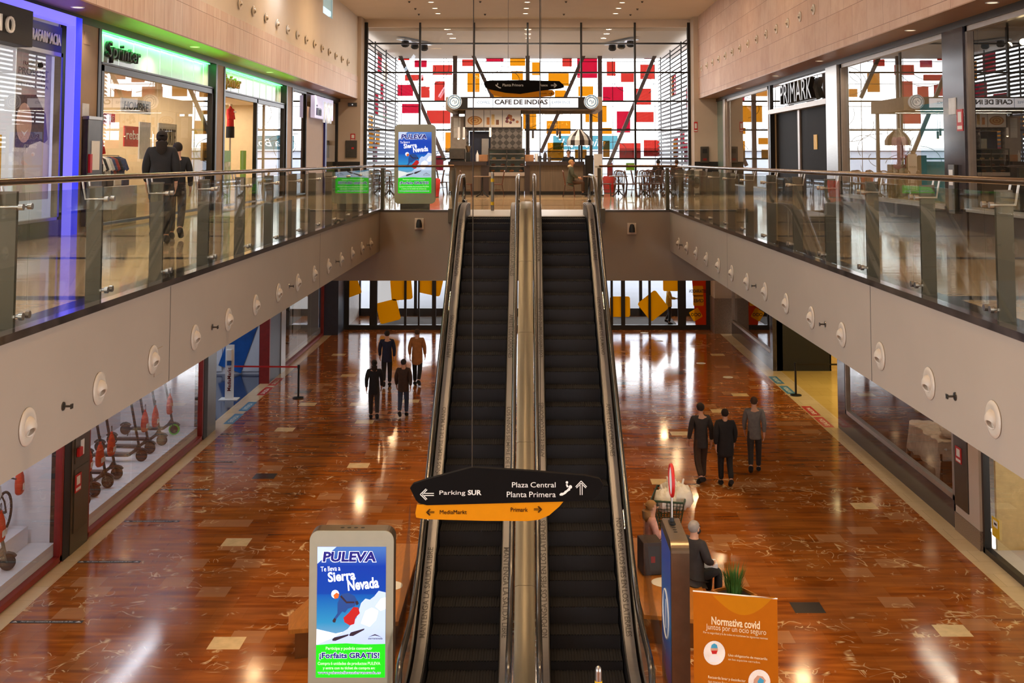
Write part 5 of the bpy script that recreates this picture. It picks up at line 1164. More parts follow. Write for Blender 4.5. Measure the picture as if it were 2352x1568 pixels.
# ---------------------------------------------------------------- people and mannequins
def skin_mesh(verts, edges, rad, sub=2, root=0):
    me = bpy.data.meshes.new('tmp'); me.from_pydata([tuple(v) for v in verts], edges, [])
    ob = bpy.data.objects.new('tmp', me); COL.objects.link(ob)
    sk = ob.modifiers.new('s', 'SKIN'); sk.use_smooth_shade = True; sk.branch_smoothing = 0.3
    if sub: sb = ob.modifiers.new('b', 'SUBSURF'); sb.levels = sub; sb.render_levels = sub
    for i, d in enumerate(me.skin_vertices[0].data):
        r = rad[i]; d.radius = r if isinstance(r, tuple) else (r, r); d.use_root = (i == root)
    dg = bpy.context.evaluated_depsgraph_get(); out = bpy.data.meshes.new_from_object(ob.evaluated_get(dg))
    bpy.data.objects.remove(ob); bpy.data.meshes.remove(me); return out
def pose(kind, ph=0.0, sc=1.0):
    """joints of a figure 1.72 tall that faces +y"""
    J = dict(pel=(0, 0, .95), spi=(0, .0, 1.12), che=(0, .0, 1.32), nec=(0, .0, 1.47), hd0=(0, .015, 1.53), hd1=(0, .02, 1.61), hd2=(0, .01, 1.68))
    for s, n in ((-1, 'l'), (1, 'r')):
        sw = ph * s
        J['sh' + n] = (s * .17, 0, 1.42); J['hip' + n] = (s * .085, 0, .9)
        if kind == 'sit':
            J['elb' + n] = (s * .23, .06, 1.16); J['wri' + n] = (s * .13, .27, 1.08); J['kne' + n] = (s * .1, .43, .93); J['ank' + n] = (s * .1, .42, .52); J['toe' + n] = (s * .11, .6, .48)
        else:
            J['elb' + n] = (s * .225, -.02 - .1 * sw, 1.15); J['wri' + n] = (s * .22, .05 - .2 * sw, .92)
            J['kne' + n] = (s * .09, .04 + .13 * sw, .5); J['ank' + n] = (s * .085, -.02 + .25 * sw - (.1 if sw < 0 else 0), .09 + (.1 if sw < 0 else 0)); J['toe' + n] = (s * .09, .12 + .25 * sw - (.06 if sw < 0 else 0), .035 + (.03 if sw < 0 else 0))
    return {k: Vector(v) * sc for k, v in J.items()}
def figure(name, lab, cat, loc, rz, kind='walk', ph=0.5, sc=1.0, skin=None, coat=None, legs=None, shoes=None, hair=None, coat_len=0.86, hairlen=0, hood=None, arms=None, group=None, head=True, bulk=1.0, mask=False, bare_legs=False):
    t = thing(name, lab, cat, loc, rz, group)
    J = pose(kind, ph, 1.0)
    if arms:
        for k, v in arms.items(): J[k] = Vector(v)
    V, E, R = [], [], []; ix = {}
    def add(k, p, r, par=None):
        ix[k] = len(V); V.append(Vector(p) * sc); R.append(tuple(q * sc for q in r) if isinstance(r, tuple) else r * sc)
        if par is not None: E.append((ix[par], ix[k]))
    add('pel', J['pel'], (.13, .1)); add('spi', J['spi'], (.12, .09), 'pel'); add('che', J['che'], (.145, .1), 'spi'); add('nec', J['nec'], .055, 'che')
    if head:
        add('hd0', J['hd0'], (.06, .07), 'nec'); add('hd1', J['hd1'], (.075, .092), 'hd0'); add('hd2', J['hd2'], (.062, .075), 'hd1')
    for n, s in (('l', -1), ('r', 1)):
        add('sh' + n, J['sh' + n], .052, 'che'); add('elb' + n, J['elb' + n], .038, 'sh' + n); add('wri' + n, J['wri' + n], .026, 'elb' + n)
        d = (J['wri' + n] - J['elb' + n]).normalized(); side = Vector((s, 0, 0)); side = (side - d * side.dot(d)).normalized(); fw = d.cross(side)
        palm = J['wri' + n] + d * .07; add('pal' + n, palm, (.018, .032), 'wri' + n)
        for f, (o, L) in enumerate(((-.03, .062), (-.01, .075), (.01, .08), (.03, .07))):
            a = palm + d * .035 + fw * o; add('f%d%s' % (f, n), a, .0085, 'pal' + n); add('g%d%s' % (f, n), a + d * L * .55 - side * .008, .008, 'f%d%s' % (f, n)); add('h%d%s' % (f, n), a + d * L * .9 - side * .028, .007, 'g%d%s' % (f, n))
        a = J['wri' + n] + d * .04 + fw * .04; add('t%s' % n, a, .0095, 'pal' + n); add('u%s' % n, a + d * .045 + fw * .012, .008, 't%s' % n)
        add('hip' + n, J['hip' + n], .085, 'pel'); add('kne' + n, J['kne' + n], .056, 'hip' + n); add('ank' + n, J['ank' + n], .038, 'kne' + n); add('toe' + n, J['toe' + n], .034, 'ank' + n)
    b = link('body', skin_mesh(V, E, R, 2), skin, t, None, True)
    if head:
        h = J['hd1'] * sc; k = sc
        if not mask or True:
            mb = MB(); mb.sphere(h + Vector((0, .098, -.008)) * k, .015 * k, 8, (.8, 1.1, 1.5))
            for s in (-1, 1): mb.sphere(h + Vector((s * .078, .0, -.005)) * k, .022 * k, 8, (.4, .8, 1.3))
            mb.build('nose_and_ears', skin, t, True)
            mb = MB()
            for s in (-1, 1): mb.sphere(h + Vector((s * .03, .085, .02)) * k, .0095 * k, 8)
            mb.build('eyes', M['ktxt'], t, True)
            MB().sphere(h + Vector((0, .088, -.05)) * k, .02 * k, 8, (1, .4, .35)).build('mouth', M['lip'], t, True)
        if mask: MB().sphere(h + Vector((0, .03, -.045)) * k, .078 * k, 14, (.92, 1.0, .72)).build('face_mask', M['ktxt'], t, True)
        if hair:
            mb = MB(); mb.sphere(h + Vector((0, -.018, .028)) * k, .1 * k, 16, (.86, .98, .95))
            o = mb.bm
            bmesh.ops.delete(o, geom=[v for v in o.verts if (v.co.y > h.y + .045 * k and v.co.z < h.z + .05 * k)], context='VERTS')
            mb.build('hair', hair, t, True)
            if hairlen:
                mb = MB(); mb.tube([h + Vector((0, -.07, .03)) * k, h + Vector((0, -.095, -.06)) * k, h + Vector((0, -.09, -.06 - hairlen * .6)) * k, h + Vector((0, -.085, -.06 - hairlen)) * k], [.07 * k, .085 * k, .08 * k, .03 * k], 12)
                mb.build('long_hair', hair, t, True)
        if hood: MB().sphere(h + Vector((0, -.06, -.13)) * k, .11 * k, 14, (1.15, .8, .6)).build('hood', hood, t, True)
    if coat:
        V, E, R, ix = [], [], [], {}
        B = bulk
        add('pel', J['pel'], (.165 * B, .13 * B)); add('spi', J['spi'], (.155 * B, .125 * B), 'pel'); add('che', J['che'], (.165 * B, .13 * B), 'spi'); add('nec', J['nec'] + Vector((0, 0, -.015)), .075, 'che')
        if kind == 'sit': add('hem', J['pel'] + Vector((0, -.02, -.07)), (.168 * B, .135 * B), 'pel')
        if kind != 'sit': add('hem', (J['pel'].x, J['pel'].y, coat_len - .1), (.175 * B, .14 * B), 'pel')
        for n in 'lr': add('sh' + n, J['sh' + n], .078 * B, 'che'); add('elb' + n, J['elb' + n], .06 * B, 'sh' + n); add('wri' + n, J['wri' + n] + (J['elb' + n] - J['wri' + n]) * .08, .045, 'elb' + n)
        link('jacket', skin_mesh(V, E, R, 2), coat, t, None, True)
    if legs and not bare_legs:
        V, E, R, ix = [], [], [], {}
        add('pel', J['pel'], (.15, .125)); add('spi', J['spi'] - Vector((0, 0, .06)), (.14, .115), 'pel')
        for n in 'lr': add('hip' + n, J['hip' + n], .1, 'pel'); add('kne' + n, J['kne' + n], .074, 'hip' + n); add('ank' + n, J['ank' + n] + (J['kne' + n] - J['ank' + n]) * .08, .062, 'kne' + n)
        link('trousers', skin_mesh(V, E, R, 2), legs, t, None, True)
    if shoes:
        for n in 'lr':
            a, c = J['ank' + n] * sc, J['toe' + n] * sc; mb = MB(); mb.tube([a + Vector((0, -.045, -.01)) * sc, a + Vector((0, 0, -.015)) * sc, (a + c) / 2 + Vector((0, 0, .005)), c, c + (c - a).normalized() * .03 * sc], [.05 * sc, .058 * sc, .055 * sc, .05 * sc, .03 * sc], 10); mb.build('shoe', shoes, t, True)
    return t
M['skin'] = pm('skin', srgb(206, 156, 128), 0.55, var=0.05, scale=12); M['lip'] = pm('lips', srgb(160, 88, 80), 0.5)
M['pale'] = pm('mannequin_cream', srgb(214, 194, 160), 0.35, var=0.03)
cl = lambda n, r, g, b: pm(n, srgb(r, g, b), 0.85, var=0.15, scale=14)
M['c_black'] = cl('cloth_black', 26, 25, 28); M['c_dark'] = cl('cloth_dark_grey', 48, 44, 44); M['c_navy'] = cl('cloth_navy', 26, 32, 58); M['c_brown'] = cl('cloth_brown', 66, 46, 34); M['c_camel'] = cl('cloth_camel', 168, 112, 62); M['c_olive'] = cl('cloth_olive', 58, 62, 50)
M['c_pink'] = cl('cloth_pink', 206, 158, 150); M['c_yellow'] = cl('cloth_yellow', 226, 178, 40); M['c_red'] = cl('cloth_red', 196, 36, 32); M['c_grey'] = cl('cloth_grey', 110, 106, 104); M['c_jean'] = cl('cloth_denim', 52, 62, 84); M['c_beige'] = cl('cloth_beige', 178, 156, 124)
M['h_dark'] = cl('hair_dark', 34, 26, 22); M['h_brown'] = cl('hair_brown', 74, 50, 34); M['h_blond'] = cl('hair_blond', 156, 116, 70); M['h_grey'] = cl('hair_grey', 150, 142, 136)
FRONT, BACK = PI, 0.0            # facing the viewer / walking away
def P(*a, **k): return figure('person', *a, **k)
P('person in a black jacket walking towards the far doors beside the camel coated one', 'person', (-4.48, 36.7, 0), 0.1, sc=1.03, skin=M['skin'], coat=M['c_navy'], legs=M['c_black'], shoes=M['c_black'], hair=M['h_dark'])
P('person in a long camel coat walking towards the far doors', 'person', (-3.54, 36.9, 0), -0.1, ph=-0.4, sc=1.04, skin=M['skin'], coat=M['c_camel'], legs=M['c_black'], shoes=M['c_black'], hair=M['h_brown'], coat_len=.72, bulk=1.12)
t = P('person in a black coat carrying a bag, first of the left four coming nearest', 'person', (-4.28, 32.2, 0), 0.15, ph=-0.55, sc=0.95, skin=M['skin'], coat=M['c_black'], legs=M['c_dark'], shoes=M['c_black'], hair=M['h_dark'], hairlen=.16, coat_len=.8)
P('person in a dark brown jacket and jeans, closest to the left escalator', 'person', (-3.5, 32.5, 0), 0.0, ph=0.5, sc=0.93, skin=M['skin'], coat=M['c_brown'], legs=M['c_jean'], shoes=M['c_black'], hair=M['h_dark'], bulk=1.1)
P('person in grey jacket, left one of three walking on the right floor', 'person', (3.85, 25.9, 0), 0.2, ph=0.5, sc=1.03, skin=M['skin'], coat=M['c_dark'], legs=M['c_brown'], shoes=M['c_black'], hair=M['h_dark'])
P('person in a wide black coat, middle one of three walking on the right floor', 'person', (4.36, 25.7, 0), 0.0, ph=-0.5, sc=0.98, skin=M['skin'], coat=M['c_black'], legs=M['c_black'], shoes=M['c_black'], hair=M['h_dark'], coat_len=.74, bulk=1.25)
P('person in a beige and grey top, right one of three walking on the right floor', 'person', (5.22, 26.8, 0), -0.2, ph=0.55, sc=1.0, skin=M['skin'], coat=M['c_grey'], legs=M['c_dark'], shoes=M['c_black'], hair=M['h_brown'])
P('person in a yellow jacket and dark striped trousers standing behind the far doors', 'person', (6.15, 50.4, 0), -PI / 2, kind='stand', ph=0.05, sc=1.0, skin=M['skin'], coat=M['c_yellow'], legs=M['c_black'], shoes=M['c_black'], hair=M['h_dark'], bulk=1.1, arms={'wrir': (.16, .32, 1.15), 'wril': (-.1, .33, 1.12), 'elbr': (.23, .08, 1.17), 'elbl': (-.22, .08, 1.15)})
P('person in a black coat walking along the left gallery before the sport shop', 'person', (-5.9, 18.4, UF), 0.25, ph=0.5, sc=1.05, skin=M['skin'], coat=M['c_black'], legs=M['c_black'], shoes=M['c_black'], hair=M['h_dark'], hairlen=.2, coat_len=.7, bulk=1.2)
P('slim dark dressed person half behind the black coated walker on the left gallery', 'person', (-5.95, 19.4, UF), 0.2, ph=-0.4, sc=0.95, skin=M['skin'], coat=M['c_black'], legs=M['c_dark'], shoes=M['c_black'], hair=M['h_dark'])
# seated at the cafe; seats are .46 high, so hips come down by .43
SIT = dict(kind='sit')
P('person in a dark parka with pale hood seated at the bar counter', 'person', (1.55, 41.25, UF - .385), -PI / 2, skin=M['skin'], coat=M['c_olive'], legs=M['c_brown'], shoes=M['c_black'], hair=M['h_blond'], hood=M['c_beige'], bulk=1.15, **SIT)
P('dark haired guest seated by the glass wall, nearer the middle of the room', 'person', (5.3, 46.6, UF - .385), 0.2, skin=M['skin'], coat=M['c_dark'], legs=M['c_black'], shoes=M['c_black'], hair=M['h_dark'], **SIT)
P('guest in brown seated by the glass wall, nearer the black frame post', 'person', (6.05, 46.6, UF - .385), -0.2, skin=M['skin'], coat=M['c_brown'], legs=M['c_black'], shoes=M['c_black'], hair=M['h_brown'], **SIT)
P('bartender in black standing behind the counter near the striped dome', 'person', (1.6, 45.3, UF), FRONT, kind='stand', ph=0.0, skin=M['skin'], coat=M['c_black'], legs=M['c_black'], shoes=M['c_black'], hair=M['h_dark'])
# on the wooden bench
P('woman with blond hair and a pink jacket seated on the bench, arms folded', 'person', (2.12, 20.15, -.40), -PI / 2 + .1, skin=M['skin'], coat=M['c_pink'], legs=M['c_jean'], shoes=M['c_black'], hair=M['h_blond'], hairlen=.18, sc=1.0, arms={'wril': (.1, .22, 1.14), 'wrir': (-.08, .24, 1.18)}, **SIT)
P('grey haired man in a dark jacket and black face mask seated on the bench', 'person', (2.66, 18.75, -.40), -0.9, sc=1.05, skin=M['skin'], coat=M['c_dark'], legs=M['c_black'], shoes=M['c_black'], hair=M['h_grey'], mask=True, bulk=1.15, **SIT)
def mannequin(*a, **k): return figure('mannequin', *a, skin=M['pale'], **k)
p = atX(2068, 440, 9.0)
mannequin('cream mannequin in a pink coat and ankle boots in the right fashion window', 'mannequin', (9.0, p.y, UF + .4), PI / 2 + 0.4, kind='stand', ph=0.1, sc=1.02, coat=M['c_pink'], coat_len=.78, shoes=M['c_beige'], bare_legs=True, bulk=1.05)
mannequin('mannequin in a black and pink striped hooded top near the tan pillar', 'mannequin', (-9.2, 23.6, UF), PI * .9, kind='stand', ph=0.1, coat=M['c_black'], legs=M['c_black'], shoes=M['white'], hood=M['c_pink'], bulk=1.1)
t = thing('torso_form', 'headless torso form in a red shirt before the rebajas board', 'mannequin', (-9.4, 24.95, UF))
def torso(t, z, m, low):
    mb = MB(); mb.lathe([(0, 0), (.15, 0), (.14, .2), (.17, .4), (.15, .52), (.06, .56), (.05, .62), (0, .62)], (0, 0, z), n=20)
    for v in mb.bm.verts: v.co.x *= .7
    mb.build('shirt', m, t, True); mb = MB(); mb.lathe([(0, -.34), (.165, -.34), (.16, 0), (0, 0)], (0, 0, z), n=20)
    for v in mb.bm.verts: v.co.x *= .75
    mb.build('shorts', low, t, True)
    for s in (-1, 1): MB().tube([(0, s * .15, z + .46), (0.02, s * .22, z + .34), (.04, s * .24, z + .22)], [.06, .055, .05], 10).build('sleeve', m, t, True)
    MB().cyl((0, 0, 0), (0, 0, z), .025).build('pole', M['steel'], t); MB().lathe([(0, .02), (.18, .015), (.18, 0), (0, 0)]).build('base', M['steel'], t); MB().cyl((0, 0, z + .6), (0, 0, z + .68), .05).build('neck', M['pale'], t)
torso(t, 1.25, M['c_red'], M['c_black'])
p = atX(529, 283, -9.0); t = thing('torso_form', 'torso form in a red rebajas shirt and black shorts, farther sport shop', 'mannequin', (-9.0, p.y, UF)); torso(t, p.z - UF - .1, M['c_red'], M['c_black'])
text('rebajas', (.135, -.17, p.z - UF + .3), (0, 1, 0), (0, 0, 1), .34, .09, M['wtxt'], t, .004)
p = atX(1742, 768, 9.3); mannequin('cream mannequin legs in pale shorts and white trainers, far right lower window', 'mannequin', (9.3, 43.3, .05), PI / 2 + .3, kind='stand', ph=.1, coat=M['c_beige'], legs=None, shoes=M['white'], coat_len=.7)
# ---------------------------------------------------------------- digital kiosks
def grad(name, stops, axis=2, h=1.0, es=1.0):
    """backlit screen: colours along the height"""
    t = NT(name); tc = t.n('ShaderNodeTexCoord'); sp = t.n('ShaderNodeSeparateXYZ'); t.l(tc.outputs['Object'], sp.inputs[0])
    f = t.math('DIVIDE', sp.outputs[axis], h); c = t.ramp(f, stops); return t.bsdf((0, 0, 0), 0.3, 0, 0.3, c, es)
ES = 0.8
M['scr_sky'] = grad('screen_sky', [(0.2, srgb(190, 215, 245)), (0.42, srgb(60, 175, 232)), (0.63, srgb(14, 110, 216)), (0.64, srgb(10, 84, 206)), (0.85, srgb(14, 74, 205)), (0.98, srgb(90, 140, 225))], 2, 1.67, ES)
gl = lambda n, r, g, b, e=ES: glow(n, srgb(r, g, b), e)
M['scr_green'] = gl('screen_green', 20, 205, 20); M['scr_white'] = gl('screen_white', 236, 242, 255); M['scr_navy'] = gl('screen_navy', 8, 14, 110); M['scr_snow'] = gl('screen_snow', 176, 198, 236); M['scr_blue'] = gl('screen_jacket', 20, 62, 128); M['scr_red'] = gl('screen_red', 168, 22, 22); M['scr_dark'] = gl('screen_dark', 40, 26, 40); M['scr_amber'] = gl('screen_amber', 190, 90, 30); M['scr_pale'] = gl('screen_pale_green', 190, 240, 190)
M['kface'] = pm('kiosk_face', srgb(170, 170, 152), 0.4, var=0.03); M['kside'] = pm('kiosk_side', srgb(120, 104, 86), 0.3, 0.8, var=0.08)
def rrect(x0, x1, z0, z1, r, n=6):
    pts = []
    for cx, cz, a0 in ((x1 - r, z1 - r, 0), (x0 + r, z1 - r, 90), (x0 + r, z0 + r, 180), (x1 - r, z0 + r, 270)):
        for i in range(n + 1): a = math.radians(a0 + 90 * i / n); pts.append((cx + r * math.cos(a), cz + r * math.sin(a)))
    return pts
def kiosk_body(t, mface):
    MB().prism([(x, 0.0, z) for x, z in rrect(-.56, .56, .14, 2.31, .13)], (0, .22, 0)).build('housing', M['kside'], t)
    MB().prism([(x, -.012, z) for x, z in rrect(-.555, .555, .145, 2.305, .125)], (0, .012, 0)).build('face', mface, t)
    MB().box(-.4, .4, .02, .2, 0, .14).build('plinth', M['steel_dark'], t)
    for i in range(4): MB().lathe([(0, .0), (.028, .0)], (-.14 + .09 * i, .1, 2.3115), n=14).build('vent', M['blackmat'], t)
def kiosk(lab, loc):
    t = thing('digital_kiosk', lab, 'advertising kiosk', loc)
    kiosk_body(t, M['kface'])
    x0, z0, W, H = -.45, .43, .905, 1.67; F = -.0125
    sc = MB(); sc.box(0, W, -.004, 0, 0, H); s = sc.build('screen', M['scr_sky'], t); s.location = (x0, F, z0)
    uv = lambda px, py: ((px - 155) / 630 * W, (1490 - py) / 1162 * H)
    def shape(name, pts, m, d):
        mb = MB(); mb.poly([(uv(a, b)[0], -.004 - d, uv(a, b)[1]) for a, b in pts]); mb.build(name, m, s)
    def words(txt, a, b, c, dd, m, d=.003, rot=0, **k):
        u0, v0 = uv(a, dd); u1, v1 = uv(c, b); r = Vector((math.cos(rot), 0, math.sin(rot))); up = Vector((-math.sin(rot), 0, math.cos(rot)))
        text(txt, (u0, -.004 - d, v0), r, up, (u1 - u0) / math.cos(rot), v1 - v0, m, s, 0, **k)
    shape('snow_drift', [(155, 1200), (300, 1140), (440, 1060), (520, 960), (560, 830), (600, 790), (640, 800), (680, 770), (720, 720), (785, 735), (785, 1200)], M['scr_snow'], .0005)
    shape('snow_field', [(155, 1200), (155, 1060), (330, 1100), (560, 1050), (785, 1000), (785, 1200)], M['scr_white'], .0004)
    shape('snow_spray', [(560, 1010), (600, 900), (660, 870), (720, 900), (700, 980), (640, 1040)], M['scr_white'], .0009); shape('snow_spray', [(690, 860), (740, 790), (785, 780), (785, 880), (740, 900)], M['scr_white'], .0009)
    shape('green_band', [(153, 1490), (153, 1203), (280, 1192), (430, 1187), (600, 1196), (785, 1192), (785, 1490)], M['scr_green'], .001)
    shape('skis', [(300, 1150), (320, 1135), (450, 1105), (445, 1120), (330, 1165), (302, 1165)], M['scr_dark'], .001); shape('skis', [(455, 1110), (470, 1090), (595, 1055), (590, 1068), (490, 1122), (458, 1122)], M['scr_dark'], .001)
    shape('skier_trousers', [(400, 960), (450, 915), (490, 865), (535, 868), (550, 920), (510, 960), (500, 1015), (460, 1028), (410, 1000)], M['scr_red'], .0015)
    shape('skier_jacket', [(345, 830), (380, 750), (440, 738), (500, 765), (530, 815), (500, 860), (440, 880), (415, 915), (390, 905), (360, 940), (325, 985), (310, 970), (345, 920)], M['scr_blue'], .002)
    shape('skier_strap', [(365, 770), (380, 760), (430, 815), (500, 815), (500, 830), (425, 832)], M['scr_dark'], .0024); shape('skier_glove', [(300, 985), (318, 960), (335, 975), (325, 1003), (305, 1000)], M['scr_dark'], .0024); shape('skier_glove', [(505, 815), (530, 810), (540, 835), (520, 850)], M['scr_dark'], .0024)
    shape('skier_helmet', [(322 + 36 * math.cos(i * .35), 750 + 38 * math.sin(i * .35)) for i in range(18)], M['scr_white'], .002); shape('skier_goggles', [(305, 760), (335, 735), (360, 750), (350, 785), (318, 792)], M['scr_amber'], .0025)
    shape('sunlit_corner', [(155, 328), (330, 328), (155, 480)], M['scr_snow'], .0004)
    words('PULEVA', 196, 366, 700, 468, M['scr_white'], .0012, bold=.085, shear=.1); words('PULEVA', 204, 370, 694, 462, M['scr_navy'], .003, bold=.04, shear=.1)
    words('Te lleva a', 188, 505, 368, 550, M['scr_white'], rot=.06, bold=.006); words('Sierra', 258, 555, 510, 645, M['scr_white'], rot=.1, bold=.03); words('Nevada', 440, 622, 725, 722, M['scr_white'], rot=.1, bold=.03)
    words('Participa y podrás conseguir', 242, 1217, 667, 1252, M['scr_pale'], bold=.02); words('¡Forfaits GRATIS!', 180, 1264, 736, 1336, M['scr_white'], .0016, bold=.07); words('¡Forfaits GRATIS!', 184, 1268, 732, 1332, M['scr_navy'], bold=.035)
    words('Compra 6 unidades de productos PULEVA', 170, 1350, 742, 1386, M['scr_pale'], bold=.02); words('y entra con tu ticket de compra en:', 218, 1392, 694, 1424, M['scr_pale'], bold=.02)
    words('www.pulevatellevaasierranevada.es', 170, 1432, 745, 1468, M['scr_white'], .0016, bold=.05); words('www.pulevatellevaasierranevada.es', 172, 1434, 743, 1466, M['scr_navy'], bold=.01)
    shape('mountain_logo', [(630, 1130), (690, 1105), (750, 1130), (690, 1116)], M['scr_dark'], .003); words('sierranevada', 628, 1134, 760, 1152, M['scr_dark'], bold=.01)
    return t
kiosk('lit kiosk on the lower marble floor showing a skier advert', (-2.33, 15.45, 0))
kiosk('lit kiosk on the upper landing behind the far balustrade showing a skier advert', (-3.1, 31.3, UF))
# ---------------------------------------------------------------- totem with the no-entry sign, orange notice board
t = thing('digital_totem', 'brown metal totem seen edge on with a blue screen, right of the escalators', 'advertising kiosk', (1.84, 15.5, 0), -PI / 2)
kiosk_body(t, M['kside'])
M['tot'] = grad('totem_screen', [(0.1, srgb(70, 50, 90)), (0.5, srgb(20, 110, 170)), (0.9, srgb(70, 90, 170))], 2, 1.67, .35)
s = MB().box(0, .96, -.004, 0, 0, 1.75).build('screen', M['tot'], t); s.location = (-.48, -.0125, .42)
mb = MB(); mb.tube([(.48 + .3 * math.cos(i * PI / 16), -.008, .8 + .3 * math.sin(i * PI / 16)) for i in range(32)], .012, 5, closed=True, up=(0, 1, 0)); mb.build('ring_graphic', M['wtxt'], s)
mb = MB(); mb.bar((.48, -.008, .62), (.48, -.008, .98), .05, .004, (0, 1, 0)); mb.build('bar_graphic', M['wtxt'], s)
t = thing('round_sign', 'round red and white sign on a short post standing on the brown totem', 'sign', (1.94, 15.75, 2.312))
MB().box(-.04, .04, -.09, .09, 0, .015).build('base', M['blackmat'], t); MB().cyl((0, 0, .015), (0, 0, .36), .014).build('post', M['steel'], t); MB().cyl((0, 0, .02), (0, 0, .07), .03).build('knob', M['blackmat'], t)
MB().tube([(0, .2 * math.cos(i * PI / 16), .56 + .2 * math.sin(i * PI / 16)) for i in range(32)], .022, 8, closed=True, up=(1, 0, 0)).build('rim', M['red'], t, True)
MB().lathe([(0, -.008), (.185, -.008), (.185, .008), (0, .008)], (0, 0, .56), (1, 0, 0), 28).build('disc', M['white'], t)
a, b = Vector((1.993, 14.159, 0)), Vector((2.955, 13.913, 0)); c = (a + b) / 2; rz = math.atan2(b.y - a.y, b.x - a.x)
t = thing('notice_board', 'orange covid rules board lettered Normativa covid standing by the totem', 'notice board', c, rz); HW = (b - a).length / 2
M['nb'] = pm('board_orange', srgb(176, 96, 6), 0.5, var=0.04, spec=.15); M['nb2'] = pm('board_amber', srgb(186, 116, 6), 0.5, var=0.04, spec=.15); M['nbt'] = pm('board_text', srgb(240, 214, 170), 0.5); M['nbi'] = pm('icon_white', srgb(240, 232, 222), 0.5); M['cyan'] = pm('icon_cyan', srgb(60, 160, 200), 0.5)
MB().box(-HW, HW, 0, .02, .02, 2.0).build('panel', M['nb'], t); MB().box(-.3, .3, -.15, .2, 0, .02).build('foot', M['steel_dark'], t); MB().box(-HW - .004, HW + .004, -.001, .022, 1.995, 2.003).build('edge', M['white'], t)
kx = 2 * HW / 193
bu = lambda px, py: (-HW + (px - 1592) * kx, 2.0 - (py - (1357 + (px - 1592) * 18 / 193)) * 13.85 / FPX * 1.06)
def bt(s, x0, y0, x1, y1, m, **k): (u0, v0), (u1, v1) = bu(x0, y1), bu(x1, y1); text(s, (u0, -.003, v0), (1, 0, 0), (0, 0, 1), u1 - u0, (y1 - y0) * 13.85 / FPX, m, t, 0, **k)
def bshape(name, pts, m, d=.002): mb = MB(); mb.poly([(bu(*q)[0], -d, bu(*q)[1]) for q in pts]); mb.build(name, m, t)
bshape('arc', [(1637 + (1783 - 1637) * i / 14, max(1358 + i * 1.0, 1366 + 42 * math.sin(PI * i / 14))) for i in range(15)], M['nb2'], .001)
bt('Normativa covid', 1634, 1409, 1745, 1427, M['nbt'], bold=.025); bt('Juntos por un ocio seguro', 1621, 1424, 1759, 1440, M['nbt']); bt('Por tu seguridad y la de todos se mantienen las siguientes normas:', 1615, 1440, 1763, 1446, M['nbt'])
circ = lambda cx, cy, r, n=26: [(cx + r * math.cos(2 * PI * i / n), cy + r * math.sin(2 * PI * i / n)) for i in range(n)]
bshape('icon_disc', circ(1640, 1486, 25), M['nbi']); bshape('icon_head', circ(1640, 1479, 8.5), M['skin'], .003); bshape('icon_cap', [(1632, 1476), (1634, 1469), (1640, 1466), (1646, 1469), (1648, 1476)], M['cyan'], .004); bshape('icon_mask', [(1633, 1481), (1647, 1481), (1645, 1488), (1635, 1488)], M['red'], .004); bshape('icon_shirt', [(1627, 1505), (1629, 1494), (1637, 1490), (1643, 1490), (1651, 1494), (1653, 1505)], M['white'], .0035)
bt('Uso obligatorio de mascarilla', 1672, 1487, 1761, 1494, M['nbt'], bold=.01); bt('en los espacios cerrados.', 1672, 1496, 1745, 1502, M['nbt'])
bshape('icon_disc', circ(1742, 1545, 25), M['nbi']); bshape('icon_hand', [(1727, 1556), (1730, 1540), (1738, 1532), (1750, 1534), (1757, 1542), (1752, 1552), (1740, 1560)], M['skin'], .003); bshape('icon_soap', [(1738, 1544), (1744, 1536), (1753, 1542), (1749, 1552), (1741, 1552)], M['cyan'], .004); bshape('icon_cuff', [(1725, 1553), (1731, 1551), (1737, 1562), (1732, 1565)], M['red'], .004)
bt('Recuerda lavar y desinfectar', 1625, 1532, 1711, 1540, M['nbt'], bold=.01); bt('tus manos frecuentemente.', 1625, 1541, 1705, 1548, M['nbt'])
bshape('icon_disc', circ(1640, 1588, 25), M['nbi'])
# ---------------------------------------------------------------- benches, cart, planter
M['bench'] = pm('honey_wood', srgb(176, 112, 42), 0.35, var=0.16, scale=5, stretch=(8, 1, 1)); M['bench_edge'] = pm('dark_wood_edge', srgb(112, 66, 24), 0.4, var=0.15, scale=5)
def bench(lab, pts, st):
    t = thing('bench', lab, 'bench'); h = .45
    MB().prism([(x, y, h - .06) for x, y in pts], (0, 0, .06)).build('seat', M['bench'], t)
    cx = sum(p[0] for p in pts) / len(pts); cyy = sum(p[1] for p in pts) / len(pts)
    MB().prism([(cx + (x - cx) * .9, cyy + (y - cyy) * .93, .0) for x, y in pts], (0, 0, h - .06)).build('base', M['bench_edge'], t)
    d = MB(); d.lathe([(0, 0), (.21, 0), (.21, -.0015)], (st[0], st[1], h + .0025), n=26); s = d.build('sticker', M['wtxt'], t); MB().lathe([(0, 0), (.07, 0)], (st[0] + .04, st[1] - .04, h + .0032), n=8).build('sticker_mark', M['stk'], s)
    return t
bench('honey coloured wooden bench right of the escalators where two people sit', [(1.72, 17.45), (2.75, 17.2), (2.75, 19.3), (2.3, 20.9), (1.72, 20.9)], (2.18, 18.75))
bench('honey coloured wooden bench left of the escalators behind the lit kiosk', [(-1.9, 17.2), (-1.9, 20.6), (-2.75, 20.6), (-3.55, 17.4), (-3.45, 16.9)], (-2.2, 18.6))
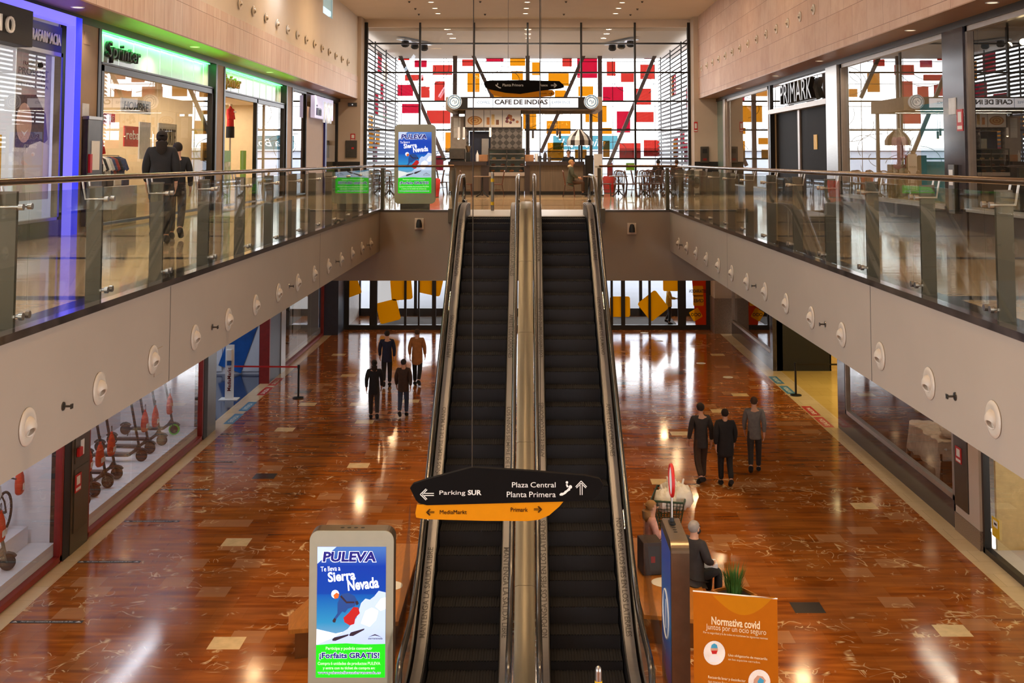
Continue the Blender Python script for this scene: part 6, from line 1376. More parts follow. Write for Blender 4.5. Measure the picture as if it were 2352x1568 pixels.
t = thing('carton', 'dark printed carton standing on the bench beside the woman', 'box', (2.0, 19.25, .451), .15); MB().box(-.16, .16, -.2, .2, 0, .52, .01).build('carton_body', pm('dark_carton', srgb(44, 28, 22), 0.5), t); MB().box(-.12, .12, -.203, -.2, .08, .46).build('printed_front', M['scoot'], t); MB().box(-.03, .04, -.205, -.203, .2, .3).build('printed_mark', M['wine'], t)
o = MB().box(2.84, 3.06, 18.86, 19.1, .625, .7, .01).build('white_box', M['white']); tag(o, 'white paper box held on the lap of the grey haired man', 'box')
t = thing('planter', 'square wooden planter with green grass beside the seated man', 'planter', (3.2, 18.2, 0), .5)
mb = MB(); b = .25
for x0, x1, y0, y1 in ((-b, b, -b, -b + .025), (-b, b, b - .025, b), (-b, -b + .025, -b + .025, b - .025), (b - .025, b, -b + .025, b - .025)): mb.box(x0, x1, y0, y1, 0, .5)
mb.build('box', M['bench'], t); MB().box(-b + .025, b - .025, -b + .025, b - .025, 0, .46).build('soil', pm('dark_soil', srgb(46, 32, 24), 0.9), t)
r = random.Random(5); mb = MB()
for i in range(150):
    a = r.random() * 6.3; q = .11 * math.sqrt(r.random()); L = .28 + .26 * r.random(); tl = .05 + .15 * r.random(); x, y = q * math.cos(a), q * math.sin(a); w = .006; dx, dy = math.cos(a) * tl, math.sin(a) * tl; nx, ny = -math.sin(a) * w, math.cos(a) * w
    P0 = [(x - nx, y - ny, .45), (x + nx, y + ny, .45), (x + nx + dx * .4, y + ny + dy * .4, .45 + L * .6), (x - nx + dx * .4, y - ny + dy * .4, .45 + L * .6)]
    mb.poly(P0); mb.poly([P0[3], P0[2], (x + dx, y + dy, .45 + L)])
o = mb.build('grass', pm('grass_blade', srgb(58, 104, 34), 0.6, var=.3, scale=10), t)
t = thing('shopping_cart', 'dark green shopping cart loaded with white bags beside the bench', 'shopping cart', (2.62, 21.5, 0), -.25); M['cartg'] = pm('cart_green', srgb(24, 58, 38), 0.45)
def grid(mb, A, B, C, D, n, m, w=.009):
    A, B, C, D = map(Vector, (A, B, C, D))
    for i in range(n + 1): f = i / n; mb.bar(A.lerp(B, f), D.lerp(C, f), w, w)
    for j in range(m + 1): f = j / m; mb.bar(A.lerp(D, f), B.lerp(C, f), w, w)
x0, x1 = -.27, .27; mb = MB(); T = [(-.3, -.42, 1.02), (.3, -.42, 1.02), (.3, .42, 1.06), (-.3, .42, 1.06)]; Bq = [(-.21, -.36, .52), (.21, -.36, .52), (.19, .36, .6), (-.19, .36, .6)]
for i in range(4): grid(mb, Bq[i], Bq[(i + 1) % 4], T[(i + 1) % 4], T[i], 10, 7)
grid(mb, Bq[0], Bq[1], Bq[2], Bq[3], 8, 10); mb.build('basket', M['cartg'], t)
MB().tube([T[0], T[1], T[2], T[3]], .02, 8, closed=True).build('rim', M['cartg'], t); MB().tube([(-.3, -.42, 1.02), (-.3, -.56, 1.06), (.3, -.56, 1.06), (.3, -.42, 1.02)], .018, 8).build('handle', M['cartg'], t)
mb = MB()
for x in (-.22, .22): mb.tube([(x, -.38, .52), (x, -.4, .12), (x * .9, .38, .12)], .014, 8)
mb.build('chassis', M['steel'], t)
for x, y in ((-.22, -.38), (.22, -.38), (-.2, .38), (.2, .38)): MB().lathe([(0, -.014), (.06, -.014), (.06, .014), (0, .014)], (x, y, .06), (1, 0, 0), 16).build('wheel', M['tyre'], t)
M['plastic'] = pm('white_plastic_bag', srgb(226, 220, 208), 0.4, var=.06, scale=10, bstr=.5)
def bag(lab, loc, r, sd):
    rr = random.Random(sd); mb = MB(); mb.sphere((0, 0, 0), r, 20)
    for v in mb.bm.verts:
        k = 1 + .16 * math.sin(9 * v.co.x / r + sd) * math.sin(8 * v.co.y / r) + .1 * rr.random(); v.co = Vector((v.co.x * k, v.co.y * k, v.co.z * k * (1.1 if v.co.z > 0 else .8)))
    t = thing('carrier_bag', lab, 'bag', loc); mb.build('sack', M['plastic'], t, True)
    for s in (-1, 1): MB().tube([(s * r * .2, -.05, r * .95), (s * r * .35, 0, r * 1.5), (s * r * .2, .05, r * .95)], .018, 6).build('handle', M['plastic'], t, True)
bag('white carrier bag at the front of the green shopping cart', (2.5, 21.3, .96), .2, 1); bag('bulging white carrier bag filling the right of the shopping cart', (2.78, 21.45, .98), .23, 2); bag('white carrier bag at the back of the shopping cart', (2.66, 21.75, 1.0), .19, 3)
# ---------------------------------------------------------------- hanging direction signs
M['sgn_black'] = pm('sign_black', srgb(15, 12, 11), 0.7, var=.05, spec=.08); M['sgn_orange'] = pm('sign_orange', srgb(206, 130, 4), 0.5, var=.04, spec=.15)
def arrow(t, c, d, L, m, y):
    """outlined arrow: two chevron strokes and a double shaft"""
    c = Vector((c[0], y, c[1])); d = Vector((d[0], 0, d[1])).normalized(); n = Vector((-d.z, 0, d.x)); mb = MB(); tip = c + d * L / 2; w = L * .055
    for s in (-1, 1):
        mb.bar(tip, tip - d * L * .42 + n * s * L * .4, w, .004, (0, 1, 0)); mb.bar(tip - d * L * .16, tip - d * L * .5 + n * s * L * .34, w, .004, (0, 1, 0)); mb.bar(tip - d * L * .16 + n * s * L * .075, tip - d * L + n * s * L * .075, w, .004, (0, 1, 0))
    mb.build('arrow', m, t)
OUT = [(883, 215), (905, 186), (1000, 155), (1130, 120), (1300, 75), (1330, 72), (1700, 95), (2100, 128), (2200, 150), (2228, 190), (2190, 262), (2150, 293), (2050, 305), (1000, 333), (945, 318), (925, 300)]
OUT2 = [(930, 330), (920, 390), (925, 420), (990, 432), (1400, 443), (1700, 445), (1780, 435), (1850, 405), (1920, 345), (1950, 309)]
OUT3 = [(915, 565), (926, 548), (960, 542), (1180, 540), (1425, 547), (1455, 575), (1457, 590), (1430, 598), (1300, 612), (1160, 634), (1060, 626), (950, 602), (925, 590)]
OUT4 = [(950, 600), (962, 625), (985, 645), (1040, 654), (1200, 656), (1370, 651), (1392, 640), (1395, 625), (1378, 606), (1300, 610), (1160, 630), (1060, 622)]
def hanging_sign(lab, Y, org, scl, cab, mk, o1=OUT, o2=OUT2, top=(1330, 72)):
    """org: pixel of the crop corner, scl: crop pixels per photo pixel"""
    pt = lambda q: atY(org[0] + q[0] / scl, org[1] + q[1] / scl, Y); c = pt(top)
    t = thing('direction_sign', lab, 'sign', c); loc = lambda q: pt(q) - c
    MB().prism([loc(q) + Vector((0, 0, 0)) for q in o1], (0, .07, 0)).build('board', M['sgn_black'], t)
    MB().prism([loc(q) + Vector((0, .01, 0)) for q in o2], (0, .05, 0)).build('lower_board', M['sgn_orange'], t)
    for px in cab:
        p = atY(px, org[1] + (top[1] + 8) / scl, Y) - c; zt = ZC - c.z; MB().cyl((p.x, .035, p.z - .03), (p.x, .035, zt), .006, 6).build('cable', M['steel_dark'], t)
    def words(s, q0, q1, m, y=-.003, **k):
        a, b = loc(q0), loc(q1); text(s, (a.x, y, a.z), Vector((b.x - a.x, 0, (b.z - a.z) * 0)), (0, 0, 1), b.x - a.x, b.z - a.z, m, t, .002, **k)
    mk(t, loc, words); return t
def near(t, loc, w):
    w('Parking', (1088, 268), (1268, 230), M['wtxt']); w('SUR', (1285, 262), (1380, 226), M['wtxt'], bold=.03); w('Plaza Central', (1592, 208), (1895, 172), M['wtxt']); w('Planta Primera', (1556, 276), (1896, 238), M['wtxt'])
    k = abs(loc((1100, 0)).x - loc((1000, 0)).x) / 100
    a = loc((1002, 257)); arrow(t, (a.x, a.z), (-1, 0), 95 * k, M['wtxt'], -.004); a = loc((2073, 212)); arrow(t, (a.x, a.z), (0, 1), 95 * k, M['wtxt'], -.004); icon(t, loc, 1922, 165, 1.0, k)
    a = loc((1024, 383)); arrow(t, (a.x, a.z), (-1, 0), 56 * k, M['sgn_black'], .006); a = loc((1772, 363)); arrow(t, (a.x, a.z), (1, 0), 56 * k, M['sgn_black'], .006)
    w('MediaMarkt', (1090, 396), (1278, 368), M['sgn_black'], .007); w('Primark', (1583, 380), (1702, 350), M['sgn_black'], .007)
def icon(t, loc, x, y, f, k, g=1.0):
    """person riding an escalator"""
    q = lambda a, b: loc((x + a * f, y + b * g)); mb = MB(); st = [(0, 92), (10, 82), (28, 80), (38, 68), (50, 62), (62, 48), (75, 42), (75, 62), (58, 72), (42, 88), (20, 100), (4, 100)]
    mb.prism([q(*a) + Vector((0, -.003, 0)) for a in st], (0, .002, 0)); mb.build('icon_steps', M['wtxt'], t); mb = MB(); mb.prism([q(52, 44) + Vector((0, -.003, 0)), q(44, 24) + Vector((0, -.003, 0)), q(54, 20) + Vector((0, -.003, 0)), q(64, 40) + Vector((0, -.003, 0))], (0, .002, 0)); mb.build('icon_rider', M['wtxt'], t)
    c = q(52, 9); MB().lathe([(0, 0), (9 * g * k, 0), (9 * g * k, .002), (0, .002)], c + Vector((0, -.004, 0)), (0, 1, 0), 14).build('icon_head', M['wtxt'], t); c = q(76, 40); MB().lathe([(0, 0), (12 * g * k, 0), (12 * g * k, .002), (0, .002)], c + Vector((0, -.004, 0)), (0, 1, 0), 14).build('icon_end', M['wtxt'], t)
def far(t, loc, w):
    k = abs(loc((1100, 0)).x - loc((1000, 0)).x) / 100
    icon(t, loc, 1032, 560, -.45, k, .36); w('Planta Primera', (1042, 583), (1182, 565), M['wtxt']); w('Aseos', (1292, 583), (1346, 566), M['wtxt']); a = loc((1388, 576)); arrow(t, (a.x, a.z), (1, 0), 40 * k, M['wtxt'], -.004); w('Primark', (1290, 636), (1340, 625), M['sgn_black'], .007); a = loc((1366, 631)); arrow(t, (a.x, a.z), (1, 0), 24 * k, M['sgn_black'], .006)
hanging_sign('large black and orange sign reading Parking SUR and Plaza Central over the escalator foot', 13.2, (650, 1050), 3.027, (1084, 1241), near)
hanging_sign('black and orange sign reading Planta Primera and Aseos above the cafe', 32.0, (800, 0), 2.94, (1167, 1243), far, OUT3, OUT4, (1180, 540))
# ---------------------------------------------------------------- cafe island
def planks(name):
    t = NT(name); v = t.coord((7.0, 1, 0.35)); vo = t.n('ShaderNodeTexBrick', offset=0.0); sp = t.coord()
    vo.inputs['Scale'].default_value = 1
    for k, q in (('Brick Width', 0.11), ('Row Height', 30), ('Mortar Size', 0.003)): vo.inputs[k].default_value = q
    vo.inputs['Color1'].default_value = (*srgb(226, 208, 178), 1); vo.inputs['Color2'].default_value = (*srgb(176, 156, 128), 1); vo.inputs['Mortar'].default_value = (*srgb(60, 48, 36), 1); t.l(sp, vo.inputs['Vector'])
    c = t.mix(t.math('MULTIPLY', t.noise(v, 3.0, 5), .5), vo.outputs['Color'], srgb(132, 112, 88)); return t.bsdf(c, .6)
M['planks'] = planks('weathered_planks'); M['bartop'] = pm('bar_top', srgb(46, 36, 34), .35)
YB = 43.6; k_ = YB / FPX; bx = lambda px: (px - CXP) * k_
t = thing('bar_counter', 'long bar counter faced with weathered planks and a dark top', 'counter', (0, YB, UF))
for a, b in ((1030, 1118), (1208, 1342)):
    MB().box(bx(a) + .05, bx(b) - .05, 0, .6, .14, 1.12).build('front_panel', M['planks'], t); MB().box(bx(a), bx(b), -.08, .7, 1.12, 1.27).build('worktop', M['bartop'], t); MB().box(bx(a) + .08, bx(b) - .08, .05, .6, 0, .14).build('kickboard', M['blackmat'], t)
MB().box(bx(1105), bx(1123), -.04, .6, .0, 1.12).build('end_panel', M['bartop'], t); MB().box(bx(1205), bx(1217), -.04, .6, .0, 1.12).build('end_panel', M['bartop'], t)
t = thing('display_case', 'glass cake display case in the middle of the bar', 'display case', ((bx(1122) + bx(1206)) / 2, YB, UF)); w = (bx(1206) - bx(1122)) / 2
MB().box(-w, w, .0, .65, .14, .72).build('base', M['planks'], t); MB().box(-w, w, -.03, .65, .72, .86).build('ledge', M['alu'], t); MB().box(-w + .03, w - .03, .04, .6, 0, .14).build('kickboard', M['blackmat'], t)
mb = MB()
for x in (-w, -.02, w - .04): mb.box(x, x + .04, 0, .04, .86, 1.75)
for x in (-w, w - .04): mb.box(x, x + .04, .6, .64, .86, 1.75)
mb.box(-w, w, 0, .64, 1.72, 1.77); mb.build('frame', M['steel_dark'], t)
for z in (1.08, 1.32, 1.55): MB().box(-w + .04, w - .04, .05, .6, z, z + .02).build('shelf', M['alu'], t)
g = MB(); g.poly([(-w, -.002, .86), (w, -.002, .86), (w, -.002, 1.72), (-w, -.002, 1.72)]); g.build('glass_front', M['clear'], t); MB().box(-w + .02, w - .02, .6, .64, .86, 1.72).build('back_panel', M['frost'], t)
r = random.Random(2); pas = [pm('pastry_%d' % i, srgb(*c), .6, var=.2, scale=20) for i, c in enumerate(((186, 120, 60), (120, 70, 40), (214, 180, 120)))]
for i in range(12):
    z = (.87, 1.1, 1.34)[i % 3]; x = -w + .15 + (2 * w - .3) * (i // 3) / 3 + .03 * (i % 3)
    o = MB().sphere((0, 0, 0), .08, 10, (1.2, .9, .6)).build('pastry', pas[i % 3], None, True); o.location = (t.location.x + x, YB + .3, UF + z + .045); tag(o, 'pastry in the bar display case, %s shelf, %s from the left' % (('bottom', 'second', 'third')[i % 3], ORD[i // 3]), 'pastry', 'pastries in the display case')
# back unit with the menu boards
YU = 46.4; ku = YU / FPX; ux = lambda px: (px - CXP) * ku
t = thing('back_unit', 'cafe back wall unit with grey panel, patterned tiles and a dark doorway', 'wall unit', (0, YU, UF)); zt = 3.1
tl = NT('triangle_tiles'); v = tl.coord((5.6, 1, 5.6)); ck = tl.n('ShaderNodeTexChecker'); ck.inputs['Scale'].default_value = 1.0; ck.inputs['Color1'].default_value = (*srgb(58, 52, 48), 1); ck.inputs['Color2'].default_value = (*srgb(104, 96, 90), 1)
rt = tl.n('ShaderNodeVectorRotate', rotation_type='Y_AXIS'); rt.inputs['Angle'].default_value = PI / 4; tl.l(v, rt.inputs['Vector']); tl.l(rt.outputs[0], ck.inputs['Vector']); M['tiles'] = tl.bsdf(ck.outputs['Color'], .4)
MB().box(ux(1035), ux(1071), 0, .15, 0, zt).build('grey_panel', pm('cafe_grey', srgb(150, 140, 132), .6), t)
mb = MB(); mb.box(ux(1071), ux(1077), 0, .15, 0, zt); mb.box(ux(1127), ux(1200), 0, .15, 0, zt); mb.box(ux(1077), ux(1127), 0, .15, 2.5, zt); mb.build('tiled_panel', M['tiles'], t); MB().box(ux(1077), ux(1127), .5, .55, 0, 2.5).build('doorway_back', M['navy'], t)
MB().box(ux(1105), ux(1122), .3, .5, 1.3, 2.2, .02).build('coffee_tower', M['steel'], t)
for py in (282, 305): p = atY(1050, py, YU); MB().box(p.x - .14, p.x + .14, -.012, 0, p.z - UF - .2, p.z - UF + .2).build('notice', M['poster_grey'], t)
p0, p1 = atY(1067, 295, YU), atY(1198, 250, YU)
t = thing('menu_board', 'framed menu board of three food pictures on the cafe back wall', 'menu board', ((p0.x + p1.x) / 2, YU - .02, p0.z)); w = (p1.x - p0.x) / 2; h = p1.z - p0.z
MB().box(-w, w, -.06, 0, 0, h).build('frame', M['bartop'], t); M['mpic'] = glow('menu_backlight', srgb(190, 176, 160), .25)
for i in range(3): MB().box(-w + .04 + i * (2 * w - .05) / 3, -w + .02 + (i + 1) * (2 * w - .05) / 3, -.064, -.06, .05, h - .05).build('picture', M['mpic'], t)
cx = -w + .04 + (2 * w - .05) / 6
for q, m in ((.3, pas[0]), (.24, pas[2]), (.18, pas[0]), (.12, pas[2]), (.06, pas[0])): mb = MB(); mb.poly([(cx + q * math.cos(i * .314), -.066 - (.3 - q) * .01, .32 + q * .62 * math.sin(i * .314)) for i in range(20)]); mb.build('printed_roll', m, t)
for j, (dx, hh, m) in enumerate(((-.2, .3, 0), (0, .42, 2), (.18, .2, 1))): MB().box(dx - .06, dx + .06, -.068, -.066, .15, .15 + hh).build('printed_glass', pas[m], t)
r = random.Random(8)
for j in range(14): mb = MB(); a, b, q = w * .66 + (r.random() - .5) * .44, .2 + r.random() * .32, .06; mb.poly([(a + q * math.cos(i * .7), -.066 - j * .0002, b + q * math.sin(i * .7)) for i in range(9)]); mb.build('printed_berry', pm('berry_%d' % j, srgb(110 + 60 * (j % 2), 40 + 60 * (j % 2), 50), .5) if j < 2 else bpy.data.materials['berry_%d' % (j % 2)], t)
# canopy sign ring
YC = 42.6; kc = YC / FPX; sx = lambda px: (px - CXP) * kc; sz = lambda py: CZ + (VHP - py) * kc
t = thing('canopy_sign', 'lit white canopy sign reading CAFE DE INDIAS over the bar', 'sign', (0, YC, sz(252))); H = sz(222) - sz(252)
mb = MB(); mb.box(sx(1023), sx(1384), .12, .4, 0, H); mb.box(sx(1023), sx(1384), 4.0, 4.2, 0, H)
for a, b in ((1023, 1036), (1371, 1384)): mb.box(sx(a), sx(b), .4, 4.0, 0, H)
mb.build('canopy_ring', pm('canopy_paint', srgb(150, 136, 122), .6), t); MB().box(sx(1024), sx(1383), .4, 4.0, H - .06, H - .02).build('canopy_top', M['blackmat'], t)
MB().box(sx(1045), sx(1364), .0, .14, .02, H - .01).build('casing', M['black'], t); MB().box(sx(1074), sx(1328), -.006, 0, .08, H - .06).build('light_panel', glow('sign_backlight', (.86, .9, 1.0), .95), t)
def cw(s, a, b, c, d, m, **k): text(s, (sx(a), -.008, sz(d) - t.location.z), (1, 0, 0), (0, 0, 1), sx(b) - sx(a), sz(c) - sz(d), m, t, .003, **k)
cw('CAFE DE INDIAS', 1136, 1258, 228.5, 240, M['ktxt'], bold=.03); cw('COFFEE', 1096, 1125, 232, 238, M['lav'] if 'lav' in M else M['dblue'], bold=0); cw('EXPERIENCE', 1268, 1310, 232, 238, M['dblue'])
for px in (1132, 1263): MB().box(sx(px) - .01, sx(px) + .01, -.008, -.006, .08, H - .06).build('divider', M['dblue'], t)
for px in (1044, 1358):
    c = (sx(px), -.06, sz(234) - t.location.z); R_ = 16.5 * kc; o = MB().lathe([(0, -.06), (R_, -.06), (R_, .16), (0, .16)], c, (0, 1, 0), 30).build('round_logo', M['lit_white'], t, True)
    cc = Vector(c) + Vector((0, -.064, 0))
    for q in (.9, .6): MB().tube([cc + Vector((R_ * q * math.cos(i * PI / 18), 0, R_ * q * math.sin(i * PI / 18))) for i in range(36)], .014, 4, closed=True, up=(0, 1, 0)).build('logo_ring', M['dblue'], o)
    for i, ch in enumerate('CAFE DE INDIAS'):
        if ch == ' ': continue
        a = math.radians(205 - i * 17.5); rr_ = R_ * .68; d = Vector((math.cos(a), 0, math.sin(a))); rt_ = Vector((math.sin(a), 0, -math.cos(a))); text(ch, cc + d * rr_ - rt_ * .022, rt_, d, .045 if ch != 'I' else .015, .06, M['dblue'], o, .002)
    mb = MB(); mb.tube([cc + Vector(q) * R_ for q in ((-.3, 0, .0), (-.1, 0, .25), (.1, 0, .05), (.0, 0, -.25), (.3, 0, -.1), (.25, 0, .2))], .012, 4, up=(0, 1, 0)); mb.build('logo_mark', M['dblue'], o)
for px, nm in ((1036, 'left'), (1371, 'right')):
    o = MB().box(sx(px) - .06, sx(px) + .06, YC + 4.0, YC + 4.15, UF, sz(252)).build('canopy_post', M['steel_dark']); tag(o, 'slim dark post carrying the %s back corner of the cafe canopy' % nm, 'post')
# small cafe goods on and around the bar
t = thing('espresso_machine', 'espresso machine and group heads on the left end of the bar', 'coffee machine', (bx(1050), YB + .3, UF + 1.271)); MB().box(-.3, .3, -.2, .22, .08, .5, .03).build('body', M['steel_dark'], t); MB().box(-.28, .28, -.22, .2, 0, .06).build('drip_tray', M['blackmat'], t); MB().box(-.26, .26, .0, .2, .06, .1).build('back_plinth', M['blackmat'], t)
for x in (-.14, .14): MB().cyl((x, -.12, .3), (x, -.12, .2), .035).build('group_head', M['steel'], t); MB().bar((x, -.14, .2), (x, -.3, .19), .025, .02).build('portafilter', M['blackmat'], t)
t = thing('coffee_grinder', 'tall coffee grinder beside the espresso machine', 'grinder', (bx(1075), YB + .3, UF + 1.271)); MB().box(-.09, .09, -.12, .1, 0, .35, .02).build('body', M['blackmat'], t); MB().lathe([(.05, .35), (.11, .55), (.11, .6), (0, .6)]).build('hopper', M['kside'], t, True)
t = thing('squeeze_bottle', 'white bottle standing on the left bar top', 'bottle', (bx(1096), YB + .2, UF + 1.271)); MB().lathe([(0, 0), (.06, 0), (.06, .25), (.03, .32), (.02, .36), (0, .36)]).build('body', M['white'], t, True); MB().cyl((0, 0, .36), (0, 0, .42), .012).build('nozzle', M['white'], t)
for px, lab in ((1110, 'brown carton on the bar left of the display case'), (1216, 'brown carton on the bar right of the display case')):
    o = MB().box(-.17, .17, -.15, .15, 0, .26, .01).build('carton', pm('kraft', srgb(166, 120, 84), .8) if 'kraft' not in bpy.data.materials else bpy.data.materials['kraft']); o.location = (bx(px), YB + .3, UF + 1.271); tag(o, lab, 'box')
for i, (px, hh, lab) in enumerate(((1232, .3, 'white cup stack on the bar beside the right carton'), (1240, .22, 'dark jar on the bar behind the cup stack'), (1252, .36, 'dark bottle on the right half of the bar'), (1262, .18, 'small jar on the right half of the bar'))):
    o = MB().lathe([(0, 0), (.06, 0), (.07, hh * .7), (.03 if i == 2 else .06, hh), (0, hh)]).build('bottle' if i == 2 else 'jar' if i else 'cup_stack', M['white'] if i == 0 else M['bartop'] if i < 3 else M['kside'], None, True); o.location = (bx(px), YB + .25, UF + 1.271); tag(o, lab, ('cups', 'jar', 'bottle', 'jar')[i])
t = thing('striped_dome', 'small striped awning dome stand with lamps behind the bar', 'stand', (bx(1331) + .08, YB + 2.2, UF)); n = 16; mz = atY(1331, 298, YB + 2.2).z - UF
for j in range(2):
    mb = MB()
    for i in range(j, n, 2):
        a0, a1 = 2 * PI * i / n, 2 * PI * (i + 1) / n; pr = [(.12, mz), (.4, mz - .25), (.5, mz - .42), (.5, mz - .62)]
        for (r0, z0), (r1, z1) in zip(pr, pr[1:]): mb.poly([(r0 * math.cos(a0), r0 * math.sin(a0), z0), (r0 * math.cos(a1), r0 * math.sin(a1), z0), (r1 * math.cos(a1), r1 * math.sin(a1), z1), (r1 * math.cos(a0), r1 * math.sin(a0), z1)])
    mb.build('awning_stripes', (M['bartop'], M['poster_grey'])[j], t)
MB().cyl((0, 0, 0), (0, 0, mz), .03).build('post', M['bartop'], t); MB().box(-.35, .35, -.3, .3, 0, 1.15, .02).build('base_cabinet', M['bartop'], t)
bulb = glow('warm_bulb', (1, .7, .35), 12)
for x in (-.3, .3): MB().sphere((x, -.1, mz - .66), .045, 10).build('bulb', bulb, t, True)
for i, (px, pa, pb, m) in enumerate(((1053, 292, 318, 'white'), (1065, 292, 317, 'white'), (1126, 293, 312, 'white'), (1203, 296, 318, 'white'), (1224, 300, 318, 'bartop'), (1280, 295, 312, 'bartop'), (1286, 301, 319, 'bartop'))):
    p = atY(px, pb, YB); q = atY(px, pa, YB); t = thing('pendant_lamp', '%s tube pendant over the bar, %s from the left' % ('pale' if m == 'white' else 'dark', ORD[i]), 'pendant lamp', (p.x, YB, p.z), 0, 'tube pendants')
    MB().cyl((0, 0, 0), (0, 0, q.z - p.z), .045, 12).build('shade', M[m], t, True); MB().cyl((0, 0, q.z - p.z), (0, 0, sz(222) - .05 - p.z), .006, 6).build('cord', M['blackmat'], t); MB().sphere((0, 0, 0), .04, 10).build('bulb', bulb, t, True)
light('bar_lamp', 'AREA', (0, YC + .25, sz(252) - .02), 120, SOFT, 4.6, (0, 0, 0), .12)
light('bar_lamp', 'AREA', (0, YC + 2.6, sz(252) - .02), 80, SOFT, 4.6, (0, 0, 0), .12)
# ---------------------------------------------------------------- bistro chairs and tables
M['bent'] = pm('bentwood_brown', srgb(84, 44, 28), .4, var=.15, scale=8); M['iron'] = pm('cast_iron', srgb(28, 26, 26), .5)
def chair(mt):
    t = thing('bistro_chair', 'x', 'chair'); MB().lathe([(0, .44), (.19, .44), (.205, .455), (.2, .475), (0, .47)], n=22).build('seat', mt, t, True)
    for x, y in ((-.15, .14), (.15, .14)): MB().tube([(x, y, .45), (x * 1.2, y * 1.25, 0)], [.018, .014], 8).build('leg', mt, t, True)
    for x in (-.15, .15): MB().tube([(x * 1.15, -.24, 0), (x, -.16, .45), (x * 1.02, -.2, .7), (x * .9, -.24, .9)], .016, 8).build('leg', mt, t, True)
    mb = MB(); mb.tube([(-.14, -.235, .88), (-.08, -.25, .93), (0, -.255, .945), (.08, -.25, .93), (.14, -.235, .88)], .022, 8)
    for x in (-.07, -.035, 0, .035, .07): mb.tube([(x * .5, -.18, .5), (x * 1.3, -.22, .72), (x * 1.6, -.25, .92)], .009, 6)
    mb.build('backrest', mt, t, True); MB().tube([(.13 * math.cos(i * PI / 10), .13 * math.sin(i * PI / 10), .25) for i in range(20)], .009, 6, closed=True).build('ring_stretcher', mt, t, True); return proto(t)
def table():
    t = thing('bistro_table', 'x', 'table'); MB().box(-.32, .32, -.32, .32, .72, .75, .008).build('tabletop', pm('table_top', srgb(124, 100, 82), .25), t); MB().lathe([(.03, .05), (.028, .3), (.04, .34), (.028, .4), (.03, .72)], n=12).build('pedestal', M['iron'], t, True)
    for a in range(4): c, s = math.cos(a * PI / 2 + .78), math.sin(a * PI / 2 + .78); MB().tube([(.03 * c, .03 * s, .22), (.14 * c, .14 * s, .1), (.27 * c, .27 * s, .03), (.3 * c, .3 * s, .0)], [.02, .02, .018, .02], 8).build('foot', M['iron'], t, True)
    return proto(t)
c0, t0 = chair(M['bent']), table(); nc = [0]; nt = [0]
def put(src, cnt, x, y, rz, lab, grp):
    o = src if cnt[0] == 0 else dup(src, (0, 0, 0)); cnt[0] += 1; o.location = (x, y, UF); o.rotation_euler = (0, 0, rz); o['label'] = lab; o['group'] = grp
C_, T_ = 'bentwood cafe chairs', 'cafe tables'
put(c0, nc, -2.2, 41.3, -PI / 2, 'brown bentwood chair at the bar table, nearer the landing kiosk', C_); put(t0, nt, -1.65, 41.3, 0, 'small table at the bar between two brown chairs', T_); put(c0, nc, -1.1, 41.3, PI / 2, 'brown bentwood chair at the bar table behind the grey bollard', C_)
put(c0, nc, 1.5, 41.25, -PI / 2, 'brown bentwood chair under the seated parka guest', C_); put(t0, nt, 2.3, 41.25, 0, 'small table before the seated parka guest', T_)
R_spots = [(3.3, 41.8, 'first'), (4.2, 41.5, 'second'), (5.15, 41.9, 'third'), (4.6, 43.4, 'fourth'), (5.65, 46.0 + 1.1, 'fifth')]
for i, (x, y, o_) in enumerate(R_spots):
    put(t0, nt, x, y, 0, 'cafe table on the right of the bar, %s counted outwards' % o_, T_)
    for j, (dx, dy, a) in enumerate(((-.5, 0, -PI / 2), (.5, .05, PI / 2), (0, -.52, 0), (.05, .55, PI))):
        if i == 4: continue
        put(c0, nc, x + dx * .9, y + dy, a, 'dark wooden chair on the %s side of the %s right cafe table' % (('inner', 'outer', 'near', 'window')[j], o_), C_)
put(c0, nc, 5.3, 46.55, 0, 'chair of the dark haired guest by the glass wall', C_); put(c0, nc, 6.05, 46.55, 0, 'chair of the brown clad guest by the glass wall', C_)
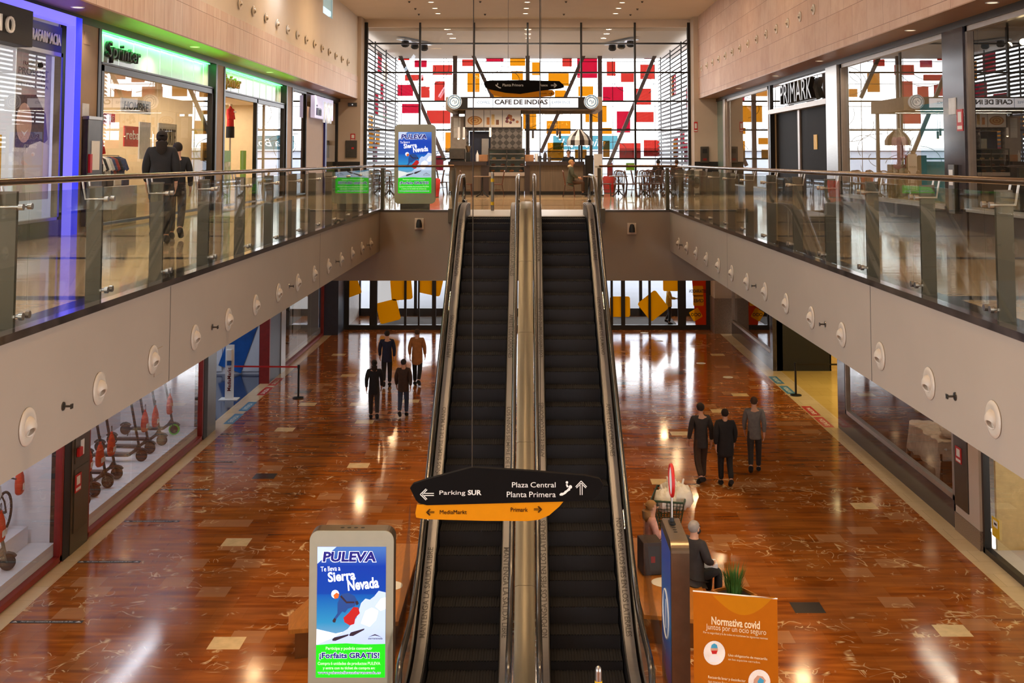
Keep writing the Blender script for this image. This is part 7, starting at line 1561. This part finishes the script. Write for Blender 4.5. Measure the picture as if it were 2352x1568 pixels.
for i, (x, y, o_) in enumerate(((-5.1, 42.2, 'first'), (-3.9, 43.6, 'second'), (-2.9, 45.0, 'third'), (-5.9, 45.4, 'fourth'))):
    put(t0, nt, x, y, 0, 'cafe table on the left behind the landing kiosk, %s counted from the balustrade' % o_, T_)
    for j, (dx, dy, a) in enumerate(((-.5, 0, -PI / 2), (.5, .05, PI / 2), (0, -.52, 0))): put(c0, nc, x + dx * .9, y + dy, a, 'dark wooden chair on the %s side of the %s left cafe table' % (('outer', 'inner', 'near')[j], o_), C_)
# stands beside the bar
p = atZ(1362, 437, UF); t = thing('menu_stand', 'tall menu stand with white and dark panels beside the seated guest', 'stand', (2.42, 42.4, UF), .25)
MB().box(-.32, .0, -.02, .02, .05, 1.5).build('dark_panel', M['blackmat'], t); MB().box(.02, .34, -.02, .02, .2, 1.55).build('white_panel', M['white'], t); MB().box(-.32, .34, -.2, .2, 0, .05).build('base', M['blackmat'], t); text('DELICIAS', (.06, -.025, 1.05), (1, 0, 0), (0, 0, 1), .24, .06, M['ktxt'], t, .002)
t = thing('poster_stand', 'pale poster stand behind the right balustrade near the end wall', 'stand', (6.1, 41.5, UF)); MB().box(-.22, .22, -.015, .015, .12, 1.0).build('poster', M['poster_grey'], t); MB().box(-.25, .25, -.15, .15, 0, .03).build('base', M['blackmat'], t); MB().box(-.02, .02, 0.016, .04, .03, .95).build('post', M['blackmat'], t); mb = MB(); mb.poly([(q[0], -.017, q[1]) for q in oval(0, .5, .13, .2)]); mb.build('printed_cup', M['kside'], t)
for i, (x, y, lab) in enumerate(((-3.4, 41.0, 'red stool with rounded seat behind the landing kiosk'), (3.25, 46.0, 'red stool with rounded seat by the right diagonal strut'))):
    t = thing('red_stool', lab, 'stool', (x, y, UF)); MB().lathe([(0, 0), (.2, 0), (.24, .3), (.26, .62), (.2, .68), (0, .68)], n=20).build('seat', M['c_red'], t, True); MB().lathe([(0, -.0), (.21, 0), (.21, .02), (0, .02)]).build('base', M['blackmat'], t)
